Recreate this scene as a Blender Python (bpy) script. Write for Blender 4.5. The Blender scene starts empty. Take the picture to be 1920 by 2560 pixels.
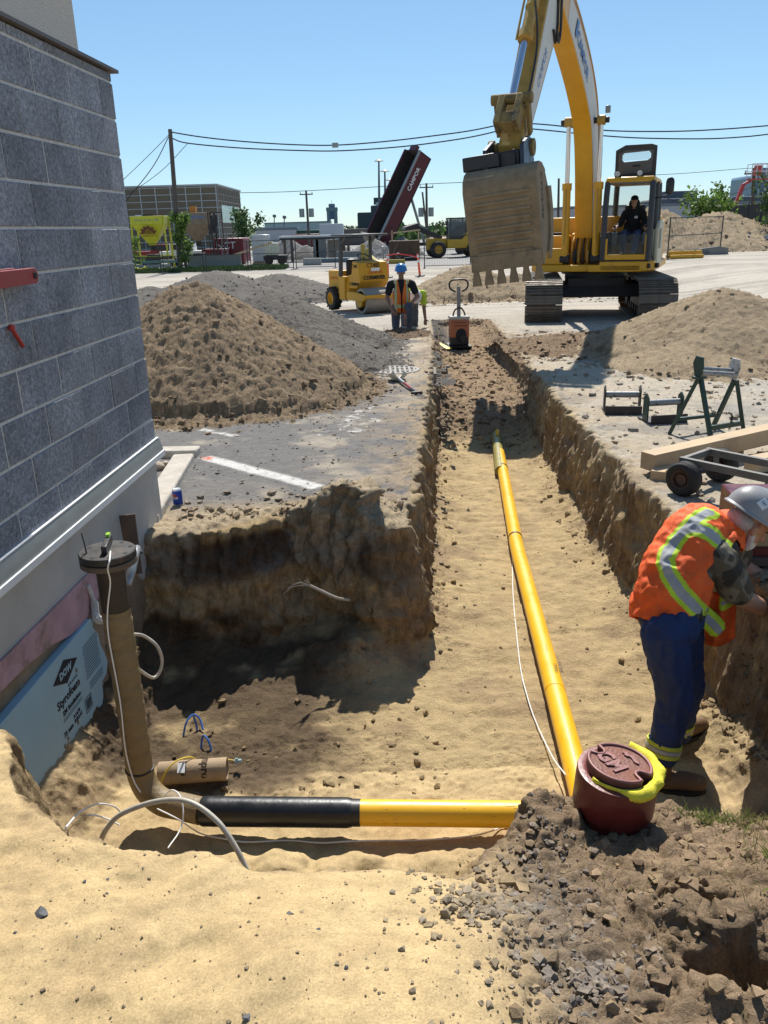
import bpy, bmesh, math, random
import numpy as np
from mathutils import Matrix, Vector, Quaternion

# ------------------------------------------------------------------ camera
SC = bpy.context.scene
COL = SC.collection
FPX = 2025.0
PITCH = math.radians(19.3)
ROLL = math.radians(1.6)
CAM = Vector((0, 0, 1.7))
_R = Vector((1, 0, 0))
_F = Vector((0, math.cos(PITCH), -math.sin(PITCH)))
_U = Vector((0, math.sin(PITCH), math.cos(PITCH)))
RX = _R * math.cos(ROLL) - _U * math.sin(ROLL)
UX = _U * math.cos(ROLL) + _R * math.sin(ROLL)
cd = bpy.data.cameras.new('camera')
cd.sensor_fit = 'HORIZONTAL'
cd.sensor_width = 36
cd.lens = 36 * FPX / 1920
cd.clip_start = 0.05
cd.clip_end = 6000
cam = bpy.data.objects.new('camera', cd)
COL.objects.link(cam)
m3 = Matrix((RX, UX, -_F)).transposed()
cam.matrix_world = Matrix.Translation(CAM) @ m3.to_4x4()
SC.camera = cam

# ------------------------------------------------------------------ sky and sun
SUN_EL = math.radians(49.5)
SUN_AZ = math.radians(4)            # from straight ahead (+Y) towards +X
wd = bpy.data.worlds.new('World')
SC.world = wd
wd.use_nodes = True
wn = wd.node_tree.nodes
wl = wd.node_tree.links
sky = wn.new('ShaderNodeTexSky')
sky.sky_type = 'NISHITA'
sky.sun_disc = False
sky.sun_elevation = SUN_EL
sky.sun_rotation = SUN_AZ
sky.altitude = 50
sky.air_density = 0.9
sky.dust_density = 0.0
sky.ozone_density = 8.0
tint = wn.new('ShaderNodeMix'); tint.data_type = 'RGBA'; tint.blend_type = 'MULTIPLY'; tint.inputs[0].default_value = 1
tint.inputs[7].default_value = (1.0, 1.10, 1.10, 1)      # cool white balance of the camera
soft = wn.new('ShaderNodeGamma'); soft.inputs[1].default_value = .72      # gamma on the sky colour narrows its zenith-to-horizon contrast
wl.new(sky.outputs[0], soft.inputs[0]); wl.new(soft.outputs[0], tint.inputs[6]); wl.new(tint.outputs[2], wn['Background'].inputs[0])
wn['Background'].inputs[1].default_value = 0.135
sl = bpy.data.lights.new('sun', 'SUN')
sl.energy = 5.0
sl.angle = math.radians(0.53)
sl.color = (1.0, 0.955, 0.88)
so = bpy.data.objects.new('sun', sl)
COL.objects.link(so)
sdir = Vector((math.sin(SUN_AZ) * math.cos(SUN_EL), math.cos(SUN_AZ) * math.cos(SUN_EL), math.sin(SUN_EL)))
so.rotation_euler = (-sdir).to_track_quat('-Z', 'Y').to_euler()
SC.view_settings.view_transform = 'Standard'
SC.view_settings.look = 'None'
SC.view_settings.gamma = 1
SC.view_settings.use_curve_mapping = False
SC.view_settings.exposure = 0.48
SC.cycles.max_bounces = 5
SC.cycles.transparent_max_bounces = 12

# ------------------------------------------------------------------ helpers
rng = np.random.default_rng(7)
random.seed(7)
PI = math.pi


def ss(a, b, x):
    t = np.clip((x - a) / (b - a), 0, 1)
    return t * t * (3 - 2 * t)


def zg(x, y):
    """grade height: the site falls gently away from the camera, level on the far right"""
    return np.maximum(-.85, -.022 * np.maximum(0, np.asarray(y, float) - 2)) * (1 - ss(7, 14, np.asarray(x, float)))


def ray(px, py):
    return RX * ((px - 960) / FPX) + UX * ((1280 - py) / FPX) + _F


def gnd(px, py):
    d = ray(px, py); lo = .5; hi = 600.
    for _ in range(50):
        m = (lo + hi) / 2; P = CAM + d * m
        if P.z > float(zg(P.x, P.y)): lo = m
        else: hi = m
    return CAM + d * lo


def atY(px, py, Y):
    d = ray(px, py)
    return CAM + d * (Y / d.y)


def atZ(px, py, z):
    d = ray(px, py)
    return CAM + d * ((z - CAM.z) / d.z)


_perm = np.random.default_rng(11).permutation(512).astype(np.int64)
_perm = np.concatenate([_perm, _perm])
_grad = np.random.default_rng(12).normal(size=(512, 3))
_grad /= np.linalg.norm(_grad, axis=1)[:, None]


def noise3(x, y, z):
    x = np.asarray(x, float); y = np.asarray(y, float) + 0 * x; z = np.asarray(z, float) + 0 * x
    xi = np.floor(x).astype(np.int64); yi = np.floor(y).astype(np.int64); zi = np.floor(z).astype(np.int64)
    xf = x - xi; yf = y - yi; zf = z - zi
    u = xf * xf * xf * (xf * (xf * 6 - 15) + 10); v = yf * yf * yf * (yf * (yf * 6 - 15) + 10); w = zf * zf * zf * (zf * (zf * 6 - 15) + 10)
    out = 0
    for dx in (0, 1):
        for dy in (0, 1):
            for dz in (0, 1):
                h = _perm[(_perm[(_perm[(xi + dx) & 511] + yi + dy) & 511] + zi + dz) & 511]
                g = _grad[h]
                dot = g[..., 0] * (xf - dx) + g[..., 1] * (yf - dy) + g[..., 2] * (zf - dz)
                out = out + dot * (u if dx else 1 - u) * (v if dy else 1 - v) * (w if dz else 1 - w)
    return out * 1.6


def fbm(x, y, z, o=4, lac=2.03, gain=.5):
    s = 0; a = 1; t = 0
    for i in range(o):
        s = s + a * noise3(x + 17.3 * i, y - 9.1 * i, z + 3.7 * i); t += a
        a *= gain; x = x * lac; y = y * lac; z = z * lac
    return s / t


# ---- materials
def newmat(name):
    m = bpy.data.materials.new(name); m.use_nodes = True
    nt = m.node_tree
    return m, nt, nt.nodes['Principled BSDF']


def rgb(c):
    return (c[0], c[1], c[2], 1)


def node(nt, t, **kw):
    n = nt.nodes.new(t)
    for k, v in kw.items():
        if k.startswith('i_'):
            n.inputs[k[2:].replace('_', ' ')].default_value = v
        else:
            setattr(n, k, v)
    return n


def mixc(nt, fac, a, b, blend='MIX'):
    n = nt.nodes.new('ShaderNodeMix'); n.data_type = 'RGBA'; n.blend_type = blend
    for s, v in ((0, fac), (6, a), (7, b)):
        if isinstance(v, (int, float)): n.inputs[s].default_value = v
        elif isinstance(v, tuple): n.inputs[s].default_value = v if len(v) == 4 else rgb(v)
        else: nt.links.new(v, n.inputs[s])
    return n.outputs[2]


def ramp(nt, src, stops):
    n = nt.nodes.new('ShaderNodeValToRGB')
    cr = n.color_ramp
    while len(cr.elements) > len(stops): cr.elements.remove(cr.elements[-1])
    while len(cr.elements) < len(stops): cr.elements.new(.5)
    for e, (p, c) in zip(cr.elements, stops):
        e.position = p
        e.color = (c, c, c, 1) if isinstance(c, (int, float)) else rgb(c)
    nt.links.new(src, n.inputs[0])
    return n.outputs[0]


_MC = {}


def M(name, col, rough=.6, metal=0., var=.18, scale=6., dirt=None, damt=.5, dscale=3., bump=0., bscale=80., spec=.5, coat=0., stretch=None):
    """procedural paint / metal / cloth / wood with tone variation, dirt patches and fine relief"""
    if name in _MC: return _MC[name]
    m, nt, b = newmat(name)
    tc = node(nt, 'ShaderNodeTexCoord'); src = tc.outputs['Object']
    if stretch:
        mp = node(nt, 'ShaderNodeMapping'); mp.inputs['Scale'].default_value = stretch
        nt.links.new(src, mp.inputs[0]); src = mp.outputs[0]
    n1 = node(nt, 'ShaderNodeTexNoise'); n1.inputs['Scale'].default_value = scale; n1.inputs['Detail'].default_value = 6; n1.inputs['Roughness'].default_value = .65
    nt.links.new(src, n1.inputs['Vector'])
    lo = tuple(c * (1 - var) for c in col); hi = tuple(min(1, c * (1 + var)) for c in col)
    base = ramp(nt, n1.outputs[0], [(.3, lo), (.7, hi)])
    ro = ramp(nt, n1.outputs[0], [(.3, max(0, rough - .1)), (.7, min(1, rough + .12))])
    if dirt:
        n2 = node(nt, 'ShaderNodeTexNoise'); n2.inputs['Scale'].default_value = dscale; n2.inputs['Detail'].default_value = 9; n2.inputs['Roughness'].default_value = .72
        nt.links.new(src, n2.inputs['Vector'])
        c0 = .72 - .42 * damt
        mask = ramp(nt, n2.outputs[0], [(c0, 0.), (min(1, c0 + .16), 1.)])
        base = mixc(nt, mask, base, dirt)
        ro2 = nt.nodes.new('ShaderNodeMix'); nt.links.new(mask, ro2.inputs[0]); nt.links.new(ro, ro2.inputs[2]); ro2.inputs[3].default_value = .9
        ro = ro2.outputs[0]
    nt.links.new(base, b.inputs['Base Color']); nt.links.new(ro, b.inputs['Roughness'])
    b.inputs['Metallic'].default_value = metal
    b.inputs['Specular IOR Level'].default_value = spec
    b.inputs['Coat Weight'].default_value = coat
    if bump:
        n3 = node(nt, 'ShaderNodeTexNoise'); n3.inputs['Scale'].default_value = bscale; n3.inputs['Detail'].default_value = 4
        nt.links.new(src, n3.inputs['Vector'])
        bp = node(nt, 'ShaderNodeBump'); bp.inputs['Strength'].default_value = bump; bp.inputs['Distance'].default_value = .01
        nt.links.new(n3.outputs[0], bp.inputs['Height']); nt.links.new(bp.outputs[0], b.inputs['Normal'])
    _MC[name] = m
    return m


def glass(name, col, alpha, rough=.05):
    if name in _MC: return _MC[name]
    m, nt, b = newmat(name)
    b.inputs['Base Color'].default_value = rgb(col); b.inputs['Roughness'].default_value = rough
    b.inputs['Alpha'].default_value = alpha
    _MC[name] = m
    return m


# ---- things
def tag(o, label=None, cat=None, group=None, kind=None):
    if label: o['label'] = label
    if cat: o['category'] = cat
    if group: o['group'] = group
    if kind: o['kind'] = kind
    return o


def thing(name, label, cat, loc=(0, 0, 0), rz=0., group=None, rot=None):
    o = bpy.data.objects.new(name, None); COL.objects.link(o)
    o.empty_display_size = .1
    o.location = loc
    o.rotation_euler = rot if rot else (0, 0, rz)
    return tag(o, label, cat, group)


def copy_tree(o, parent=None):
    c = o.copy(); COL.objects.link(c); c.parent = parent
    for ch in list(o.children): copy_tree(ch, c)
    return c


def basis(axis):
    w = Vector(axis).normalized()
    t = Vector((0, 0, 1)) if abs(w.z) < .92 else Vector((1, 0, 0))
    u = t.cross(w).normalized(); v = w.cross(u)
    return u, v, w


class MB:
    def __init__(s, xf=None):
        s.V = []; s.Fc = []; s.xf = xf

    def add(s, vs, fs, xf=None):
        n = len(s.V)
        for x in (xf, s.xf):
            if x is not None: vs = [x @ Vector(v) for v in vs]
        s.V.extend([tuple(v) for v in vs]); s.Fc.extend([tuple(i + n for i in f) for f in fs])
        return s

    def box(s, c, d, rot=None, taper=(1, 1)):
        hx, hy, hz = d[0] / 2, d[1] / 2, d[2] / 2
        vs = []
        for z, t in ((-hz, (1, 1)), (hz, taper)):
            vs += [Vector((x * t[0], y * t[1], z)) for x, y in ((-hx, -hy), (hx, -hy), (hx, hy), (-hx, hy))]
        if rot is not None:
            R = rot if isinstance(rot, Matrix) else Matrix.Rotation(rot, 3, 'Z')
            vs = [R @ v for v in vs]
        vs = [v + Vector(c) for v in vs]
        return s.add(vs, [(3, 2, 1, 0), (4, 5, 6, 7), (0, 1, 5, 4), (1, 2, 6, 5), (2, 3, 7, 6), (3, 0, 4, 7)])

    def bar(s, p0, p1, w, h, up=(0, 0, 1)):
        p0 = Vector(p0); p1 = Vector(p1); d = (p1 - p0).normalized()
        sd = d.cross(Vector(up))
        if sd.length < 1e-3: sd = d.cross(Vector((1, 0, 0)))
        sd.normalize(); u = sd.cross(d)
        vs = [p + sd * (a * w / 2) + u * (b * h / 2) for p in (p0, p1) for a, b in ((-1, -1), (1, -1), (1, 1), (-1, 1))]
        return s.add(vs, [(3, 2, 1, 0), (4, 5, 6, 7), (0, 1, 5, 4), (1, 2, 6, 5), (2, 3, 7, 6), (3, 0, 4, 7)])

    def cyl(s, p0, p1, r, r1=None, n=16, caps=True):
        r1 = r if r1 is None else r1
        p0 = Vector(p0); p1 = Vector(p1); u, v, w = basis(p1 - p0)
        vs = [p + u * (math.cos(2 * PI * k / n) * q) + v * (math.sin(2 * PI * k / n) * q) for p, q in ((p0, r), (p1, r1)) for k in range(n)]
        fs = [(k, (k + 1) % n, n + (k + 1) % n, n + k) for k in range(n)]
        if caps: fs += [tuple(range(n - 1, -1, -1)), tuple(range(n, 2 * n))]
        return s.add(vs, fs)

    def tube(s, pts, r, n=8, smooth=0, closed=False, caps=True):
        P = [Vector(p) for p in pts]
        if smooth: P = spline(P, smooth, closed)
        N = len(P); vs = []
        rr = r if isinstance(r, (list, tuple)) else None
        prev = None
        for i in range(N):
            if closed: t = P[(i + 1) % N] - P[i - 1]
            else: t = P[min(i + 1, N - 1)] - P[max(i - 1, 0)]
            t.normalize()
            if prev is None: u, v, w = basis(t)
            else:
                u = prev - t * prev.dot(t)
                u.normalize(); v = t.cross(u)
            prev = u
            q = (rr[min(len(rr) - 1, int(i * len(rr) / N))] if rr else r)
            vs += [P[i] + u * (math.cos(2 * PI * k / n) * q) + v * (math.sin(2 * PI * k / n) * q) for k in range(n)]
        fs = []
        for i in range(N if closed else N - 1):
            j = (i + 1) % N
            fs += [(i * n + k, i * n + (k + 1) % n, j * n + (k + 1) % n, j * n + k) for k in range(n)]
        if not closed and caps: fs += [tuple(range(n - 1, -1, -1)), tuple(range((N - 1) * n, N * n))]
        return s.add(vs, fs)

    def lathe(s, prof, n=24, c=(0, 0, 0), axis=(0, 0, 1)):
        u, v, w = basis(axis) if tuple(axis) != (0, 0, 1) else (Vector((1, 0, 0)), Vector((0, 1, 0)), Vector((0, 0, 1)))
        c = Vector(c); vs = []
        for r, z in prof:
            vs += [c + u * (math.cos(2 * PI * k / n) * r) + v * (math.sin(2 * PI * k / n) * r) + w * z for k in range(n)]
        fs = []
        for i in range(len(prof) - 1):
            fs += [(i * n + k, i * n + (k + 1) % n, (i + 1) * n + (k + 1) % n, (i + 1) * n + k) for k in range(n)]
        return s.add(vs, fs)

    def ell(s, c, rad, n=14, m=9, rot=None):
        prof = []
        vs = []
        for j in range(m + 1):
            a = -PI / 2 + PI * j / m
            for k in range(n):
                v = Vector((math.cos(a) * math.cos(2 * PI * k / n) * rad[0], math.cos(a) * math.sin(2 * PI * k / n) * rad[1], math.sin(a) * rad[2]))
                if rot is not None: v = rot @ v
                vs.append(v + Vector(c))
        fs = [(j * n + k, j * n + (k + 1) % n, (j + 1) * n + (k + 1) % n, (j + 1) * n + k) for j in range(m) for k in range(n)]
        return s.add(vs, fs)

    def cap(s, p0, p1, r0, r1, n=12, flat=1.0, side=None):
        """tapered capsule (round cone); flat squeezes it across `side`"""
        p0 = Vector(p0); p1 = Vector(p1); u, v, w = basis(p1 - p0)
        if side is not None:
            u = Vector(side) - w * Vector(side).dot(w); u.normalize(); v = w.cross(u)
        L = (p1 - p0).length; rows = []
        for a in (-1.0, -.75, -.45, 0): rows.append((p0 + w * (math.sin(a * PI / 2) * r0), math.cos(a * PI / 2) * r0))
        for a in (0, .45, .75, 1.0): rows.append((p1 + w * (math.sin(a * PI / 2) * r1), math.cos(a * PI / 2) * r1))
        vs = [p + u * (math.cos(2 * PI * k / n) * max(q, 1e-4)) + v * (math.sin(2 * PI * k / n) * max(q, 1e-4) * flat) for p, q in rows for k in range(n)]
        fs = [(j * n + k, j * n + (k + 1) % n, (j + 1) * n + (k + 1) % n, (j + 1) * n + k) for j in range(len(rows) - 1) for k in range(n)]
        fs += [tuple(range(n - 1, -1, -1)), tuple(range((len(rows) - 1) * n, len(rows) * n))]
        return s.add(vs, fs)

    def torus(s, c, R, r, axis=(0, 0, 1), n=28, k=8):
        u, v, w = basis(axis); c = Vector(c)
        return s.tube([c + u * (math.cos(2 * PI * i / n) * R) + v * (math.sin(2 * PI * i / n) * R) for i in range(n)], r, n=k, closed=True)

    def prism(s, poly, d0, d1, o=(0, 0, 0), a=(1, 0, 0), b=(0, 0, 1)):
        """extrude a 2-D outline (a,b axes) along a x b from d0 to d1"""
        o = Vector(o); a = Vector(a); b = Vector(b); c = a.cross(b)
        n = len(poly)
        vs = [o + a * p[0] + b * p[1] + c * d for d in (d0, d1) for p in poly]
        fs = [tuple(range(n - 1, -1, -1)), tuple(range(n, 2 * n))] + [(k, (k + 1) % n, n + (k + 1) % n, n + k) for k in range(n)]
        return s.add(vs, fs)

    def mesh(s, name='m'):
        me = bpy.data.meshes.new(name); me.from_pydata([tuple(v) for v in s.V], [], s.Fc); me.update()
        bm = bmesh.new(); bm.from_mesh(me); bmesh.ops.recalc_face_normals(bm, faces=bm.faces); bm.to_mesh(me); bm.free()
        return me

    def build(s, name, mat, parent=None, bevel=0., angle=35, seg=2):
        me = s.mesh(name)
        return link(name, me, mat, parent, bevel, angle, seg)


def link(name, me, mat, parent=None, bevel=0., angle=35, seg=2):
    o = bpy.data.objects.new(name, me); COL.objects.link(o)
    if mat: me.materials.append(mat)
    if angle is not None:
        me.polygons.foreach_set('use_smooth', [True] * len(me.polygons))
        me.set_sharp_from_angle(angle=math.radians(angle))
    if bevel:
        b = o.modifiers.new('bevel', 'BEVEL'); b.width = bevel; b.segments = seg; b.limit_method = 'ANGLE'; b.angle_limit = math.radians(32)
        b.harden_normals = False
    o.parent = parent
    return o


def spline(P, k, closed=False):
    P = [Vector(p) for p in P]; N = len(P); out = []
    for i in range(N if closed else N - 1):
        p0 = P[(i - 1) % N] if closed or i > 0 else P[0] * 2 - P[1]
        p1 = P[i]; p2 = P[(i + 1) % N]
        p3 = P[(i + 2) % N] if closed or i + 2 < N else P[-1] * 2 - P[-2]
        for j in range(k):
            t = j / k
            out.append(.5 * ((2 * p1) + (p2 - p0) * t + (2 * p0 - 5 * p1 + 4 * p2 - p3) * t * t + (3 * p1 - p0 - 3 * p2 + p3) * t ** 3))
    if not closed: out.append(P[-1])
    return out


TMP = bpy.data.scenes.new('workbench')


def evaluated(me, mods):
    o = bpy.data.objects.new('tmp', me); TMP.collection.objects.link(o)
    for t, kw in mods:
        m = o.modifiers.new(t, t)
        for k, v in kw.items(): setattr(m, k, v)
    TMP.view_layers[0].update(); dg = TMP.view_layers[0].depsgraph
    r = bpy.data.meshes.new_from_object(o.evaluated_get(dg))
    bpy.data.objects.remove(o); bpy.data.meshes.remove(me)
    return r


def blob(mb, voxel=.01, smooth=4, wr=0., wscale=14., fac=.5):
    """one continuous skin over overlapping shapes, with folds"""
    me = evaluated(mb.mesh(), [('REMESH', dict(mode='VOXEL', voxel_size=voxel, use_smooth_shade=True)), ('SMOOTH', dict(factor=fac, iterations=smooth))])
    if wr:
        co = vco(me); nr = vno(me)
        d = fbm(co[:, 0] * wscale, co[:, 1] * wscale, co[:, 2] * wscale * .8, 3)
        d = -np.abs(d) * 2 + .5
        co += nr * (d * wr)[:, None]
        setco(me, co)
    return me


def vco(me):
    a = np.empty(len(me.vertices) * 3); me.vertices.foreach_get('co', a); return a.reshape(-1, 3)


def vno(me):
    a = np.empty(len(me.vertices) * 3); me.vertices.foreach_get('normal', a); return a.reshape(-1, 3)


def setco(me, co):
    me.vertices.foreach_set('co', co.ravel()); me.update()


def text(s, size, mat, parent, xf, name='lettering', ext=.001, align='CENTER', sx=1., bold=0., shear=0.):
    """flat raised lettering; xf places it (x along the line, y up, z out of the face)"""
    cu = bpy.data.curves.new('t', 'FONT'); cu.body = s; cu.size = size; cu.extrude = ext; cu.align_x = align; cu.align_y = 'CENTER'
    cu.resolution_u = 2; cu.offset = bold; cu.shear = shear
    o = bpy.data.objects.new('t', cu); TMP.collection.objects.link(o)
    TMP.view_layers[0].update(); dg = TMP.view_layers[0].depsgraph
    me = bpy.data.meshes.new_from_object(o.evaluated_get(dg))
    bpy.data.objects.remove(o); bpy.data.curves.remove(cu)
    me.transform(xf @ Matrix.Diagonal((sx, 1, 1, 1)))
    return link(name, me, mat, parent, angle=None)


def frame(o, x, y, z=None):
    """4x4 with given origin, x axis and y axis"""
    x = Vector(x).normalized(); y = Vector(y); y = (y - x * y.dot(x)).normalized(); z = x.cross(y)
    return Matrix.Translation(o) @ Matrix((x, y, z)).transposed().to_4x4()


ICO = None


def rock_mesh(seed, sub=1, flat=.75):
    bm = bmesh.new(); r = np.random.default_rng(seed)
    if sub == 0:
        bmesh.ops.create_cube(bm, size=1.5); bmesh.ops.triangulate(bm, faces=bm.faces)
    else: bmesh.ops.create_icosphere(bm, subdivisions=sub, radius=1)
    sc = np.array([1, .7 + .5 * r.random(), flat * (.7 + .5 * r.random())])
    for v in bm.verts:
        k = .52 + .75 * r.random()
        v.co = Vector((np.array(v.co) * k + (r.random(3) - .5) * (.7 if sub == 0 else .45 if sub == 1 else 0)) * sc)
    me = bpy.data.meshes.new('rock'); bm.to_mesh(me); bm.free()
    return me


_RK = None


def scatter(name, pts, sizes, mat, parent=None, colors=None, sink=.3, flat=.75):
    """many loose stones or clods as one real mesh"""
    global _RK
    if _RK is None:
        _RK = []
        for s_ in range(12):
            me = rock_mesh(s_, 0 if s_ % 3 == 0 else 1); v = vco(me); f = np.array([p.vertices[:] for p in me.polygons]); _RK.append((v, f)); bpy.data.meshes.remove(me)
    pts = np.asarray(pts, float); sizes = np.asarray(sizes, float); N = len(pts)
    r = np.random.default_rng(len(pts)); kind = r.integers(0, 12, N)
    VV = []; FF = []; off = 0; CC = []
    for k in range(12):
        idx = np.where(kind == k)[0]
        if not len(idx): continue
        v, f = _RK[k]
        a = r.random(len(idx)) * 2 * PI; ca, sa = np.cos(a), np.sin(a)
        vv = v[None] * sizes[idx][:, None, None]
        x = vv[..., 0] * ca[:, None] - vv[..., 1] * sa[:, None]; y = vv[..., 0] * sa[:, None] + vv[..., 1] * ca[:, None]
        w = np.stack([x, y, vv[..., 2]], -1) + pts[idx][:, None, :]
        w[..., 2] += (sizes[idx] * (.5 - sink))[:, None]
        VV.append(w.reshape(-1, 3)); nv = len(v)
        FF.append((f[None] + (off + np.arange(len(idx)) * nv)[:, None, None]).reshape(-1, 3)); off += nv * len(idx)
        if colors is not None: CC.append(np.repeat(np.asarray(colors)[idx], nv, axis=0))
    V = np.concatenate(VV); Fa = np.concatenate(FF)
    me = bpy.data.meshes.new(name)
    me.vertices.add(len(V)); me.vertices.foreach_set('co', V.ravel())
    me.loops.add(Fa.size); me.loops.foreach_set('vertex_index', Fa.ravel().astype(np.int32))
    me.polygons.add(len(Fa)); me.polygons.foreach_set('loop_start', np.arange(0, Fa.size, 3, dtype=np.int32))
    me.update(calc_edges=True)
    me.polygons.foreach_set('use_smooth', np.zeros(len(Fa), bool))
    if colors is not None: setcol(me, np.concatenate(CC))
    o = link(name, me, mat, parent, angle=None)
    o['kind'] = 'stuff'
    return o


def setcol(me, c, a=None):
    at = me.color_attributes.new('soil', 'FLOAT_COLOR', 'POINT')
    d = np.ones((len(c), 4), np.float32); d[:, :3] = c
    if a is not None: d[:, 3] = a
    at.data.foreach_set('color', d.ravel())


def soilmat(name, bump=.5, grain=140., fine=.3):
    """earth: colour of each kind of soil from the mesh, grain and fine relief from noise"""
    m, nt, b = newmat(name)
    at = node(nt, 'ShaderNodeAttribute'); at.attribute_name = 'soil'
    tc = node(nt, 'ShaderNodeTexCoord')
    n1 = node(nt, 'ShaderNodeTexNoise'); n1.inputs['Scale'].default_value = grain; n1.inputs['Detail'].default_value = 3; n1.inputs['Roughness'].default_value = .8
    n2 = node(nt, 'ShaderNodeTexNoise'); n2.inputs['Scale'].default_value = 9; n2.inputs['Detail'].default_value = 8; n2.inputs['Roughness'].default_value = .7
    n3 = node(nt, 'ShaderNodeTexNoise'); n3.inputs['Scale'].default_value = 42; n3.inputs['Detail'].default_value = 6; n3.inputs['Roughness'].default_value = .65
    for n in (n1, n2, n3): nt.links.new(tc.outputs['Object'], n.inputs['Vector'])
    g1 = ramp(nt, n1.outputs[0], [(.28, 1 - fine), (.72, 1 + fine)])
    g2 = ramp(nt, n2.outputs[0], [(.3, .8), (.7, 1.16)])
    c = mixc(nt, 1., at.outputs['Color'], g1, 'MULTIPLY')
    c = mixc(nt, 1., c, g2, 'MULTIPLY')
    nt.links.new(c, b.inputs['Base Color'])
    b.inputs['Roughness'].default_value = .95
    b.inputs['Specular IOR Level'].default_value = .15
    ad = node(nt, 'ShaderNodeMath', operation='MULTIPLY_ADD'); ad.inputs[1].default_value = .35
    nt.links.new(n1.outputs[0], ad.inputs[0]); nt.links.new(n3.outputs[0], ad.inputs[2])
    n4 = node(nt, 'ShaderNodeTexNoise'); n4.inputs['Scale'].default_value = 16; n4.inputs['Detail'].default_value = 9; n4.inputs['Roughness'].default_value = .78
    nt.links.new(tc.outputs['Object'], n4.inputs['Vector'])
    # upright scrape marks where the ground is cut steeply
    ge = node(nt, 'ShaderNodeNewGeometry'); sx = node(nt, 'ShaderNodeSeparateXYZ'); nt.links.new(ge.outputs['True Normal'], sx.inputs[0])
    ab = node(nt, 'ShaderNodeMath', operation='ABSOLUTE'); nt.links.new(sx.outputs[2], ab.inputs[0])
    stp = ramp(nt, ab.outputs[0], [(.35, 1.), (.75, 0.)])
    mp5 = node(nt, 'ShaderNodeMapping'); mp5.inputs['Scale'].default_value = (22, 22, 8); nt.links.new(tc.outputs['Object'], mp5.inputs[0])
    n5 = node(nt, 'ShaderNodeTexNoise'); n5.inputs['Scale'].default_value = 1; n5.inputs['Detail'].default_value = 8; n5.inputs['Roughness'].default_value = .72; n5.inputs['Distortion'].default_value = .6; nt.links.new(mp5.outputs[0], n5.inputs['Vector'])
    k5 = node(nt, 'ShaderNodeMath', operation='MULTIPLY'); nt.links.new(n5.outputs[0], k5.inputs[0]); nt.links.new(stp, k5.inputs[1])
    k6 = node(nt, 'ShaderNodeMath', operation='MULTIPLY_ADD'); k6.inputs[1].default_value = 3.6; nt.links.new(k5.outputs[0], k6.inputs[0]); nt.links.new(ad.outputs[0], k6.inputs[2]); ad = k6
    g5 = ramp(nt, n5.outputs[0], [(.36, .62), (.62, 1.25)])
    c = mixc(nt, stp, c, mixc(nt, 1., c, g5, 'MULTIPLY')); nt.links.new(c, b.inputs['Base Color'])
    ad2 = node(nt, 'ShaderNodeMath', operation='MULTIPLY_ADD'); ad2.inputs[1].default_value = 1.8; nt.links.new(n4.outputs[0], ad2.inputs[0]); nt.links.new(ad.outputs[0], ad2.inputs[2]); ad = ad2
    bp = node(nt, 'ShaderNodeBump'); bp.inputs['Strength'].default_value = bump; bp.inputs['Distance'].default_value = .016
    ms = node(nt, 'ShaderNodeMath', operation='MULTIPLY'); ms.inputs[1].default_value = bump; nt.links.new(at.outputs['Alpha'], ms.inputs[0]); nt.links.new(ms.outputs[0], bp.inputs['Strength'])
    nt.links.new(ad.outputs[0], bp.inputs['Height']); nt.links.new(bp.outputs[0], b.inputs['Normal'])
    return m

# ------------------------------------------------------------------ ground
SAND = np.array([.455, .34, .18]); SANDB = np.array([.37, .268, .145]); DARK = np.array([.085, .058, .040]); BROWN = np.array([.20, .140, .088])
ASPH = np.array([.175, .168, .16]); DUST = np.array([.43, .375, .295]); CONC = np.array([.41, .37, .31]); GRAVEL = np.array([.25, .24, .225]); TOPS = np.array([.255, .18, .112])
EX = [(-1.75, -1), (-1.75, 4.62), (-1.2, 4.70), (-.75, 4.98), (-.3, 4.86), (.02, 4.70), (.14, 4.76), (.2, 5.52), (.6, 10.24), (1.11, 17.0), (1.22, 19.55), (2.0, 19.75),
      (2.62, 19.4), (2.06, 9.99), (1.89, 6.75), (1.85, 4.66), (1.90, 3.2), (2.05, 2.2), (2.05, -1)]


def polydist(x, y, poly):
    """signed distance, positive inside"""
    d = np.full(x.shape, 1e9); ins = np.zeros(x.shape, bool); n = len(poly)
    for i in range(n):
        ax, ay = poly[i]; bx, by = poly[(i + 1) % n]
        ex, ey = bx - ax, by - ay
        t = np.clip(((x - ax) * ex + (y - ay) * ey) / (ex * ex + ey * ey), 0, 1)
        d = np.minimum(d, (x - ax - t * ex) ** 2 + (y - ay - t * ey) ** 2)
        c = ((ay > y) != (by > y)) & (x < (bx - ax) * (y - ay) / (by - ay + 1e-12) + ax)
        ins ^= c
    d = np.sqrt(d)
    return np.where(ins, d, -d)


CAV1 = atZ(1765, 2235, -.12); CAV2 = atZ(1885, 2400, -.08)


def floor_z(x, y):
    z = -.87 - .012 * (y - 3)
    fill = ss(9.9, 11.4, y + .25 * fbm(x * 2, y * 2, 0 * x, 2)) * (.34 + .02 * np.maximum(0, y - 11.4))
    return z + fill


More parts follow.
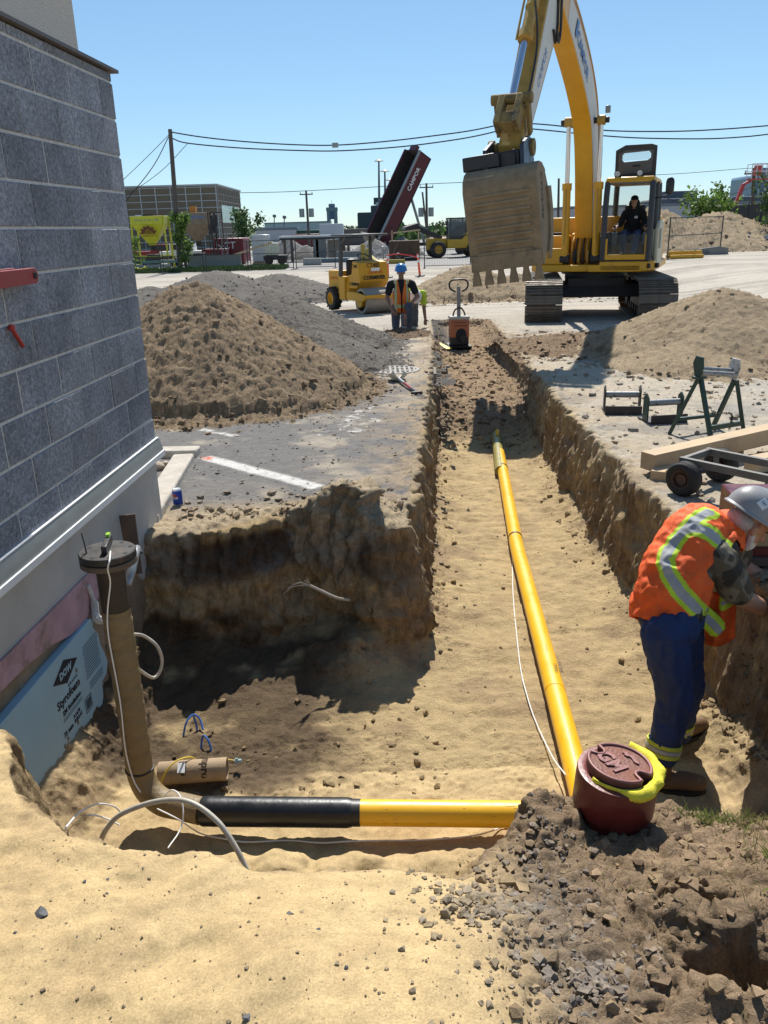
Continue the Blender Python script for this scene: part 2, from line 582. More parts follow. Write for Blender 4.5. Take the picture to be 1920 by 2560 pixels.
def terrain_h(x, y, detail=True):
    g = zg(x, y)
    z0 = 0 * x
    nz = fbm(x * 1.7, y * 1.7, z0 + 5, 3); nf = fbm(x * 7, y * 7, z0 + 9, 3)
    hole = (1 - ss(-.2, .25, x)) * (1 - ss(5.2, 5.6, y))
    d = polydist(x, y, EX)
    dn = d + nz * (.05 + .16 * hole) + nf * (.02 + .06 * hole)
    w = .09 + .08 * hole + .05 * ss(9, 14, y)
    zf = floor_z(x, y)
    fl = zf + .03 * fbm(x * 2.6, y * 2.6, z0, 3) + .02 * fbm(x * 11, y * 11, z0 + 3, 3)
    # soft spoil at the foot of the walls, heaps in the pit
    fl = fl + (.13 + .07 * nz) * np.exp(-np.maximum(d - w, 0) / .13) * ss(4.0, 5.2, y + 2 * hole)
    fl = fl + hole * (.16 * np.exp(-((x + .2) / .36) ** 2 - ((y - 4.45) / .22) ** 2) + .05 * np.exp(-((x + .85) / .3) ** 2 - ((y - 4.3) / .3) ** 2)) * (1 + .6 * nf)
    fl = fl + .16 * ss(-1.30, -1.55, x) * ss(2.2, 2.6, y) * (1 + .4 * nz)
    # wall foot on the right of the near end
    fl = fl + .25 * ss(1.55, 1.85, x) * (1 - ss(3.0, 4.6, y))
    # bedding ridge under the cross pipe
    fl = fl + .06 * np.exp(-((y - 2.72) / .10) ** 2) * (1 + nf * 1.5)
    lip = np.exp(-(np.minimum(dn, 0) / .28) ** 2)
    gr = g + .006 * nz + .004 * nf
    gr = gr + lip * ((.028 + .05 * hole) * np.abs(nf) + .035 * hole * np.maximum(nz, 0))
    gr = gr + hole * .15 * np.exp(-((x + .22) / .30) ** 2 - ((y - 4.98) / .22) ** 2) * (1 + 1.6 * nf + .8 * nz)
    t = np.clip(dn / w, 0, 1)
    e = gr * (1 - t) + fl * t
    # near bank of sand and topsoil in front of the pit
    rip = .06 * fbm(x * 2.1, y * 2.8, z0 + 2, 3) - .02 * np.abs(fbm(x * 3.3, y * 4.2, z0 + 12, 2)) + .014 * fbm(x * 6, y * 8, z0 + 4, 3)
    zl = -.60 * (np.log1p(np.exp((y - 1.60) * 9)) / 9) - 1.0 * (np.log1p(np.exp((y + .05 * nf - 2.16) * 22)) / 22) + rip + .03
    ye = np.interp(x, [-1.7, -1.5, -1.38, -1.25, -1.08, -.87, -.6, -.3], [2.90, 2.76, 2.50, 2.30, 2.19, 2.10, 2.06, 2.0])
    zb = -.03 - .13 * (y - 1.3) + .10 * np.exp(-((x + 1.62) / .16) ** 2) - 3.6 * np.maximum(0, y + .04 * nf + .03 * nz - ye) + rip
    tl = ss(-.6, -.2, x)
    left = zb * (1 - tl) + zl * tl
    yr = np.interp(x, [.2, .5, .75, 1.0, 1.2, 1.6, 2.0], [2.0, 2.42, 2.6, 2.56, 2.48, 2.48, 2.4])
    lump = fbm(x * 5, y * 5, z0 + 11, 4)
    zr = -.04 - .30 * (y - 1.35) + .13 * np.exp(-((x - .52) / .17) ** 2 - ((y - 2.36) / .16) ** 2) 
    zr = zr - .06 * ss(.95, 1.3, x) * ss(2.0, 2.4, y) + .10 * ss(1.1, 1.5, x) * (1 - ss(1.9, 2.3, y)) - 1.7 * np.maximum(0, y + .06 * nf - yr) + .055 * lump + .03 * np.abs(nf)
    for c, rx, ry, dp in ((CAV1, .13, .085, .16), (CAV2, .2, .11, .2)):
        q = np.sqrt(((x - c.x) / rx) ** 2 + ((y - c.y) / ry) ** 2) + .8 * nf + .5 * lump
        zr = zr - dp * (1 - ss(.55, 1.3, q)) + .07 * np.exp(-((q - 1.35) / .3) ** 2) * (y < c.y + .03)
    tr = ss(.1, .5, x + .12 * nz)
    near = left * (1 - tr) + zr * tr
    near = np.where(y < 3.6, near, -5)
    return np.maximum(e, near)


TX0, TX1, TY0, TY1, TS = -3.1, 4.7, .45, 20.7, .021


WP = np.array([.62, .60, .56])
PAINTS = [(gnd(512, 1143), gnd(795, 1218), .13, -.75, WP), (gnd(500, 1072), gnd(590, 1090), .10, -.1, WP * .9), (gnd(795, 1100), gnd(935, 1010), .16, .05, WP * .85), (gnd(850, 1098), gnd(965, 1035), .14, .08, WP * .85), (gnd(790, 930), gnd(920, 885), .9, .08, WP * .8), (gnd(502, 1146), gnd(528, 1146), .11, -.2, np.array([.65, .10, .03]))]


def make_terrain():
    xs = np.arange(TX0, TX1 + 1e-6, TS); ys = np.arange(TY0, TY1 + 1e-6, TS)
    X, Y = np.meshgrid(xs, ys); Z = terrain_h(X, Y)
    global HZ
    HZ = Z
    ny, nx = X.shape
    top = np.stack([X, Y, Z], -1).reshape(-1, 3)
    bot = top.copy(); bot[:, 2] = -1.9
    i = np.arange(nx * ny).reshape(ny, nx); N = nx * ny
    q = np.stack([i[:-1, :-1], i[:-1, 1:], i[1:, 1:], i[1:, :-1]], -1).reshape(-1, 4)
    qb = q[:, ::-1] + N
    sides = []
    for a in (i[0, :], i[:, -1], i[-1, ::-1], i[::-1, 0]):
        sides.append(np.stack([a[:-1] + N, a[1:] + N, a[1:], a[:-1]], -1))
    Q = np.concatenate([q, qb] + sides); V = np.concatenate([top, bot])
    me = bpy.data.meshes.new('ground')
    me.vertices.add(len(V)); me.vertices.foreach_set('co', V.ravel())
    me.loops.add(Q.size); me.loops.foreach_set('vertex_index', Q.ravel().astype(np.int32))
    me.polygons.add(len(Q)); me.polygons.foreach_set('loop_start', np.arange(0, Q.size, 4, dtype=np.int32)); me.update(calc_edges=True)
    me = evaluated(me, [('REMESH', dict(mode='VOXEL', voxel_size=.0215, use_smooth_shade=True))])
    bm = bmesh.new(); bm.from_mesh(me)
    E = .03
    kill = [v for v in bm.verts if v.co.z < -1.45 or v.co.x < TX0 + E or v.co.x > TX1 - E or v.co.y < TY0 + E or v.co.y > TY1 - E
            or (v.co.y < 4.4 and v.co.x < -1.75)]
    bmesh.ops.delete(bm, geom=kill, context='VERTS')
    ed = [e for e in bm.edges if e.verts[0].co.y < 3.75 and e.verts[1].co.y < 3.75 and e.verts[0].co.x < 2.1 and e.verts[1].co.x < 2.1]
    bmesh.ops.subdivide_edges(bm, edges=ed, cuts=1, use_grid_fill=True)
    bmesh.ops.triangulate(bm, faces=[f for f in bm.faces if len(f.verts) > 4])
    bm.to_mesh(me); bm.free(); me.update()
    co = vco(me); nr = vno(me); x, y, z = co.T
    d = polydist(x, y, EX)
    steep = ss(.85, .45, nr[:, 2])
    g = zg(x, y)
    hole = (1 - ss(-.2, .25, x)) * (1 - ss(5.2, 5.6, y)) * ss(3.0, 3.8, y)
    trench = ss(.1, .3, d) * ss(3.4, 4.4, y)
    # gouged, streaked walls
    gou = fbm(x * 6, y * 6, z * 1.7, 4); blk = fbm(x * 2.2, y * 2.2, z * 2.2 + 3, 3); fin = fbm(x * 24, y * 24, z * 12, 3)
    rid = 1 - 2.2 * np.abs(noise3(x * 8, y * 8, z * 1.3 + 2)); shelf = fbm(x * 3, y * 3, z * 9 + 5, 3)
    disp = steep * (.07 * gou + .06 * blk + .03 * fin + .035 * rid + .02 * shelf) * (.55 + .6 * ss(3.2, 4.6, y))
    disp = disp + hole * steep * (.11 * fbm(x * 4, y * 4, z * 4, 4) + .06 * fbm(x * 14, y * 14, z * 14, 3) + .05 * np.abs(fbm(x * 9, y * 9, z * 6, 3)) * ss(.45, .2, g - z))
    z0f = 0 * x
    crumb = fbm(x * 15, y * 15, z * 15, 3)
    soil_r = ss(.15, .5, x) * (1 - ss(2.7, 3.1, y)) * ss(-.9, -.6, z)
    margin = np.exp(-np.maximum(d, 0) / .3) * (d > 0)
    fill = ss(9.9, 10.8, y) * (d > 0)
    rough = .006 + .030 * soil_r + .016 * margin + .026 * fill + .012 * hole + .022 * np.exp(-(np.minimum(d, 0) / .2) ** 2) * (d <= 0)
    disp = disp + (1 - steep) * rough * (np.abs(crumb) * 2 - .25)
    tread = fbm(x * 3.1, y * 9, z0f + 7, 3); patch = ss(-.1, .4, fbm(x * 1.1, y * 1.1, z0f + 31, 2))
    disp = disp + (1 - steep) * (d > .05) * ss(2.8, 3.4, y) * (1 - fill) * (.016 * tread + .026 * patch * np.abs(fbm(x * 22, y * 22, z0f, 3)))
    co = co + nr * disp[:, None]
    setco(me, co); x, y, z = co.T
    # ---- kind of soil at each place
    n1 = fbm(x * 1.3, y * 1.3, z * 1.3 + 4, 4); n2 = fbm(x * 4.1, y * 4.1, z * 4.1 + 8, 4); n3 = fbm(x * 13, y * 13, z * 13, 3)
    C = np.tile(SAND, (len(x), 1))

    def mix(c, m):
        nonlocal C
        m = np.clip(m, 0, 1)[:, None]; C = C * (1 - m) + c * m
    mix(SANDB, ss(-.15, .5, n2) * .6)
    mix(BROWN * 1.35, ss(.05, .5, n1 + .5 * n2) * ss(2.9, 3.6, y) * .45)
    ing = ss(.02, .12, d)
    # pit and trench floors
    mix(BROWN * 1.25, margin * ss(-.3, .35, n2 + .25 * n3) * .75)
    mix(BROWN * 1.5, fill * .93)
    mix(DARK * 2.2, fill * ss(.05, .5, n2) * .4)
    mix(SAND * .85, fill * ss(.2, .55, n1) * ss(12, 15, y) * .7)
    mix(GRAVEL * .5, ss(15.2, 16.2, y) * (d > 0) * (1 - ss(1.35, 1.75, x)) * .9)
    # trench walls
    dep = g - z
    wallm = ing * steep
    mix(np.array([.31, .23, .14]), wallm * .92)
    mix(BROWN * .9, wallm * ss(-.05, .3, gou + .5 * n2) * .8)
    mix(DARK * 1.6, wallm * ss(.25, .6, blk + .4 * n3) * .6)
    mix(DARK * 1.1, wallm * ss(1.2, 1.5, x) * (1 - ss(3.5, 4.6, y)) * ss(.75, .35, dep) * .9)
    # pit back wall: topsoil over sand
    layer = .29 + .16 * n1 + .07 * n2
    mix(np.array([.46, .33, .175]), hole * steep * .92)
    hw_ = hole * ss(.02, .07, dep)
    mix(DARK * 1.15, hw_ * ss(.05, -.05, dep - layer) * .95)
    mix(GRAVEL * .55, hw_ * ss(.09, 0, np.abs(dep - layer)) * .7)
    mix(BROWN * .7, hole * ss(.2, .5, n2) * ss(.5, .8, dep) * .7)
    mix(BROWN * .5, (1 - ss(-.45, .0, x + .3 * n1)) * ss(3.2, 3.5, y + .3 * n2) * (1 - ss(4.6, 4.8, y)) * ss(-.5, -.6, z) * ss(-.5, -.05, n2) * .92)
    # grade, left and right of the trench
    out = 1 - ss(-.05, .03, d)
    lf = out * (1 - ss(.8, 1.2, x)) * ss(3.5, 4, y); rt = out * ss(.8, 1.2, x) * ss(3.5, 4, y)
    mix(ASPH, lf)
    mix(DUST, lf * ss(.1, .45, n1 + .5 * n2) * .75)
    mix(DUST * 1.12, lf * ss(9.3, 12, y) * ss(-.3, .1, n1 + .3 * n2) * .8)
    mix(np.array([.40, .30, .19]), lf * np.exp(-np.maximum(-d, 0) / .35) * ss(-.4, .15, n2 + .4 * n3) * .95)
    mix(np.array([.42, .33, .215]), lf * (1 - ss(5.0, 5.45, y + .2 * n2)) * .9)
    mix(DARK * 1.4, lf * ss(.2, .5, n2) * (1 - ss(5.1, 5.3, y)) * .7)
    mix(DUST * 1.05, rt * .95)
    mix(ASPH * 1.25, rt * ss(.05, .4, n1 + .4 * n2) * .7)
    mix(np.array([.43, .325, .205]), rt * np.exp(-np.maximum(-d, 0) / .4) * ss(-.3, .2, n2) * .8)
    mix(BROWN * 1.2, rt * ss(12.2, 13.2, y) * (1 - ss(15.5, 16.5, y)) * ss(-.3, .2, n2) * .7)
    far = np.maximum.reduce([ss(16.0, 19.8, y + 1.2 * n1), lf * ss(-2.2, -3.0, x + .4 * n1), rt * ss(3.4, 4.5, x + .5 * n1)]) * out
    mix(CONC, far * .97)
    # topsoil bank at the lower right
    mix(TOPS, soil_r * .97)
    mix(TOPS * 1.55, soil_r * ss(.0, .45, n1 + .4 * n2) * .6)
    mix(DARK * 1.4, soil_r * ss(.15, .5, n2 + .3 * n3) * .65)
    mix(GRAVEL * .7, soil_r * .6 * np.exp(-((x - .33) / .24) ** 2 - ((y - 1.75) / .4) ** 2) * .7)
    mix(SANDB * .9, (1 - ss(-.8, -.55, x)) * (1 - ss(3.2, 3.4, y)) * steep * .8)
    # worn white paint on the asphalt, orange spray mark
    for a_, b_, w_, th, op in PAINTS:
        ab = np.array([b_.x - a_.x, b_.y - a_.y]); L = np.hypot(*ab); ab = ab / L
        u = (x - a_.x) * ab[0] + (y - a_.y) * ab[1]; v = -(x - a_.x) * ab[1] + (y - a_.y) * ab[0]
        m = ss(w_ / 2 + .012, w_ / 2 - .012, np.abs(v)) * ss(-.02, .02, u) * ss(L + .02, L - .02, u) * ss(th, th + .2, n3 * .6 + n2 * .5)
        mix(op, m * lf)
    sandy = (1 - soil_r) * (y < 3.4) * (1 - steep)
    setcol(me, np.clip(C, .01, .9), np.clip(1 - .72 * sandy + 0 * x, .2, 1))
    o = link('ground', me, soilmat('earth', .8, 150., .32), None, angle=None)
    me.polygons.foreach_set('use_smooth', [True] * len(me.polygons))
    tag(o, kind='structure')
    return o, co, nr, C, d


GROUND, GCO, GNO, GCOL, GD = make_terrain()


def gz(x, y):
    i = (x - TX0) / TS; j = (y - TY0) / TS
    i0 = int(math.floor(i)); j0 = int(math.floor(j))
    if i0 < 0 or j0 < 0 or i0 + 1 >= HZ.shape[1] or j0 + 1 >= HZ.shape[0]: return float(zg(x, y))
    u = i - i0; v = j - j0
    return float((HZ[j0, i0] * (1 - u) + HZ[j0, i0 + 1] * u) * (1 - v) + (HZ[j0 + 1, i0] * (1 - u) + HZ[j0 + 1, i0 + 1] * u) * v)


# far yard out to the horizon
def make_yard():
    a = np.unique(np.concatenate([-np.geomspace(20, 3500, 14), np.linspace(-18, TX0 + .04, 10), np.linspace(TX1 - .04, 16, 12), np.geomspace(18, 3500, 14), np.linspace(TX0 + .04, TX1 - .04, 12)]))
    b = np.unique(np.concatenate([[-60, -10, TY0 - .3], np.linspace(TY0 + .04, TY1 - .04, 12), np.linspace(TY1 + 1, 60, 40), np.geomspace(62, 4500, 26)]))
    X, Y = np.meshgrid(a, b); Z = zg(X, Y) - .007
    V = np.stack([X, Y, Z], -1).reshape(-1, 3); ny, nx = X.shape; fs = []
    for j in range(ny - 1):
        for i in range(nx - 1):
            cx = (a[i] + a[i + 1]) / 2; cy = (b[j] + b[j + 1]) / 2
            if TX0 + .04 - 1e-6 <= cx <= TX1 - .04 + 1e-6 and TY0 + .04 - 1e-6 <= cy <= TY1 - .04 + 1e-6: continue
            fs.append((j * nx + i, j * nx + i + 1, (j + 1) * nx + i + 1, (j + 1) * nx + i))
    me = bpy.data.meshes.new('yard'); me.from_pydata([tuple(v) for v in V], [], fs); me.update()
    x, y, z = V.T
    C = np.tile(CONC, (len(x), 1))
    m = (ss(54, 62, y) * (1 - ss(9, 13, x)))[:, None]; C = C * (1 - m) + GRAVEL * 1.15 * m
    m = (ss(52, 60, y) * ss(11, 14, x))[:, None]; C = C * (1 - m) + BROWN * 1.3 * m
    m = ss(170, 260, y)[:, None]; C = C * (1 - m) + np.array([.10, .13, .06]) * m
    setcol(me, C)
    mt = soilmat('yard_paving', .35, 60., .2)
    nt = mt.node_tree; b = nt.nodes['Principled BSDF']
    src = b.inputs['Base Color'].links[0].from_socket
    tc = node(nt, 'ShaderNodeTexCoord'); mp = node(nt, 'ShaderNodeMapping'); mp.inputs['Scale'].default_value = (.09, 1.1, 1); mp.inputs['Rotation'].default_value = (0, 0, .12); nt.links.new(tc.outputs['Object'], mp.inputs[0])
    ns = node(nt, 'ShaderNodeTexNoise'); ns.inputs['Scale'].default_value = 1; ns.inputs['Detail'].default_value = 8; ns.inputs['Roughness'].default_value = .7; ns.inputs['Distortion'].default_value = .8; nt.links.new(mp.outputs[0], ns.inputs['Vector'])
    nb_ = node(nt, 'ShaderNodeTexNoise'); nb_.inputs['Scale'].default_value = .35; nb_.inputs['Detail'].default_value = 9; nb_.inputs['Roughness'].default_value = .7; nt.links.new(tc.outputs['Object'], nb_.inputs['Vector'])
    c = mixc(nt, 1., src, ramp(nt, ns.outputs[0], [(.34, .70), (.5, 1.0), (.66, 1.12)]), 'MULTIPLY'); c = mixc(nt, 1., c, ramp(nt, nb_.outputs[0], [(.33, .72), (.5, 1.), (.7, 1.1)]), 'MULTIPLY'); nt.links.new(c, b.inputs['Base Color'])
    o = link('yard', me, mt, None, angle=None)
    return tag(o, kind='structure')


make_yard()

# ------------------------------------------------------------------ block building on the left
WB = Vector((-1.449, 5.065, 0)); WW = Vector((-.05936, -.99824, 0)); WN = Vector((.99824, -.05936, 0))


def W(s, z, n=0.):
    return WB + WW * s + WN * n + Vector((0, 0, z))


def onwall(px, py, n=0.):
    d = ray(px, py); O = WB + WN * n
    t = (O - CAM).dot(WN) / d.dot(WN); P = CAM + d * t
    return ((P - WB).dot(WW), P.z)


def blockmat():
    m, nt, b = newmat('ground_face_block')
    tc = node(nt, 'ShaderNodeTexCoord')
    ob = node(nt, 'ShaderNodeObjectInfo')
    ge = node(nt, 'ShaderNodeNewGeometry')
    v = node(nt, 'ShaderNodeTexVoronoi'); v.inputs['Scale'].default_value = 120; nt.links.new(ge.outputs['Position'], v.inputs['Vector'])
    n = node(nt, 'ShaderNodeTexNoise'); n.inputs['Scale'].default_value = 55; n.inputs['Detail'].default_value = 5; n.inputs['Roughness'].default_value = .8; nt.links.new(ge.outputs['Position'], n.inputs['Vector'])
    n2 = node(nt, 'ShaderNodeTexNoise'); n2.inputs['Scale'].default_value = 3.2; n2.inputs['Detail'].default_value = 6; nt.links.new(ge.outputs['Position'], n2.inputs['Vector'])
    c = ramp(nt, n.outputs[0], [(.3, (.085, .095, .115)), (.5, (.195, .21, .24)), (.72, (.37, .39, .42))])
    sp = ramp(nt, v.outputs['Color'], [(.0, .62), (.5, 1.), (.9, 1.1), (.97, 1.5)])
    c = mixc(nt, 1., c, sp, 'MULTIPLY')
    c = mixc(nt, 1., c, ramp(nt, n2.outputs[0], [(.3, .78), (.7, 1.28)]), 'MULTIPLY')
    c = mixc(nt, 1., c, ramp(nt, ob.outputs['Random'], [(0., .84), (1., 1.15)]), 'MULTIPLY')
    nt.links.new(c, b.inputs['Base Color']); b.inputs['Roughness'].default_value = .85
    bp = node(nt, 'ShaderNodeBump'); bp.inputs['Strength'].default_value = .5; bp.inputs['Distance'].default_value = .004
    nt.links.new(n.outputs[0], bp.inputs['Height']); nt.links.new(bp.outputs[0], b.inputs['Normal'])
    return m


MORTAR = M('mortar', (.52, .515, .49), .95, var=.2, scale=30, bump=.4)
PARGE = M('parging', (.40, .39, .365), .9, var=.12, scale=4, dirt=(.30, .27, .23), damt=.25, dscale=2.5, bump=.25, bscale=50)
STUCCO = M('stucco', (.43, .405, .36), .95, var=.05, scale=60, bump=.5, bscale=180)
WHITEM = M('white_metal', (.72, .73, .72), .45, var=.05, scale=5, dirt=(.45, .42, .37), damt=.18, dscale=9)
GREYM = M('grey_metal', (.26, .28, .28), .42, metal=.4, var=.1, scale=5)
BLK = blockmat()
RUST = M('rusty_steel', (.12, .085, .065), .75, metal=.3, var=.35, scale=12, dirt=(.22, .11, .055), damt=.4, dscale=10, bump=.2)
BLACK = M('black_plastic', (.018, .018, .02), .45, var=.3, scale=9, dirt=(.12, .10, .08), damt=.22, dscale=6)
REDP = M('red_paint', (.26, .013, .014), .42, var=.15, scale=8, dirt=(.16, .03, .02), damt=.2, dscale=14)
WIREW = M('white_wire', (.78, .77, .74), .5, var=.05)

bld = thing('block_building', 'grey concrete block building corner with light parged foundation and stucco above', 'building', (0, 0, 0))
SL = 4.2


def wallbox(mb, s0, s1, z0, z1, n0, n1):
    vs = [W(s, z, n) for n in (n0, n1) for s, z in ((s0, z0), (s1, z0), (s1, z1), (s0, z1))]
    return mb.add(vs, [(3, 2, 1, 0), (4, 5, 6, 7), (0, 1, 5, 4), (1, 2, 6, 5), (2, 3, 7, 6), (3, 0, 4, 7)])


wallbox(MB(), .012, SL, .39, 2.55, -3.0, -.005).build('mortar_backing', MORTAR, bld)
Z0 = .41; CH = .1903
full = None
for k in range(12):
    z0 = Z0 + CH * k + .0065; z1 = min(Z0 + CH * (k + 1) - .0065, 2.548)
    if z1 - z0 < .02: continue
    s = .0 if k % 2 else -.20
    while s < SL:
        a = max(s + .006, 0.0); b_ = min(s + .394, SL)
        if b_ - a > .02:
            if abs(b_ - a - .388) < 1e-4 and k < 11:
                if full is None:
                    full = wallbox(MB(), 0, .388, 0, CH - .013, -.19, 0)
                    V0 = Vector(W(0, 0)); me = MB().add([Vector(v) - V0 for v in full.V], full.Fc).mesh('block'); me.materials.append(BLK)
                o = bpy.data.objects.new('block', me); COL.objects.link(o); o.parent = bld; o.location = W(a, z0)
                bv = o.modifiers.new('bevel', 'BEVEL'); bv.width = .004; bv.segments = 1
                o.location += WN * random.uniform(-.0015, .002)
            else:
                wallbox(MB(), a, b_, z0, z1, -.19, 0).build('block', BLK, bld, bevel=.003)
        s += .40
fd = MB(); fd.prism([(0.02, -.3), (0.02, .375), (SL, .375), (SL, .07), (1.1, .065), (.75, .03), (.5, -.3)], .012, 3.0, o=WB, a=WW, b=(0, 0, 1))
fd.build('foundation', PARGE, bld)
FOOT = M('buried_foundation', (.24, .18, .115), .95, var=.3, scale=5, dirt=(.12, .085, .06), damt=.45, dscale=4, bump=.6, bscale=25)
wallbox(MB(), .03, SL, -1.1, .36, -2.9, -.03).build('footing', FOOT, bld)
PINK = M('pink_foam', (.40, .25, .27), .9, var=.2, scale=7, dirt=(.20, .145, .11), damt=.5, dscale=5, bump=.5, bscale=25)
mb = MB(); mb.prism([(1.0, .06), (1.25, .068), (2.1, .075), (3.2, .075), (3.2, -.03), (2.19, -.04), (1.95, -.05), (1.7, -.085), (1.55, -.125), (1.36, -.15), (1.2, -.12), (1.05, -.02)], .028, .002, o=WB, a=WW, b=(0, 0, 1))
mb.build('foam_strip', PINK, bld)
# flashing between block and foundation
prof = [(.0, .468), (.012, .465), (.03, .40), (.03, .385), (.006, .385), (.0, .39)]
mb = MB(); vs = [W(s, z, n) for s in (-.03, SL) for n, z in prof]; n_ = len(prof)
mb.add(vs, [(k, (k + 1) % n_, n_ + (k + 1) % n_, n_ + k) for k in range(n_)] + [tuple(range(n_)), tuple(range(2 * n_ - 1, n_ - 1, -1))]); mb.build('base_flashing', GREYM, bld)
wallbox(MB(), -.035, SL, .352, .386, -.012, .040).build('drip_edge', WHITEM, bld)
wallbox(MB(), -.02, SL, .468, .474, -.002, .014).build('flashing_lip', WHITEM, bld)
# top coping and stucco storey set back
wallbox(MB(), -.045, SL, 2.556, 2.572, -3.0, .03).build('coping', M('brown_coping', (.10, .085, .075), .6), bld)
wallbox(MB(), .17, SL, 2.573, 5.2, -3.0, -.10).build('stucco_storey', STUCCO, bld)

# red bracket, pin on its wire, hitch clip
brk = thing('wall_bracket', 'red steel bracket with two pin holes bolted to the block wall', 'bracket', (0, 0, 0))
for n0, s1, z0, z1 in ((.012, 1.505, 1.512, 1.585), (.045, 1.40, 1.515, 1.58)):
    mb = MB(); pts = []
    zc = (z0 + z1) / 2; h = (z1 - z0) / 2
    outer = [(2.9, z0), (s1 + h, z0)] + [(s1 + h - math.sin(t) * h, zc - math.cos(t) * h) for t in np.linspace(.2, PI - .2, 9)] + [(s1 + h, z1), (2.9, z1)]
    mb.prism(outer, -n0, -n0 - .02, o=WB, a=WW, b=(0, 0, 1)); mb.build('plate', REDP, brk, bevel=.003)
    c = W(s1 + h * 1.05, zc, n0 + .0225); mb = MB(); mb.cyl(c, c + WN * .002, .014, n=16); mb.build('pin_hole', M('hole_dark', (.02, .02, .02), .9), brk)
pin = thing('locking_pin', 'small red steel pin hanging on a thin wire below the bracket', 'pin', (0, 0, 0))
p0 = W(1.625, 1.35, .02); p1 = W(1.555, 1.265, .02)
MB().cyl(p0, p1, .009, n=12).build('shaft', REDP, pin); MB().cyl(p0 - (p1 - p0) * .06, p0, .016, n=14).build('head', REDP, pin)
MB().tube([W(1.62, 1.52, .03), W(1.63, 1.45, .015), W(1.625, 1.36, .025)], .0015, 6, smooth=4).build('tether', GREYM, pin)
q = [W(1.465, 1.285, .008), W(1.45, 1.275, .01), W(1.445, 1.255, .01), W(1.462, 1.24, .01), W(1.455, 1.22, .01), W(1.46, 1.202, .01), W(1.448, 1.215, .01), W(1.45, 1.24, .01), W(1.468, 1.258, .01)]
o = MB().tube(q, .0018, 6, smooth=4).build('hitch_clip', GREYM); tag(o, 'thin bent wire hitch clip hanging on the block wall', 'clip')

# ------------------------------------------------------------------ blue insulation board with its print
BLUE = M('blue_foam', (.30, .46, .53), .55, var=.06, scale=5, dirt=(.24, .27, .27), damt=.22, dscale=3.5, bump=.12, bscale=30)
INK = M('black_ink', (.015, .015, .02), .8)
brd = thing('insulation_board', 'pale blue foam insulation board with black print leaning on the foundation', 'insulation board', (0, 0, 0))
pl = [(3.0, -.145), (2.2, -.145), (1.335, -.14), (1.30, -.165), (1.315, -.20), (1.27, -.26), (1.268, -.32), (1.235, -.38), (1.21, -.45), (1.245, -.51), (1.31, -.52), (1.325, -.60), (1.39, -.68), (1.45, -.715), (2.1, -.715), (3.0, -.715)]
mb = MB(); mb.prism(pl, -.015, .045, o=WB, a=-WW, b=(0, 0, 1)) if False else mb.add([W(s, z, n) for n in (-.028, .015) for s, z in pl], [tuple(range(len(pl))), tuple(range(2 * len(pl) - 1, len(pl) - 1, -1))] + [(k, len(pl) + k, len(pl) + (k + 1) % len(pl), (k + 1) % len(pl)) for k in range(len(pl))])
mb.build('foam_panel', BLUE, brd, bevel=.002)
BX = -WW; BY = Vector((0, 0, 1)) - BX * BX.z


def bf(s, z, n=.0165): return frame(W(s, z, n), BX, BY)


def fit(o, w=None):
    return o


def btext(s, t, z, width, mat=INK, bold=0., n=.0165, size=.05, sx=None):
    o = text(t, size, mat, brd, Matrix.Identity(4), ext=.0006, bold=bold)
    co = vco(o.data); w0 = co[:, 0].max() - co[:, 0].min(); h0 = co[:, 1].max() - co[:, 1].min()
    o.data.transform(bf(s, z, n) @ Matrix.Diagonal((width / w0, sx if sx else width / w0, 1, 1)))
    return o


mb = MB(); fr = bf(1.675, -.245, .0155)
mb.add([fr @ Vector(v) for z in (0, .001) for v in ((-.135, 0, z), (0, -.062, z), (.135, 0, z), (0, .062, z))], [(0, 3, 2, 1), (4, 5, 6, 7)] + [(k, (k + 1) % 4, 4 + (k + 1) % 4, 4 + k) for k in range(4)])
mb.build('printed_diamond', INK, brd, angle=None)
btext(1.675, 'DOW', -.245, .13, BLUE, .002, .0172)
btext(1.68, 'Styrofoam', -.365, .25, INK, .0012)
btext(1.665, 'SM Insulation', -.425, .20, INK, .001)
btext(1.62, 'B R A N D', -.325, .10, INK, 0)
btext(1.635, 'R:14.76', -.500, .075, INK, .0015); btext(1.625, 'RSI:2.61', -.528, .085, INK, .0015); btext(1.74, '75 mm', -.528, .10, INK, .0012)
mb = MB()
for k in range(2):
    fr = bf(1.665, -.455 - .011 * k); mb.add([fr @ Vector(v) for v in ((-.105, 0, 0), (.105, 0, 0), (.105, .003, 0), (-.105, .003, 0))], [(0, 1, 2, 3)])
for k in range(13):
    fr = bf(1.385, -.235 - .0145 * k); L = .085 + .012 * ((k * 7) % 5) / 5
    mb.add([fr @ Vector(v) for v in ((-L, 0, 0), (L, 0, 0), (L, .004, 0), (-L, .004, 0))], [(0, 1, 2, 3)])
for k in range(3):
    fr = bf(1.385, -.445 - .016 * k); mb.add([fr @ Vector(v) for v in ((-.07, 0, 0), (.1, 0, 0), (.1, .004, 0), (-.07, .004, 0))], [(0, 1, 2, 3)])
fr = bf(1.50, -.53)
for k in range(11):
    x = -.028 + k * .0056; w_ = .0035 if k % 3 else .002
    mb.add([fr @ Vector(v) for v in ((x, -.028, 0), (x + w_, -.028, 0), (x + w_, .028, 0), (x, .028, 0))], [(0, 1, 2, 3)])
for x0, x1, y0, y1 in ((-.04, .04, .036, .04), (-.04, .04, -.04, -.036), (-.04, -.036, -.04, .04), (.036, .04, -.04, .04)):
    mb.add([fr @ Vector(v) for v in ((x0, y0, 0), (x1, y0, 0), (x1, y1, 0), (x0, y1, 0))], [(0, 1, 2, 3)])
mb.build('fine_print', INK, brd, angle=None)
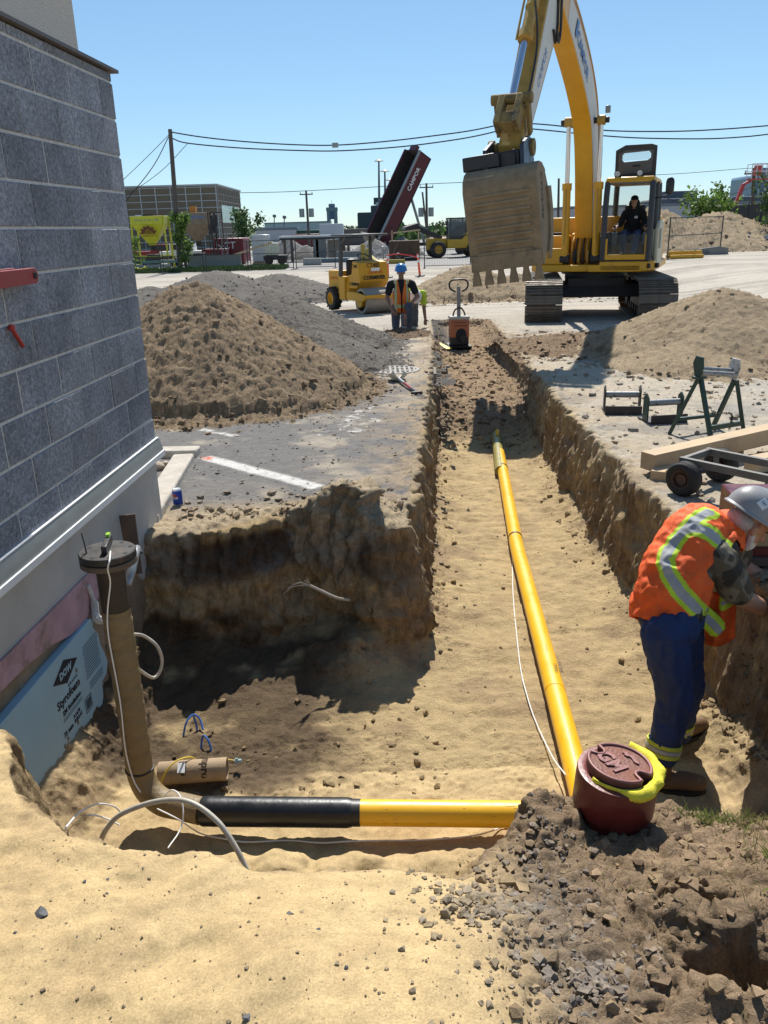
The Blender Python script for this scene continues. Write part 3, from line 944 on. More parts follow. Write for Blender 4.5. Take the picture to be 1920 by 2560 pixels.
for s, z in ((1.80, -.575), (1.76, -.56), (1.68, -.60), (1.72, -.64), (1.57, -.30), (1.64, -.55)):
    mb = MB(); c = W(s, z, .016); mb.ell(c, (.006, .009, .012), 8, 6); mb.build('dirt_clod', FOOT, brd)
# membrane flap
o = MB().tube([W(1.27, .02, .0), W(1.27, -.08, .02), W(1.30, -.16, .035), W(1.24, -.19, .08), W(1.19, -.26, .11)], [.012, .02, .024, .02, .008], 7, smooth=5).build('membrane_flap', M('pale_membrane', (.42, .42, .40), .7, var=.25, scale=20, dirt=(.2, .16, .12), damt=.4, bump=.4))
tag(o, 'torn strip of pale membrane hanging by the blue board and wrapped riser', 'membrane')

# ------------------------------------------------------------------ kerb, cobbles, can, paint
KERB = M('kerb_concrete', (.42, .38, .32), .95, var=.2, scale=9, dirt=(.28, .22, .15), damt=.4, dscale=5, bump=.6, bscale=40)
kr = thing('concrete_kerb', 'low concrete kerb edging the cobble bed at the building corner', 'kerb', (0, 0, 0))
a0 = gnd(486, 1150); a1 = gnd(404, 1290); a2 = Vector((-2.6, a0.y + .12, a0.z))
for p, q_ in ((a0, a1 + Vector((.02, -.15, 0))), (a2, a0 + Vector((.0, .09, 0)))):
    d = (q_ - p).normalized(); sd = Vector((-d.y, d.x, 0)) * .085
    mb = MB(); mb.bar(p + Vector((0, 0, -.02)) - sd * (1 if p is a0 else -1), q_ + Vector((0, 0, -.02)) - sd * (1 if p is a0 else -1), .17, .16); mb.build('kerb_stone', KERB, kr, bevel=.015)
for k, (dx, dy, r_) in enumerate(((-.26, -.30, .10), (-.42, -.18, .12), (-.25, -.62, .06), (-.38, -.50, .07), (-.55, -.40, .09), (-.20, -.15, .05), (-.3, -.8, .06))):
    me = rock_mesh(40 + k, 3, .8); co = vco(me); me.transform(Matrix.Diagonal((r_, r_ * .8, r_ * .75, 1)))
    me = evaluated(me, [('SMOOTH', dict(factor=.6, iterations=6))])
    o = link('cobble', me, M('cobble', (.36, .29, .215), .8, var=.25, scale=9), None, angle=None); me.polygons.foreach_set('use_smooth', [True] * len(me.polygons))
    o.location = (a0.x + dx, a0.y + dy, a0.z + r_ * .35); o.rotation_euler = (0, 0, k)
    tag(o, 'smooth tan cobble lying in the bed behind the concrete kerb', 'stone', 'cobbles behind the kerb')

cp = gnd(446, 1262)
can = thing('soda_can', 'blue soda can standing on the asphalt beside the kerb', 'can', (cp.x, cp.y, cp.z - .002), rz=.5)
mb = MB(); mb.lathe([(.0, .0), (.024, .0), (.0325, .008), (.033, .012), (.033, .106), (.027, .118), (.0265, .121), (.025, .119), (.0, .117)], 28)
canm, nt, b_ = newmat('can_print'); tc = node(nt, 'ShaderNodeTexCoord'); sx = node(nt, 'ShaderNodeSeparateXYZ'); nt.links.new(tc.outputs['Object'], sx.inputs[0])
c = ramp(nt, sx.outputs[2], [(.0, (.6, .6, .62)), (.0095, (.012, .045, .30)), (.107, (.012, .045, .30)), (.1085, (.62, .62, .64))]); nt.links.new(c, b_.inputs['Base Color']); b_.inputs['Metallic'].default_value = .55; b_.inputs['Roughness'].default_value = .3
for e_ in nt.nodes:
    if e_.type == 'VALTORGB': e_.color_ramp.interpolation = 'CONSTANT'
mb.build('can_body', canm, can)


def on_can(name, mat, pts, r=.0334):
    """flat mark wrapped on the can; pts in (angle-length, height)"""
    mb = MB(); n = len(pts); mb.add([(math.sin(x / .033) * r, -math.cos(x / .033) * r, z) for x, z in pts], [tuple(range(n))]); return mb.build(name, mat, can, angle=None)


cz = .062
arc = [(math.cos(t) * .027, cz + math.sin(t) * .027) for t in np.linspace(0, 2 * PI, 24, endpoint=False)]
for i in range(8):    # roundel in thin vertical strips so it follows the curve
    x0 = -.027 + i * .00675; x1 = x0 + .00675
    y = lambda x: math.sqrt(max(0, .027 ** 2 - x * x))
    on_can('roundel_white', WHITEM, [(x0, cz - y(x0)), (x1, cz - y(x1)), (x1, cz + y(x1)), (x0, cz + y(x0))])
    on_can('roundel_red', REDP, [(x0, min(cz + .007, cz + y(x0))), (x1, min(cz + .007, cz + y(x1))), (x1, cz + y(x1)), (x0, cz + y(x0))], .0337)
    on_can('roundel_blue', M('can_blue', (.012, .045, .3), .35), [(x0, cz - y(x0)), (x1, cz - y(x1)), (x1, max(cz - .008, cz - y(x1))), (x0, max(cz - .008, cz - y(x0)))], .0337)
o = text('PEPSI', .0155, INK, can, Matrix.Identity(4), ext=.0002, bold=.0004); co = vco(o.data); x_ = co[:, 0].copy(); yy = co[:, 1].copy()
co = np.stack([np.sin(x_ / .033) * .034, -np.cos(x_ / .033) * .034, cz + yy], -1); setco(o.data, co)
for ch in can.children: pass
can.rotation_euler = (0, 0, -.45)

# ------------------------------------------------------------------ pipes
YEL = M('yellow_jacket', (.86, .47, .012), .38, var=.06, scale=7, dirt=(.50, .33, .12), damt=.10, dscale=9, coat=.25)
YELB = M('yellow_jacket_scuff', (.42, .26, .05), .7)
WRAP = M('brown_tape_wrap', (.20, .14, .065), .55, var=.2, scale=6, bump=.35, bscale=60, stretch=(1, 1, 3))
OLIVE = M('olive_tape', (.30, .25, .07), .4, var=.15, scale=9, dirt=(.5, .36, .06), damt=.25)
SHRINK = M('black_shrink_sleeve', (.014, .015, .017), .34, var=.35, scale=7, dirt=(.26, .20, .13), damt=.16, dscale=7, bump=.15, bscale=30)
STEELD = M('dark_flange_steel', (.035, .033, .032), .5, metal=.4, var=.3, scale=10, dirt=(.16, .10, .06), damt=.32, dscale=9)
RC = Vector((-1.147, 3.115, 0)); PZ = -.752
la = atZ(505, 2028, PZ); lb = atZ(1335, 2036, PZ); ld = (lb - la).normalized()


def LX(px):     # point on the cross pipe axis under pixel column px
    t = (px - 505) / (1335 - 505); return la.lerp(lb, t)


riser = thing('gas_riser', 'brown tape-wrapped riser pipe with black blind flange, elbow, black sleeve and yellow run', 'pipe', (0, 0, 0))
# tape wrap with overlapped turns
pts = [RC + Vector((0, 0, z)) for z in np.linspace(.21, -.60, 90)]
mb = MB(); ring = []
for i, p in enumerate(pts):
    for k in range(28):
        a = 2 * PI * k / 28; ph = (p.z * 12 + k / 28) % 1.0
        r_ = .0585 + .0035 * ph + .0008 * math.sin(5 * a + i)
        ring.append((p.x + math.cos(a) * r_, p.y + math.sin(a) * r_, p.z))
mb.add(ring, [(i * 28 + k, i * 28 + (k + 1) % 28, (i + 1) * 28 + (k + 1) % 28, (i + 1) * 28 + k) for i in range(89) for k in range(28)])
mb.build('wrapped_pipe', WRAP, riser, angle=25)
el = [RC + Vector((0, 0, -.59)), RC + Vector((.004, -.002, -.65)), RC + Vector((.035, -.02, -.71)), RC + Vector((.10, -.05, PZ + .004))]
P2 = LX(505); el += [el[-1].lerp(P2, .45), P2]
MB().tube(el, .0605, 26, smooth=7).build('elbow', WRAP, riser)
MB().torus(RC + Vector((0, 0, -.595)), .0605, .006, k=8).build('tape_band', BLACK, riser)
MB().cyl(RC + Vector((0, 0, .20)), RC + Vector((0, 0, .42)), .0575, n=28).build('bare_neck', M('rusty_neck', (.045, .032, .024), .6, metal=.2, var=.4, scale=14, dirt=(.12, .05, .02), damt=.3), riser)
fl = MB(); fl.lathe([(.0, .418), (.112, .418), (.115, .421), (.115, .440), (.112, .443), (0, .443)], 40, c=RC); fl.build('weld_flange', M('tan_flange', (.11, .085, .06), .6, metal=.3, var=.3), riser)
fl = MB(); fl.lathe([(.0, .447), (.112, .447), (.115, .450), (.115, .472), (.111, .476), (0, .476)], 40, c=RC); bfo = fl.build('blind_flange', STEELD, riser)
for k in range(8):
    a = PI / 8 + k * PI / 4; c = RC + Vector((math.cos(a) * .092, math.sin(a) * .092, .4765))
    MB().cyl(c, c + Vector((0, 0, .0008)), .0095, n=12).build('bolt_hole', INK, bfo)
sl_ = MB(); sa, sb = LX(503), LX(884); u_ = ld
sl_.lathe([(0, 0), (.060, 0), (.0655, .012), (.066, .05), (.0655, (sb - sa).length - .05), (.066, (sb - sa).length - .02), (.062, (sb - sa).length), (0, (sb - sa).length)], 32, c=sa, axis=u_)
sl_.build('black_sleeve', SHRINK, riser, angle=50)
MB().tube([LX(878), LX(886), LX(896), LX(906)], .0595, 26, smooth=2).build('tape_joint', BLACK, riser)
MB().cyl(LX(900), LX(1335) + ld * .35, .0575, n=32).build('yellow_pipe', YEL, riser)
for k in range(14):    # scuffs rubbed into the jacket
    c = LX(random.uniform(930, 1300)); a = random.uniform(-1.9, .2); s3 = Vector((0, math.sin(a), math.cos(a)))
    c = c + Vector((0, s3.y, s3.z)) * .0572; MB().bar(c, c + ld * random.uniform(.008, .05), .002, .0012).build('scuff', YELB, riser)

# long pipe up the trench
z_of = lambda y: -.87 - .012 * (y - 3) + .075
def LP(px, py):
    P = atZ(px, py, -.8)
    for _ in range(6): P = atZ(px, py, z_of(P.y))
    return P
A = LP(1448, 1958); Bm = LP(1293, 1370); Cc = LP(1243, 1100)
dirn = (Cc - A).normalized()
lpipe = thing('trench_pipe', 'long yellow gas pipe lying along the trench floor with black and olive tape', 'pipe', (0, 0, 0))
A0 = A - dirn * .35
def LA(t): return A0.lerp(Cc, t)
ring = []
N = 60
MB().tube([A0] + [A.lerp(Bm, k / 6) for k in range(7)] + [Bm.lerp(Cc, k / 6) for k in range(1, 6)], .0585, 30, smooth=3).build('jacketed_pipe', YEL, lpipe)
D2 = (Cc - Bm).normalized(); p0 = LP(1251, 1178); p1 = Cc + D2 * .25
MB().tube([p0, p0.lerp(p1, .33), p0.lerp(p1, .66), p1], .0605, 28, smooth=3).build('olive_wrap', OLIVE, lpipe)
for px, py, m_, r_ in ((1291, 1346, BLACK, .061), (1254, 1172, BLACK, .0625), (1414, 1728, YEL, .0605)):
    c = LP(px, py); s0 = A if c.y < Bm.y else Bm; c = s0 + D2 * (c - s0).dot(D2) if s0 is Bm else A + (Bm - A).normalized() * (c - A).dot((Bm - A).normalized()); MB().tube([c - D2 * .014, c, c + D2 * .014], r_, 28).build('tape_band', m_, lpipe)
for k in range(26):
    t = random.random() ** 1.3; c = A.lerp(Bm, t); a = random.uniform(-.9, .5); c = c + Vector((math.sin(a) * .058, 0, math.cos(a) * .058))
    MB().bar(c, c + D2 * random.uniform(.01, .12), .0025, .0015).build('scuff', YELB if k % 3 else INK, lpipe)
o = text('8-216.7-\n20-05-2024', .028, INK, lpipe, frame(LP(1400, 1690) + Vector((-.012, 0, .0595)), D2, Vector((-1, 0, .1))), ext=.0004)
# torn yellow tape at its end
o = MB().tube([Cc + Vector((0, .0, .06)), Cc + Vector((.01, .05, .09)), Cc + Vector((.0, .10, .10))], [.02, .03, .008], 5, smooth=2).build('torn_tape', YEL, lpipe)


def wire(name, label, pts, r, mat, cat='wire', n=8, sm=7, group=None):
    o = MB().tube(pts, r, n, smooth=sm).build(name, mat); tag(o, label, cat, group); return o


def fz(px, py, h=.026):
    """point on the terrain seen at a pixel"""
    d = ray(px, py); t = .8
    while t < 40:
        P = CAM + d * t
        if P.z < gz(P.x, P.y) + h: break
        t += .02
    return CAM + d * t


wire('tracer_wire', 'white tracer wire lying along the left side of the trench pipe', [LP(1290, 1350) + Vector((-.03, -.01, .055)), fz(1281, 1400), fz(1283, 1490), fz(1293, 1600), fz(1303, 1680), fz(1318, 1740), fz(1338, 1800, .02), fz(1380, 1890, .05), LP(1437, 1950) + Vector((-.045, 0, .03))], .0034, WIREW)
wire('tracer_wire', 'white wire running in front of the black sleeve and yellow cross pipe', [atY(393, 2022, 2.95), atY(445, 2048, 2.92), fz(500, 2083, .02), fz(560, 2097), fz(620, 2105), fz(720, 2101), fz(800, 2107), fz(880, 2103), fz(960, 2101), fz(1060, 2100), fz(1190, 2088), fz(1275, 2060, .02)], .0034, WIREW)
wire('tracer_wire', 'white wire taped up the front of the wrapped riser', [RC + Vector((.02, -.02, .478)), RC + Vector((.045, -.115, .475)), RC + Vector((.035, -.12, .44)), RC + Vector((.02, -.075, .36)), RC + Vector((-.012, -.066, .23)), RC + Vector((-.025, -.064, .1)), RC + Vector((-.018, -.066, -.2)), RC + Vector((-.028, -.064, -.45)), RC + Vector((-.012, -.07, -.60)), RC + Vector((.02, -.09, -.66))], .0032, WIREW)
STRAND = M('grey_strand_cable', (.42, .39, .33), .6, metal=.2, var=.15, scale=30)
wire('strand_cable', 'thick grey stranded cable arching out of the sand', [atY(250, 2105, 2.36), atY(268, 2070, 2.36), atY(305, 2034, 2.37), atY(390, 2004, 2.36), atY(470, 2004, 2.32), atY(540, 2050, 2.27), atY(590, 2120, 2.22), atY(620, 2185, 2.18), atY(628, 2215, 2.17)], .0095, STRAND, 'cable', 12, 9)
wire('white_wire', 'white wire looping behind the arching cable', [atY(410, 1990, 2.9), atY(430, 1975, 2.9), atY(450, 1990, 2.85), atY(458, 2030, 2.8), atY(450, 2075, 2.75), atY(420, 2120, 2.65)], .0032, WIREW)
wire('white_wire', 'long white wire end curving over the sand bank left of the cable', [fz(165, 2068, .02), atY(200, 2030, 2.5), atY(245, 2010, 2.55), atY(285, 2016, 2.6), atY(305, 2035, 2.62)], .0032, WIREW)
wire('white_wire', 'short white wire lying low on the sand bank edge', [fz(170, 2075, .01), atY(215, 2040, 2.48), atY(262, 2045, 2.5), atY(298, 2062, 2.5)], .0032, WIREW)
wire('white_wire', 'white wire end poking out at the sand crest', [atY(372, 2134, 2.35), atY(400, 2140, 2.3), atY(430, 2160, 2.2)], .0032, WIREW)
wire('strand_cable', 'grey cable loop sticking out behind the wrapped riser', [atY(330, 1585, 3.45), atY(360, 1590, 3.5), atY(392, 1615, 3.5), atY(405, 1650, 3.5), atY(398, 1682, 3.48), atY(380, 1694, 3.45), atY(345, 1672, 3.4), atY(330, 1660, 3.35)], .008, STRAND, 'cable', 10, 8)
br = thing('broken_cable', 'frayed end of a pale cable sticking out of the pit wall', 'cable', (0, 0, 0))
MB().tube([atY(872, 1500, 4.5), atY(840, 1494, 4.42), atY(800, 1476, 4.4), atY(775, 1464, 4.38)], .009, 9, smooth=5).build('cable', STRAND, br)
for k, (px, py) in enumerate(((709, 1485), (745, 1448), (752, 1458), (735, 1462), (768, 1446), (720, 1470), (760, 1450))):
    MB().tube([atY(780, 1466, 4.38), atY((780 + px) / 2, 1460 + (k % 3) * 4 - 4, 4.36), atY(px, py, 4.34)], .0018, 5, smooth=4).build('strand', STRAND, br)
BLUEW = M('blue_cable', (.03, .13, .42), .45)
wire('blue_cable', 'tall blue cable loop at the foot of the pit wall', [atY(455, 1875, 3.75), atY(463, 1815, 3.8), atY(480, 1788, 3.85), atY(498, 1795, 3.85), atY(508, 1825, 3.8)], .0055, BLUEW, 'cable')
wire('blue_cable', 'middle blue cable bent down beside the tall loop', [atY(484, 1790, 3.85), atY(492, 1820, 3.82), atY(490, 1850, 3.78), atY(482, 1868, 3.75)], .0055, BLUEW, 'cable')
wire('blue_cable', 'short blue cable loop just above the cardboard tube', [atY(508, 1905, 3.6), atY(503, 1870, 3.65), atY(508, 1840, 3.68), atY(520, 1850, 3.65), atY(528, 1880, 3.62), atY(522, 1905, 3.6)], .0055, BLUEW, 'cable')
# cardboard tube
CARD = M('cardboard', (.33, .24, .145), .85, var=.2, scale=8, dirt=(.20, .14, .09), damt=.35, dscale=5, bump=.2)
ta = atZ(398, 1934, -.80); tb = atZ(568, 1922, -.80); td_ = (tb - ta).normalized()
tube_ = thing('cardboard_tube', 'brown printed cardboard tube lying behind the black sleeve', 'tube', (0, 0, 0))
L_ = (tb - ta).length
MB().lathe([(.048, .004), (.055, 0), (.056, .004), (.056, L_ - .004), (.055, L_), (.049, L_), (.048, L_ - .02)], 30, c=ta, axis=td_).build('tube_wall', CARD, tube_)
MB().cyl(ta + td_ * .01, tb - td_ * .01, .0485, n=24).build('plug', M('card_plug', (.40, .34, .27), .9), tube_)
up_ = Vector((0, -.55, .83))
for f_, t_ in ((.40, 'pro'), (.70, 'mpro')):
    c = ta.lerp(tb, f_) + up_ * .0562
    o = text(t_, .055, M('brown_ink', (.09, .06, .035), .9), tube_, Matrix.Identity(4), ext=.0003, bold=.002); co = vco(o.data)
    q_ = Vector((0, 0, 1)); arc_ = co[:, 0] / .056
    base = np.array(ta.lerp(tb, f_)); U0 = np.array(up_); T0 = np.array(td_); S0 = np.cross(U0, T0)
    co = base + (np.cos(arc_)[:, None] * U0 - np.sin(arc_)[:, None] * S0) * .0568 + co[:, 1][:, None] * T0
    setco(o.data, co)
c = ta.lerp(tb, .36) + up_ * .0575; MB().bar(c - td_ * .018, c + td_ * .018, .05, .001, up=up_).build('paper_label', WHITEM, tube_)
wire('yellow_wire', 'yellow wire draped over the cardboard tube', [atY(398, 1985, 3.28), atY(402, 1960, 3.27), atY(415, 1930, 3.28), atY(440, 1903, 3.32), atY(475, 1893, 3.38), atY(500, 1902, 3.42), atY(560, 1898, 3.45), atY(600, 1905, 3.45)], .004, M('yellow_wire_skin', (.6, .42, .04), .5))
cn = thing('wire_connector', 'pale blue wire connector at the end of the yellow wire', 'connector', atY(592, 1903, 3.44))
MB().cyl((-.01, 0, 0), (.025, 0, .004), .010, .008, n=10).build('barrel', M('pale_blue_plastic', (.35, .5, .52), .4), cn)
for s_ in (-1, 1): MB().box((0, 0, s_ * .011), (.014, .004, .014)).build('wing', M('pale_blue_plastic', (.35, .5, .52), .4), cn)
# small level, zip tie, conduit, rusty plate by the flange
lv = thing('spirit_level', 'small black torpedo level standing on the blind flange', 'level', RC + Vector((-.005, .02, .477)), rz=PI / 2 + .15)
MB().box((0, 0, .018), (.15, .022, .034)).build('body', BLACK, lv, bevel=.003)
MB().box((.05, 0, .040), (.03, .016, .014)).build('vial', M('green_vial', (.35, .6, .08), .2), lv)
wire('zip_tie', 'black zip tie standing up from a flange bolt hole', [RC + Vector((-.075, -.03, .47)), RC + Vector((-.078, -.03, .52)), RC + Vector((-.083, -.03, .565))], .003, BLACK, 'zip tie')
cdt = thing('grey_conduit', 'short grey conduit with taped elbow behind the flange', 'conduit', (0, 0, 0))
MB().tube([atY(318, 1462, 3.3), atY(330, 1425, 3.35), atY(338, 1385, 3.42), atY(342, 1372, 3.5)], .019, 14, smooth=4).build('pipe', M('galvanised', (.30, .31, .31), .4, metal=.5, var=.3, scale=14), cdt)
MB().torus(atY(341, 1378, 3.46), .021, .009, axis=(.3, .3, 1)).build('tape', BLACK, cdt)
pp = gnd(338, 1372)
pl_ = thing('steel_plate', 'rusty steel plate stuck upright in the soil behind the flange', 'plate', (0, 0, 0))
pts = [atY(313, 1372, 4.22), atY(347, 1368, 4.22), atY(337, 1285, 4.30), atY(297, 1290, 4.30)]
pts[0].z -= .16; pts[1].z -= .16
MB().add(pts + [p + Vector((.0, .008, 0)) for p in pts], [(0, 1, 2, 3), (7, 6, 5, 4), (0, 4, 5, 1), (1, 5, 6, 2), (2, 6, 7, 3), (3, 7, 4, 0)]).build('sheet', RUST, pl_)

# ------------------------------------------------------------------ people
from mathutils.bvhtree import BVHTree
SKIN = M('skin', (.42, .22, .14), .55, var=.12, scale=18, bump=.15, bscale=120)
SKIND = M('skin_tan', (.25, .13, .085), .55, var=.12, scale=18)


def head_parts(mb, c, f, u, k=1.0):
    """skull, jaw, nose, ears around c; f faces forward, u up"""
    c = Vector(c); f = Vector(f).normalized(); s = Vector(f).cross(u).normalized(); u = s.cross(f)
    R = Matrix((s, f, u)).transposed()
    mb.ell(c + u * .02 * k, (.073 * k, .094 * k, .10 * k), 16, 12, R)
    mb.ell(c + f * .03 * k - u * .05 * k, (.058 * k, .065 * k, .068 * k), 14, 10, R)
    mb.cap(c + f * .085 * k - u * .095 * k, c + f * .06 * k - u * .09 * k, .022 * k, .035 * k)
    mb.cap(c + f * .10 * k - u * .0 * k, c + f * .116 * k - u * .035 * k, .011 * k, .017 * k)
    mb.cap(c + f * .088 * k + u * .022 * k + s * .03 * k, c + f * .088 * k + u * .022 * k - s * .03 * k, .014 * k, .014 * k)
    for q in (-1, 1):
        mb.ell(c + s * (q * .078 * k) - f * .005 * k - u * .015 * k, (.012 * k, .022 * k, .034 * k), 8, 6, R)
    mb.cap(c + f * .095 * k - u * .068 * k + s * .018 * k, c + f * .095 * k - u * .068 * k - s * .018 * k, .011 * k, .011 * k)
    return s, f, u


def hand(mb, w, d, pn, k=1.0, curl=.6):
    """palm, four bent fingers of different length and a thumb; w wrist, d finger direction, pn palm normal"""
    w = Vector(w); d = Vector(d).normalized(); pn = Vector(pn); pn = (pn - d * pn.dot(d)).normalized(); s = d.cross(pn)
    mb.cap(w, w + d * .075 * k, .024 * k, .026 * k, flat=.65, side=s)
    mb.cap(w + d * .05 * k + s * .02 * k, w + d * .085 * k + s * .022 * k, .018 * k, .016 * k)
    mb.cap(w + d * .05 * k - s * .02 * k, w + d * .085 * k - s * .022 * k, .018 * k, .016 * k)
    for i, (o_, L) in enumerate(((-.032, .068), (-.011, .08), (.011, .075), (.032, .058))):
        b0 = w + d * .088 * k + s * o_ * k; d1 = (d + pn * curl * .5).normalized(); b1 = b0 + d1 * L * .45 * k
        d2 = (d + pn * curl * 1.6).normalized(); b2 = b1 + d2 * L * .55 * k
        mb.cap(b0, b1, .0095 * k, .009 * k, n=8); mb.cap(b1, b2, .009 * k, .0075 * k, n=8)
    t0 = w + d * .03 * k - s * .03 * k; t1 = t0 + (d * .6 - s * .8 + pn * .3).normalized() * .045 * k; t2 = t1 + (d + pn * .5).normalized() * .035 * k
    mb.cap(t0, t1, .013 * k, .011 * k, n=8); mb.cap(t1, t2, .011 * k, .009 * k, n=8)


def hardhat(parent, c, f, u, mat, k=1.0, band=BLACK):
    c = Vector(c); f = Vector(f).normalized(); s = f.cross(Vector(u)).normalized(); u = s.cross(f)
    X = Matrix.Translation(c) @ Matrix((s, f, u)).transposed().to_4x4()
    prof = []
    mb = MB(X); n = 36; m = 10; vs = []
    for j in range(m + 1):
        a = PI / 2 * j / m; r_ = math.cos(a); z = math.sin(a)
        for i in range(n):
            t = 2 * PI * i / n; ridge = .006 * max(0, math.cos(t * 1) ** 8) if j > 2 else 0
            vs.append((math.sin(t) * .122 * k * r_, math.cos(t) * .148 * k * r_, (z ** .9) * .132 * k + (.008 * k * (1 - abs(math.sin(t))) ** 3 * r_ if j else 0)))
    mb.add(vs, [(j * n + i, j * n + (i + 1) % n, (j + 1) * n + (i + 1) % n, (j + 1) * n + i) for j in range(m) for i in range(n)])
    shell = mb.build('hat_shell', mat, parent)
    mb = MB(X); vs = []
    for r_, z in ((1.0, .004), (1.07, -.006), (1.07, -.012), (1.0, -.006)):
        for i in range(n):
            t = 2 * PI * i / n; pk = 1 + (.24 * max(0, math.cos(t)) ** 2 if r_ > 1 else 0)
            vs.append((math.sin(t) * .122 * k * r_, math.cos(t) * .148 * k * r_ * pk, (z - .012 * max(0, math.cos(t)) * (r_ > 1)) * k))
    mb.add(vs, [(j * n + i, j * n + (i + 1) % n, ((j + 1) % 4) * n + (i + 1) % n, ((j + 1) % 4) * n + i) for j in range(4) for i in range(n)])
    mb.build('hat_brim', mat, parent)
    return shell, X


def vestmat(name, base, lime, tape):
    m, nt, b = newmat(name)
    at = node(nt, 'ShaderNodeAttribute'); at.attribute_name = 'band'
    c = ramp(nt, at.outputs['Fac'], [(0., tape), (.5, lime), (.999, base)])
    for e in nt.nodes:
        if e.type == 'VALTORGB': e.color_ramp.interpolation = 'CONSTANT'
    tc = node(nt, 'ShaderNodeTexCoord'); n = node(nt, 'ShaderNodeTexNoise'); n.inputs['Scale'].default_value = 12; n.inputs['Detail'].default_value = 6; nt.links.new(tc.outputs['Object'], n.inputs[0])
    c = mixc(nt, 1., c, ramp(nt, n.outputs[0], [(.3, .82), (.7, 1.1)]), 'MULTIPLY')
    nt.links.new(c, b.inputs['Base Color']); b.inputs['Roughness'].default_value = .75
    w = node(nt, 'ShaderNodeTexVoronoi'); w.inputs['Scale'].default_value = 260; nt.links.new(tc.outputs['Object'], w.inputs[0])
    bp = node(nt, 'ShaderNodeBump'); bp.inputs['Strength'].default_value = .25; bp.inputs['Distance'].default_value = .003; nt.links.new(w.outputs[0], bp.inputs['Height']); nt.links.new(bp.outputs[0], b.inputs['Normal'])
    return m


def setband(me, v):
    a = me.attributes.new('band', 'FLOAT', 'POINT'); a.data.foreach_set('value', np.asarray(v, np.float32))


def segdist(co, P):
    d = np.full(len(co), 9.)
    for a, b in zip(P[:-1], P[1:]):
        a = np.array(a); b = np.array(b); ab = b - a
        t = np.clip(((co - a) @ ab) / (ab @ ab), 0, 1)
        d = np.minimum(d, np.linalg.norm(co - a - t[:, None] * ab, axis=1))
    return d


def camo(name):
    m, nt, b = newmat(name); tc = node(nt, 'ShaderNodeTexCoord')
    n = node(nt, 'ShaderNodeTexNoise'); n.inputs['Scale'].default_value = 9; n.inputs['Detail'].default_value = 2; nt.links.new(tc.outputs['Object'], n.inputs[0])
    c = ramp(nt, n.outputs[0], [(0, (.03, .028, .022)), (.43, (.10, .085, .055)), (.52, (.17, .15, .105)), (.60, (.07, .06, .04))])
    for e in nt.nodes:
        if e.type == 'VALTORGB': e.color_ramp.interpolation = 'CONSTANT'
    nt.links.new(c, b.inputs['Base Color']); b.inputs['Roughness'].default_value = .9
    return m


LIME = (.52, .72, .03); TAPE = (.36, .37, .38); ORANGE = (.85, .085, .012)
NAVY = M('navy_coverall', (.016, .034, .105), .85, var=.25, scale=8, bump=.35, bscale=28)
LIMEM = M('lime_trim', (.45, .5, .05), .7); TAPEM = M('silver_tape', (.33, .34, .34), .5)
BOOTM = M('tan_boot', (.15, .085, .04), .7, var=.3, scale=12, dirt=(.3, .22, .13), damt=.3); SOLE = M('boot_sole', (.02, .018, .016), .8)

w1 = thing('person', 'worker in grey hard hat, orange vest and navy trousers bending over the trench edge', 'person', (1.40, 3.4, -.87))
OFF = Vector((1.40, 3.4, -.87))


def PX(px, py, Y): return atY(px, py, Y) - OFF


hR = PX(1662, 1580, 3.33); hL = PX(1700, 1560, 3.53); kR = PX(1688, 1745, 3.27); kL = PX(1715, 1720, 3.52); aR = PX(1652, 1893, 3.22); aL = PX(1690, 1828, 3.58)
mb = MB()
mb.cap(hR, kR, .105, .082); mb.cap(kR, aR, .080, .072); mb.cap(hL, kL, .105, .082); mb.cap(kL, aL, .08, .07)
pel = (hR + hL) / 2
mb.cap(pel + Vector((-.02, -.05, .05)), pel + Vector((-.02, .06, .05)), .125, .125); mb.cap(pel + Vector((0, 0, .05)), pel + Vector((.03, .04, .14)), .135, .13)
me = blob(mb, .009, 5, .008, 16)
co = vco(me); nr = vno(me); fo = np.abs(fbm(co[:, 0] * 9, co[:, 1] * 9, co[:, 2] * 3.2, 3)); sag = ss(.45, .10, co[:, 2])
fo2 = np.sin((co[:, 2] * 46 + 3 * fbm(co[:, 0] * 5, co[:, 1] * 5, co[:, 2] * 5, 2)) * 1.0) * (ss(.30, .12, co[:, 2]) + .35 * np.exp(-((co[:, 2] - .45) / .07) ** 2))
co += nr * (-.035 * fo + .006 * fo2 + .008)[:, None]; setco(me, co)
NV, nt, b_ = newmat('trouser_cloth')
tro = link('trousers', me, NAVY, w1, angle=None); me.polygons.foreach_set('use_smooth', [True] * len(me.polygons))
for a_, k_ in ((aR, kR), (aL, kL)):
    d_ = (k_ - a_).normalized()
    for o_, r_, m_ in ((.0, .081, LIMEM), (.022, .0825, TAPEM), (.044, .082, LIMEM)):
        q0 = a_ + d_ * (o_ + .02); MB().lathe([(r_ - .006, 0), (r_, .002), (r_, .02), (r_ - .006, .022)], 24, c=q0, axis=d_).build('cuff_band', m_, w1)
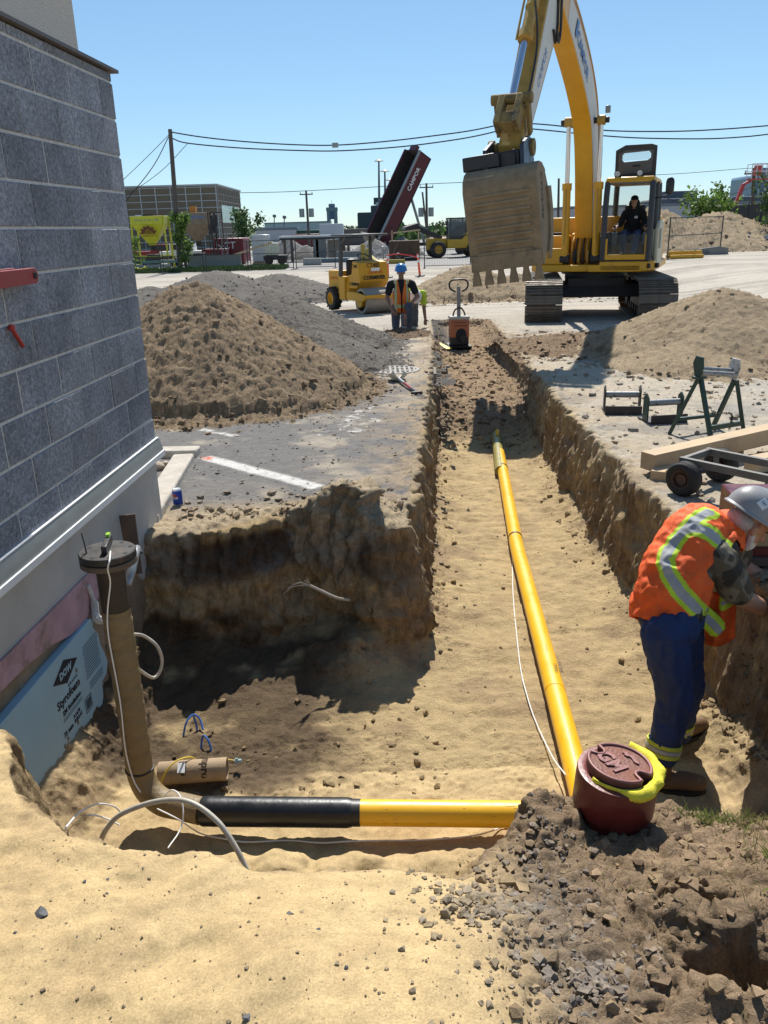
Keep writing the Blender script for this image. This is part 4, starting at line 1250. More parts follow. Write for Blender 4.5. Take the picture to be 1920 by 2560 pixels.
for foot, dirv in ((aR + Vector((.0, -.01, 0)), Vector((.93, -.12, 0))), (aL, Vector((.85, .42, 0)))):
    dirv.normalize(); g = -.0 ; base = Vector((foot.x, foot.y, .03))
    mb = MB(); mb.cap(Vector((foot.x, foot.y, foot.z + .04)), base + Vector((0, 0, .05)), .055, .052); mb.cap(base + dirv * .0 + Vector((0, 0, .03)), base + dirv * .17 + Vector((0, 0, .018)), .05, .043, flat=.9)
    mb.cap(base + dirv * .10 + Vector((0, 0, .035)), base + dirv * .18 + Vector((0, 0, .02)), .042, .042)
    me = blob(mb, .008, 3); me.polygons.foreach_set('use_smooth', [True] * len(me.polygons)); bt = link('boot', me, BOOTM, w1, angle=None)
    sd = Vector((-dirv.y, dirv.x, 0)); ol = []
    for t in np.linspace(0, 2 * PI, 20, endpoint=False): ol.append((math.cos(t) * (.135 if math.cos(t) > 0 else .125) + .085, math.sin(t) * .05))
    MB().prism(ol, -.028, -.003, o=base, a=dirv, b=sd).build('sole', SOLE, bt)
# torso, shirt and arms
sR = PX(1795, 1392, 3.46); sL = PX(1815, 1315, 3.80); nk = PX(1832, 1330, 3.64); up = PX(1745, 1345, 3.60); mid = PX(1695, 1435, 3.50); eR = PX(1852, 1492, 3.46); haR = PX(1940, 1535, 3.72); eL = sL + Vector((.12, .05, -.24)); haL = eL + Vector((.2, .02, -.12))
mb = MB(); mb.cap(pel + Vector((0, .0, .10)), mid, .145, .15); mb.cap(mid, up, .15, .145); mb.cap(up, nk + Vector((-.04, 0, -.03)), .135, .075); mb.cap(sR, sL, .082, .08)
mb.cap(sR, sR.lerp(eR, .80), .085, .078); mb.cap(sL, sL.lerp(eL, .8), .085, .075)
me = blob(mb, .009, 5, .010, 10); shirt = link('shirt', me, camo('camouflage_cloth'), w1, angle=None)
mb = MB(); mb.cap(sR.lerp(eR, .5), eR, .055, .05); mb.cap(eR, haR, .05, .032); mb.cap(sL.lerp(eL, .5), eL, .052, .048); mb.cap(eL, haL, .047, .032); mb.cap(sR, sL, .05, .05); mb.cap(sR, sR.lerp(eR, .6), .05, .05); mb.cap(sL, sL.lerp(eL, .6), .05, .05)
mb.cap((sR + sL) / 2, nk, .06, .06)
hc = PX(1872, 1306, 3.66); hf = Vector((.82, .12, -.52)); hu = Vector((.48, .02, .86))
mb.cap(nk + Vector((-.03, 0, -.02)), hc + Vector((-.02, 0, -.03)), .062, .058)
sv, fv, uv = head_parts(mb, hc, hf, hu)
hand(mb, haR, (haR - eR), Vector((0, .3, -1))); hand(mb, haL, (haL - eL), Vector((0, -.3, -1)))
me = blob(mb, .0075, 2); body = link('body', me, SKIN, w1, angle=None)
mb = MB(); mb.ell(hc + fv * .055 - uv * .085, (.05, .045, .04), 14, 10, Matrix((sv, fv, uv)).transposed()); mb.cap(hc - sv * -.07 - uv * .03, hc + fv * .04 - uv * .1 + sv * .05, .016, .02); mb.cap(hc - sv * .07 - uv * .03, hc + fv * .04 - uv * .1 - sv * .05, .016, .02)
me = blob(mb, .007, 2, .004, 60); link('beard', me, M('white_beard', (.55, .52, .48), .95, bump=.5, bscale=150), w1, angle=None)
mb = MB(); mb.ell(hc - fv * .045 - uv * .005, (.079, .065, .055), 14, 10, Matrix((sv, fv, uv)).transposed()); me = blob(mb, .007, 2, .004, 60); link('hair', me, M('grey_hair', (.42, .40, .37), .95, bump=.5, bscale=150), w1, angle=None)
HATG = M('grey_hat', (.27, .27, .265), .38, var=.06, scale=6, dirt=(.2, .19, .17), damt=.2)
sh, HX = hardhat(w1, hc + uv * .045 - fv * .005, fv, uv, HATG, 1.02)
hb = BVHTree.FromObject(sh, bpy.context.evaluated_depsgraph_get()) if False else None


def sticker(t, a, w, h, mat, txt=None, tm=INK, rot=0.):
    """sticker on the hat shell; t angle round the hat (0 front, 90 right), a height angle"""
    t = math.radians(t); a = math.radians(a)
    n = Vector((math.sin(t) * math.cos(a), math.cos(t) * math.cos(a), math.sin(a)))
    p = Vector((n.x * .122 * 1.03 * 1.02, n.y * .148 * 1.03 * 1.02, n.z ** .9 * .132 * 1.05 * 1.02))
    nn = Vector((n.x / .122, n.y / .148, n.z / .13)).normalized()
    xa = Vector((0, 0, 1)).cross(nn).normalized(); ya = nn.cross(xa)
    xa, ya = xa * math.cos(rot) + ya * math.sin(rot), ya * math.cos(rot) - xa * math.sin(rot)
    F_ = HX @ frame(p + nn * .0015, xa, ya)
    vs = []; N = 6
    for j in range(N + 1):
        for i in range(N + 1):
            x = (i / N - .5) * w; y = (j / N - .5) * h; vs.append(F_ @ Vector((x, y, -(x * x + y * y) / .27)))
    MB().add(vs, [(j * (N + 1) + i, j * (N + 1) + i + 1, (j + 1) * (N + 1) + i + 1, (j + 1) * (N + 1) + i) for j in range(N) for i in range(N)]).build('sticker', mat, sh)
    if txt:
        o = text(txt, h * .3, tm, sh, F_ @ Matrix.Translation((0, 0, .0012)), ext=.0003)


sticker(85, 38, .05, .05, WHITEM, 'MMSL\n----', INK, .5)
sticker(120, 26, .045, .05, WHITEM, 'CBT', INK, -.4)
sticker(82, 12, .042, .03, M('cream_label', (.62, .58, .48), .7), 'xxxx\nxxxx', INK, .3)
sticker(52, 26, .05, .045, M('maroon_label', (.25, .02, .04), .6), 'ISL', WHITEM, .3)
sticker(95, 62, .05, .03, M('silver_label', (.6, .62, .55), .3), None, INK, .4)
# vest over the shirt, open at the front
mb = MB(); mb.cap(pel + Vector((-.02, .02, .12)), mid, .165, .172); mb.cap(mid, up, .172, .165); mb.cap(up, nk + Vector((-.05, 0, -.02)), .155, .085); mb.cap(sR.lerp(sL, .12), sL.lerp(sR, .12), .102, .10)
mb.cap(pel + Vector((-.06, .0, .02)), mid, .145, .16); mb.cap(pel + Vector((-.03, .05, -.02)), pel + Vector((-.03, .05, .1)), .15, .16)
me = blob(mb, .0062, 8, .018, 8)
co = vco(me)
fwd = Vector((.80, .1, -.5)).normalized(); axis = np.array((up - pel).normalized())
bm = bmesh.new(); bm.from_mesh(me); pn = np.array(pel)
armd = np.array((eR - sR).normalized()); belly = np.array((.55, .25, -.62)); belly /= np.linalg.norm(belly)
kill = []
for v in bm.verts:
    c = np.array(v.co)
    if (c - pn) @ axis < -.01 - .05 * min(0, c[0] - pn[0] + .1): kill.append(v); continue
    for s_, e_ in ((sR, eR), (sL, eL)):
        q = c - np.array(s_); dd = np.array((e_ - s_).normalized()); al = q @ dd
        if al > -.02 and np.linalg.norm(q - al * dd) < .125: kill.append(v); break
    else:
        q = c - pn; al = q @ axis; rad = q - al * axis
        if rad @ belly > .10 and al < .45: kill.append(v)
bmesh.ops.delete(bm, geom=kill, context='VERTS')
sol = bmesh.ops.smooth_vert(bm, verts=[v for v in bm.verts if v.is_boundary], factor=.5)
bm.to_mesh(me); bm.free(); co = vco(me)
bvh = BVHTree.FromPolygons([Vector(c) for c in co], [p.vertices[:] for p in me.polygons])


def hitv(px, py, Y=3.5):
    h = bvh.ray_cast(CAM - OFF, ray(px, py).normalized())
    return np.array(h[0]) if h[0] is not None else np.array(PX(px, py, Y))


B1 = [hitv(*p) for p in ((1668, 1372), (1660, 1400), (1672, 1435), (1700, 1478), (1740, 1520), (1770, 1550))]
B2 = [hitv(*p) for p in ((1742, 1300), (1710, 1325), (1685, 1355), (1668, 1385))]
B3 = [hitv(*p) for p in ((1715, 1322), (1745, 1320), (1780, 1335), (1808, 1362), (1830, 1400), (1845, 1430))]
B4 = [hitv(*p) for p in ((1735, 1300), (1770, 1280), (1820, 1268))]
B5 = [hitv(*p) for p in ((1630, 1500), (1660, 1525), (1690, 1535))]
dd = np.minimum.reduce([segdist(co, B) for B in (B1, B2, B3, B4)])
setband(me, np.where(dd < .021, .2, np.where(dd < .040, .7, 1.0)))
VEST1 = vestmat('orange_vest', ORANGE, LIME, TAPE)
o = link('vest', me, VEST1, w1, angle=None); so_ = o.modifiers.new('thick', 'SOLIDIFY'); so_.thickness = .006
# hanging front flap of the open vest, and the loose band end
f0 = PX(1745, 1500, 3.45); mb = MB(); vs = []
for j in range(15):
    for i in range(13):
        u_ = i / 12; v_ = j / 14
        p = PX(1768 + 75 * u_ - 6 * v_, 1475 + 135 * v_ + 14 * math.sin(u_ * 3) - 18 * u_, 3.50 + .06 * math.sin(u_ * 7 + v_ * 2) * .5 + .05 * u_)
        vs.append(p)
mb.add(vs, [(j * 13 + i, j * 13 + i + 1, (j + 1) * 13 + i + 1, (j + 1) * 13 + i) for j in range(14) for i in range(12)])
me = mb.mesh(); setband(me, [(.2 if abs(j - 3) < .8 else .7 if abs(j - 3) < 1.8 else 1.) if i > 5 else 1. for j in range(15) for i in range(13)])
o = link('vest_flap', me, VEST1, w1, angle=60); so_ = o.modifiers.new('thick', 'SOLIDIFY'); so_.thickness = .006
mb = MB(); vs = []; path = [(1748, 1528), (1775, 1555), (1800, 1578), (1808, 1590)]
wid = 27
P3 = spline([PX(1700, 1475, 3.385), PX(1745, 1525, 3.40), PX(1780, 1557, 3.42), PX(1802, 1582, 3.44)], 6)
n3 = Vector((-.35, -.2, .9)); vs = []; bands = []
for i, p in enumerate(P3):
    t = (P3[min(i + 1, len(P3) - 1)] - P3[max(i - 1, 0)]).normalized(); sd = t.cross(Vector((0, -1, .25))).normalized()
    for k in range(9):
        q = (k / 8 - .5) * 2; vs.append(p + sd * (q * .046 * (1 if i < len(P3) - 2 else .75)) + Vector((0, -.006 * (1 - q * q), 0))); bands.append(.2 if abs(q) < .48 else .7)
mb = MB().add(vs, [(i * 9 + k, i * 9 + k + 1, (i + 1) * 9 + k + 1, (i + 1) * 9 + k) for i in range(len(P3) - 1) for k in range(8)]); me = mb.mesh(); setband(me, bands)
o = link('vest_hem_band', me, VEST1, w1, angle=60); so_ = o.modifiers.new('thick', 'SOLIDIFY'); so_.thickness = .005
# belt band of the coverall
for o_, m_ in ((-.018, LIMEM), (.0, TAPEM), (.018, LIMEM)):
    ax = (mid - pel).normalized(); q0 = pel + ax * (.115 + o_) + Vector((-.005, 0, 0)); MB().lathe([(.150, -.009), (.154, -.008), (.154, .008), (.150, .009)], 36, c=q0, axis=ax).build('waist_band', m_, w1)
for ob in w1.children:
    if ob.type == 'MESH' and ob.name.split('.')[0] in ('shirt', 'body', 'beard', 'hair', 'vest', 'trousers'): ob.data.polygons.foreach_set('use_smooth', [True] * len(ob.data.polygons))

# red machine on the trench edge in front of him
mp = atZ(1885, 1440, -.05)
mc = thing('red_machine', 'dark red boxy machine with chrome rail at the trench edge by the bending worker', 'machine', (mp.x + .25, mp.y + .22, float(zg(0, mp.y))), rz=-.12)
MAROON = M('maroon_paint', (.11, .010, .012), .35, var=.2, scale=8, dirt=(.14, .09, .06), damt=.25)
MB().box((0, 0, .21), (.62, .36, .30)).build('housing', MAROON, mc, bevel=.012)
MB().box((0, 0, .05), (.68, .42, .05)).build('base_rail', RUST, mc, bevel=.006)
MB().box((-.02, -.184, .22), (.50, .01, .20)).build('front_panel', M('black_panel', (.03, .012, .014), .3), mc, bevel=.004)
MB().cyl((-.34, -.20, .345), (.34, -.20, .345), .012, n=14).build('chrome_rail', M('chrome', (.6, .6, .6), .12, metal=1., var=.05), mc)
MB().box((-.16, -.191, .17), (.12, .004, .07)).build('rating_plate', M('brass_plate', (.3, .24, .15), .5, metal=.4), mc)
MB().cyl((.1, 0, .36), (.1, 0, .50), .05, n=18).build('filler_neck', MAROON, mc)

# ------------------------------------------------------------------ valve box with lid and yellow fabric
VX = atZ(1545, 1925, -.115)
CAST = M('red_cast_iron', (.15, .024, .020), .42, var=.25, scale=9, dirt=(.10, .03, .022), damt=.3, dscale=6, bump=.2, bscale=60)
LIDM = M('rusty_lid', (.17, .062, .042), .62, metal=.15, var=.3, scale=9, dirt=(.22, .09, .05), damt=.45, dscale=7, bump=.5, bscale=90)
RIMM = M('worn_rim', (.23, .10, .09), .5, metal=.2, var=.25, scale=14)
vb = thing('valve_box', 'red cast-iron valve box with a rusty lettered lid standing in the soil', 'valve box', VX, rot=(.05, .05, 0))
MB().lathe([(.108, .0), (.119, .004), (.138, .0), (.141, -.012), (.141, -.145), (.134, -.155), (.130, -.16), (.130, -.42), (.112, -.42), (.112, -.03), (.108, -.03)], 56).build('collar', CAST, vb, angle=50)
lid = []
notch = [math.radians(132), math.radians(-48)]
for k in range(120):
    t = 2 * PI * k / 120; r_ = .112; p = Vector((math.cos(t) * r_, math.sin(t) * r_))
    lid.append((t, p))
poly = []
for t, p in lid:
    inn = False
    for nn in notch:
        c = Vector((math.cos(nn), math.sin(nn))) * .098
        if (p - c).length < .027: inn = True
    if not inn: poly.append(p)
    else:
        nn = min(notch, key=lambda a: abs(((t - a + PI) % (2 * PI)) - PI)); da = ((t - nn + PI) % (2 * PI)) - PI
        c = Vector((math.cos(nn), math.sin(nn))) * .092; e = Vector((-math.sin(nn), math.cos(nn))); f_ = -Vector((math.cos(nn), math.sin(nn)))
        a = (1 - da / .245) / 2 * PI if abs(da) < .245 else (0 if da > 0 else PI)
        poly.append(c + e * math.cos(a) * .022 + f_ * math.sin(a) * .024)
LT = Matrix.Translation((.004, .006, .012)) @ Matrix.Rotation(.06, 4, 'Y') @ Matrix.Rotation(-.05, 4, 'X')
mb = MB(LT); mb.prism([(p.x, p.y) for p in poly], -.03, .012, o=(0, 0, 0), a=(1, 0, 0), b=(0, 1, 0)); ld_ = mb.build('lid', LIDM, vb, angle=30)
mb = MB(LT); mb.tube([(p.x * .955, p.y * .955, .014) for p in poly], .0065, 8, closed=True); mb.build('lid_rim', RIMM, ld_, angle=60)
text('GM', .085, RIMM, ld_, LT @ Matrix.Translation((-.032, .002, .0145)) @ Matrix.Rotation(math.radians(-62), 4, 'Z'), 'raised_letter', ext=.0035, bold=.003, sx=.85)
em = [(-.030, .012), (-.014, .016), (-.010, .008), (.004, .014), (.016, .010), (.026, -.004), (.040, -.006), (.044, -.016), (.034, -.020), (.022, -.016), (.010, -.004), (.0, .0), (-.008, -.006), (-.020, -.004), (-.018, .004), (-.030, .004)]
mb = MB(LT @ Matrix.Translation((.045, .036, .0)) @ Matrix.Rotation(math.radians(-42), 4, 'Z')); mb.prism(em, .012, .0185, a=(1, 0, 0), b=(0, 1, 0)); mb.build('raised_emblem', RIMM, ld_, bevel=.0015)
fab = M('yellow_fabric', (.80, .70, .045), .8, var=.12, scale=14, bump=.3, bscale=120)
vs = []; NA = 150; NR = 9
r0 = np.random.default_rng(5)
for i in range(NA):
    f_ = i / (NA - 1); a = math.radians(-152 + 210 * f_)
    flare = .008 + .036 * ss(.10, .5, f_) * (1 - .4 * ss(.9, 1, f_)) + .005 * math.sin(i * .13 + 1)
    jag = .010 * r0.random() ** 2 + .004 * (i % 2)
    for j in range(NR):
        q = j / (NR - 1); pl_ = math.sin(i * .31 + 1.2 * math.sin(i * .07)); rr_ = .113 + flare * q + .0025 * pl_ * q * q - (jag * .5 if j == NR - 1 else 0)
        z = .012 + .010 * math.sin(PI * q) - (.034 * (1 - ss(.45, .8, f_)) - .012) * q ** 1.2 + .003 * pl_ * q - (jag if j == NR - 1 else 0)
        vs.append((math.cos(a) * rr_, math.sin(a) * rr_, z))
o = MB().add(vs, [(i * NR + j, (i + 1) * NR + j, (i + 1) * NR + j + 1, i * NR + j + 1) for i in range(NA - 1) for j in range(NR - 1)]).build('yellow_fabric', fab, None, angle=60)
o.location = VX; o.rotation_euler = vb.rotation_euler; so_ = o.modifiers.new('thick', 'SOLIDIFY'); so_.thickness = .002
tag(o, 'bright yellow fabric strip with torn hem tucked round the valve box lid', 'fabric')

# ------------------------------------------------------------------ pipe rollers, stand, cart, beams on the right
GREEN = M('dark_green_paint', (.022, .05, .035), .5, var=.3, scale=10, dirt=(.09, .08, .06), damt=.3)
ROLLM = M('worn_roller', (.30, .30, .29), .5, metal=.3, var=.4, scale=22, dirt=(.03, .03, .03), damt=.5, dscale=22)
DKM = M('dark_steel', (.045, .038, .036), .6, metal=.3, var=.35, scale=9, dirt=(.16, .12, .09), damt=.3)


def cradle(px, py, label, rz, mat):
    p = gnd(px, py); c = thing('roller_cradle', label, 'pipe roller', (p.x, p.y, p.z - .005), rz)
    w_ = .30; d_ = .26
    MB().box((0, 0, .012), (w_, d_, .012)).build('base_plate', DKM, c)
    MB().box((0, -d_ / 2 + .01, .045), (w_, .016, .07)).build('front_rail', DKM, c, bevel=.003)
    for s_ in (-1, 1):
        mb = MB(); mb.prism([(-.045, .02), (.045, .02), (.045, .20), (.0, .235), (-.045, .20)], s_ * (w_ / 2 - .006) - .006, s_ * (w_ / 2 - .006) + .006, o=(0, 0, 0), a=(0, 1, 0), b=(0, 0, 1)); mb.build('side_plate', mat, c, bevel=.002)
    MB().cyl((-w_ / 2 + .015, 0, .155), (w_ / 2 - .015, 0, .155), .026, n=18).build('roller', ROLLM, c)
    c.scale = (1.2, 1.2, 1.2)
    return c


cradle(1553, 1030, 'rusty brown pipe roller cradle nearer the trench, dark roller', -.15, DKM)
cradle(1655, 1052, 'pipe roller cradle beside the green stand, pale worn roller', .12, GREEN)
sp = (gnd(1671, 1083) + gnd(1776, 1100) + gnd(1862, 1082) + gnd(1790, 1070)) / 4
st = thing('roller_stand', 'dark green A-frame roller stand with chipped white plate and chain', 'roller stand', (0, 0, 0))
f1, f2, f3, f4 = gnd(1673, 1085), gnd(1778, 1102), gnd(1860, 1084), gnd(1782, 1068)
t1 = atY(1746, 945, f1.y - .08); t2 = atY(1836, 950, f3.y + .05)
for a_, b_ in ((f1, t1), (f2, t1 + Vector((.02, 0, 0)))): MB().bar(a_, b_, .034, .034).build('leg', GREEN, st, bevel=.003)
for a_, b_ in ((f4, t2), (f3, t2 + Vector((.02, 0, 0)))): MB().bar(a_, b_, .034, .034).build('leg', GREEN, st, bevel=.003)
MB().bar(f1.lerp(t1, .27), f4.lerp(t2, .27), .028, .028).build('cross_brace', GREEN, st); MB().bar(f2.lerp(t1, .2), f3.lerp(t2, .2), .028, .04).build('cross_brace', GREEN, st)
MB().bar(t1 + Vector((-.05, 0, .005)), t1 + Vector((.06, 0, .005)), .05, .02).build('cap', GREEN, st)
ax = (t2 - t1).normalized(); sy = Vector((-ax.y, ax.x, 0)).normalized()
for b0, m_ in ((t1 + Vector((0, 0, .02)), GREEN), (t2 + Vector((0, 0, .02)), M('chipped_white', (.55, .53, .48), .6, var=.1, scale=9, dirt=(.12, .06, .035), damt=.42, dscale=22))):
    mb = MB(); mb.prism([(-.03, -.02), (.055, -.02), (.10, .10), (.06, .165), (-.045, .165), (-.065, .08)], -.006, .006, o=b0, a=sy, b=Vector((0, 0, 1))); mb.build('roller_plate', m_, st, bevel=.002)
for s_, h_ in ((-.03, .05), (.04, .075)):
    MB().cyl(t1 + sy * s_ + Vector((0, 0, h_)) + ax * .01, t2 + sy * s_ + Vector((0, 0, h_)) - ax * .01, .022, n=16).build('roller', ROLLM, st)
ch0 = f2.lerp(t1, .42); ch1 = f3.lerp(t2, .25) + Vector((-.1, 0, .06)); cp_ = [f1.lerp(t1, .45).lerp(f4.lerp(t2, .3), .4), ch0.lerp(ch1, .3) + Vector((0, .02, -.0)), ch1, ch1 + Vector((.0, 0, -.14))]
path = spline(cp_, 9)
for i in range(len(path) - 1):
    c = (path[i] + path[i + 1]) / 2; d = (path[i + 1] - path[i]).normalized(); u, v, w = basis(d)
    q = u if i % 2 else v
    MB().tube([c + d * (math.cos(t) * .017) + q * (math.sin(t) * .008) for t in np.linspace(0, 2 * PI, 10, endpoint=False)], .0028, 5, closed=True).build('chain_link', BLACK, st)

WOODM = M('fresh_lumber', (.46, .335, .20), .75, var=.2, scale=3, stretch=(1, 1, 1), dirt=(.33, .22, .13), damt=.3, dscale=2, bump=.15, bscale=30)
g0 = gnd(1640, 1195)
def beam(label, p, q, w, h):
    p = Vector(p); q = Vector(q); L = (q - p).length
    o = MB().box((L / 2, 0, 0), (L, w, h)).build('timber_beam', WOODM, None, bevel=.004); d = (q - p).normalized()
    o.location = p; o.rotation_euler = (0, -math.asin(d.z), math.atan2(d.y, d.x)); tag(o, label, 'beam', 'timber beams under the cart'); return o
gzz = g0.z
b0 = atZ(1625, 1160, gzz + .10); b1 = atZ(1925, 1100, gzz + .12)
beam('pale squared timber beam lying on top behind the cart wheels', b0 + Vector((0, .06, .0)), b1 + Vector((0.35, .3, .02)), .14, .13)
b2 = atZ(1660, 1190, gzz + .07)
beam('shorter timber beam lying on the ground behind the cart, farther right', Vector((b0.x + .75, b0.y + .02, gzz + .065)), Vector((b1.x + .7, b1.y - .02, gzz + .065)), .12, .11)
MB().box((0, 0, 0), (.10, .5, .09)).build('timber_block', WOODM, None, bevel=.004)
o = bpy.data.objects['timber_block']; o.location = (b0.x + .16, b0.y + .12, gzz - .005 + .03); o.rotation_euler = (0, 0, -.55); tag(o, 'short timber block under the end of the long beam', 'beam')
# two-wheel cart
TYRE = M('tyre_rubber', (.022, .021, .02), .75, var=.3, scale=14, dirt=(.12, .10, .085), damt=.35, dscale=7, bump=.2)
HUBM = M('rusty_hub', (.09, .055, .04), .7, metal=.2, var=.4, scale=16)
CARTM = M('grey_cart_steel', (.15, .145, .13), .6, metal=.2, var=.25, scale=10, dirt=(.09, .05, .03), damt=.35)
ct = thing('hand_cart', 'grey steel two-wheeled cart with black tyres beside the trench', 'cart', (0, 0, 0))
w0 = gnd(1708, 1240); wr_ = .118
c0 = Vector((w0.x, w0.y + .02, w0.z + wr_)); axd = Vector((.93, .36, 0)).normalized(); c1 = c0 + axd * .42 + Vector((0, .0, -.005))
axs = Vector((.30, .95, 0)).normalized()


def tyre(parent, c, R, w, axis, hub=.5, mat=TYRE, hubm=HUBM, lug=0):
    mb = MB(); h = w / 2
    mb.lathe([(R * hub, -h * .8), (R * .72, -h), (R * .9, -h * .92), (R * .98, -h * .65), (R, -h * .2), (R, h * .2), (R * .98, h * .65), (R * .9, h * .92), (R * .72, h), (R * hub, h * .8)], 36, c=c, axis=axis)
    t_ = mb.build('tyre', mat, parent, angle=50)
    mb = MB(); mb.lathe([(.001, h * .35), (R * .2, h * .38), (R * .22, h * .6), (R * .3, h * .6), (R * .32, h * .3), (R * hub * .9, h * .35), (R * hub * .97, h * .85), (R * (hub + .04), h * .9), (R * (hub + .04), -h * .9), (R * hub * .97, -h * .85), (R * hub * .9, -h * .35), (R * .32, -h * .3), (R * .3, -h * .6), (R * .22, -h * .6), (.001, -h * .38)], 28, c=c, axis=axis)
    mb.build('rim', hubm, t_)
    for k in (-.45, 0, .45):
        mb = MB(); mb.torus(Vector(c) + Vector(axis).normalized() * (h * k), R * .992, R * .022, axis=axis, n=40, k=6); mb.build('tread_rib', mat, t_)
    if lug:
        u, v, w_ = basis(axis); mb = MB()
        for k in range(lug):
            a = 2 * PI * k / lug
            for s_ in (-1, 1):
                a2 = a + (PI / lug if s_ > 0 else 0); rd = u * math.cos(a2) + v * math.sin(a2); tg = v * math.cos(a2) - u * math.sin(a2)
                mb.bar(Vector(c) + rd * R * 1.0 + w_ * (s_ * h * .05), Vector(c) + rd * R * .96 + w_ * (s_ * h * 1.0) + tg * R * .18, R * .11, R * .12, up=rd)
        mb.build('tread_lugs', mat, t_)
    return t_


wax = Vector((.66, .75, 0)).normalized()
wax = Vector((.90, -.42, 0)).normalized()
wax = Vector((.42, .90, 0)).normalized()
c1 = c0 + Vector((.37, .30, 0))
wax = (c1 - c0).normalized()
fr_ = Vector((wax.y, -wax.x, 0))     # along the cart frame, to the right and towards the camera
tyre(ct, c0, wr_, .11, wax); tyre(ct, c1, wr_, .11, wax)
MB().cyl(c0, c1, .014, n=12).build('axle', DKM, ct)
za = Vector((0, 0, .10))
r0_ = c0 + wax * .07 + za; r1_ = c1 - wax * .07 + za
for a_ in (r0_, r1_): MB().bar(a_ - fr_ * .08, a_ + fr_ * 1.25, .035, .05).build('frame_rail', CARTM, ct, bevel=.003)
for t in (-.06, .55, 1.2): MB().bar(r0_ + fr_ * t + Vector((0, 0, -.0)), r1_ + fr_ * t, .034, .045).build('cross_member', CARTM, ct, bevel=.003)
for a_ in (r0_, r1_): MB().bar(a_ + Vector((0, 0, -.02)), a_ - za, .03, .03).build('axle_bracket', CARTM, ct)
q = r0_ + fr_ * .55; MB().bar(q, Vector((q.x, q.y, gz(q.x, q.y))), .05, .05, up=(0, 1, 0)).build('rest_leg', CARTM, ct, bevel=.003)

# ------------------------------------------------------------------ excavator
EY = M('excavator_yellow', (.66, .33, .012), .45, var=.10, scale=3, dirt=(.33, .19, .04), damt=.26, dscale=3, coat=.1)
EYD = M('worn_yellow', (.46, .27, .05), .6, var=.25, scale=5, dirt=(.10, .065, .03), damt=.42, dscale=5, bump=.15)
EW = M('white_boom_panel', (.62, .60, .54), .6, var=.08, scale=3, dirt=(.38, .32, .22), damt=.25, dscale=4)
MUD = M('muddy_steel', (.25, .185, .11), .9, var=.25, scale=5, dirt=(.14, .105, .07), damt=.4, dscale=4, bump=.5, bscale=35)
TRK = M('track_steel', (.16, .135, .108), .5, metal=.3, var=.3, scale=7, dirt=(.26, .20, .13), damt=.4, dscale=5)
CABM = M('cab_grey', (.035, .037, .04), .5, var=.2)
CHR = M('chrome_rod', (.62, .63, .66), .14, metal=1., var=.04)
EG = gnd(1354, 808) * .5 + gnd(1645, 805) * .5
TD = Vector((-.174, -.985, 0)); EC = EG - TD * 2.05; EC.z = float(zg(EC.x, EC.y))
UY = math.atan2(-.921, -.389); DEL = math.radians(12.9)
ex = thing('excavator', 'large yellow crawler excavator with raised boom and muddy bucket over the trench', 'excavator', EC, rz=UY)
XT = Matrix.Rotation(DEL, 4, 'Z')
# tracks
R_ = .43; LH = 1.62; G2 = 1.195
per = 4 * LH + 2 * PI * R_; NS = 46


def trackpt(t):
    s = (t % 1) * per
    if s < 2 * LH: return Vector((LH - s, 0, 2 * R_ + .02)), 0., 1
    s -= 2 * LH
    if s < PI * R_:
        a = s / R_; return Vector((-LH - math.sin(a) * R_, 0, R_ + .02 + math.cos(a) * R_)), a, 0
    s -= PI * R_
    if s < 2 * LH: return Vector((-LH + s, 0, .02)), PI, -1
    s -= 2 * LH; a = s / R_ + PI; return Vector((LH - math.sin(a) * R_, 0, R_ + .02 + math.cos(a) * R_)), a, 0


shoe = MB(); sl0 = per / NS
shoe.box((0, 0, 0), (sl0 * .94, .80, .022))
for k in (-.36, .0, .36): shoe.box((k * sl0, 0, .024), (.016, .80, .042))
sme = shoe.mesh('track_shoe'); sme.materials.append(TRK)
for s_ in (-1, 1):
    mb = MB(XT); mb.prism([(-LH, .12), (LH, .12), (LH + .25, .3), (LH + .25, .6), (LH, .78), (-LH, .78), (-LH - .25, .6), (-LH - .25, .3)], -.19, .19, o=(0, s_ * G2, 0), a=(1, 0, 0), b=(0, 0, 1)); tf = mb.build('track_frame', DKM, ex, bevel=.02)
    for e_ in (-1, 1):
        mb = MB(XT); mb.cyl((e_ * LH, s_ * G2 - .25, R_ + .02), (e_ * LH, s_ * G2 + .25, R_ + .02), R_ - .06, n=24); mb.build('idler_wheel', DKM, ex)
    for k in range(7):
        x = -1.3 + k * .433; mb = MB(XT); mb.cyl((x, s_ * G2 - .22, .14), (x, s_ * G2 + .22, .14), .09, n=14); mb.build('track_roller', DKM, tf)
    for k in range(NS):
        p, a, _ = trackpt(k / NS)
        o = bpy.data.objects.new('track_shoe', sme); COL.objects.link(o); o.parent = ex
        o.matrix_local = XT @ Matrix.Translation(p + Vector((0, s_ * G2, 0))) @ Matrix.Rotation(-a, 4, 'Y')
    mb = MB(XT)
    for k in range(NS):
        p, a, _ = trackpt((k + .5) / NS); q = Matrix.Rotation(-a, 3, 'Y')
        for w_ in (-.08, .08): mb.box(p + Vector((0, s_ * G2 + w_, 0)) - q @ Vector((0, 0, .03)), (sl0 * .8, .05, .07), rot=q)
    mb.build('track_chain', RUST, ex, angle=None)
mb = MB(XT); mb.box((0, 0, .62), (1.5, 2.1, .30), taper=(.8, 1)); mb.box((0, 0, .80), (1.25, 1.3, .22)); mb.build('car_body', DKM, ex, bevel=.03)
MB().cyl((0, 0, .86), (0, 0, 1.06), .68, n=40).build('slew_ring', DKM, ex)
MB().cyl((0, 0, .97), (0, 0, 1.0), .76, n=40).build('slew_flange', BLACK, ex)
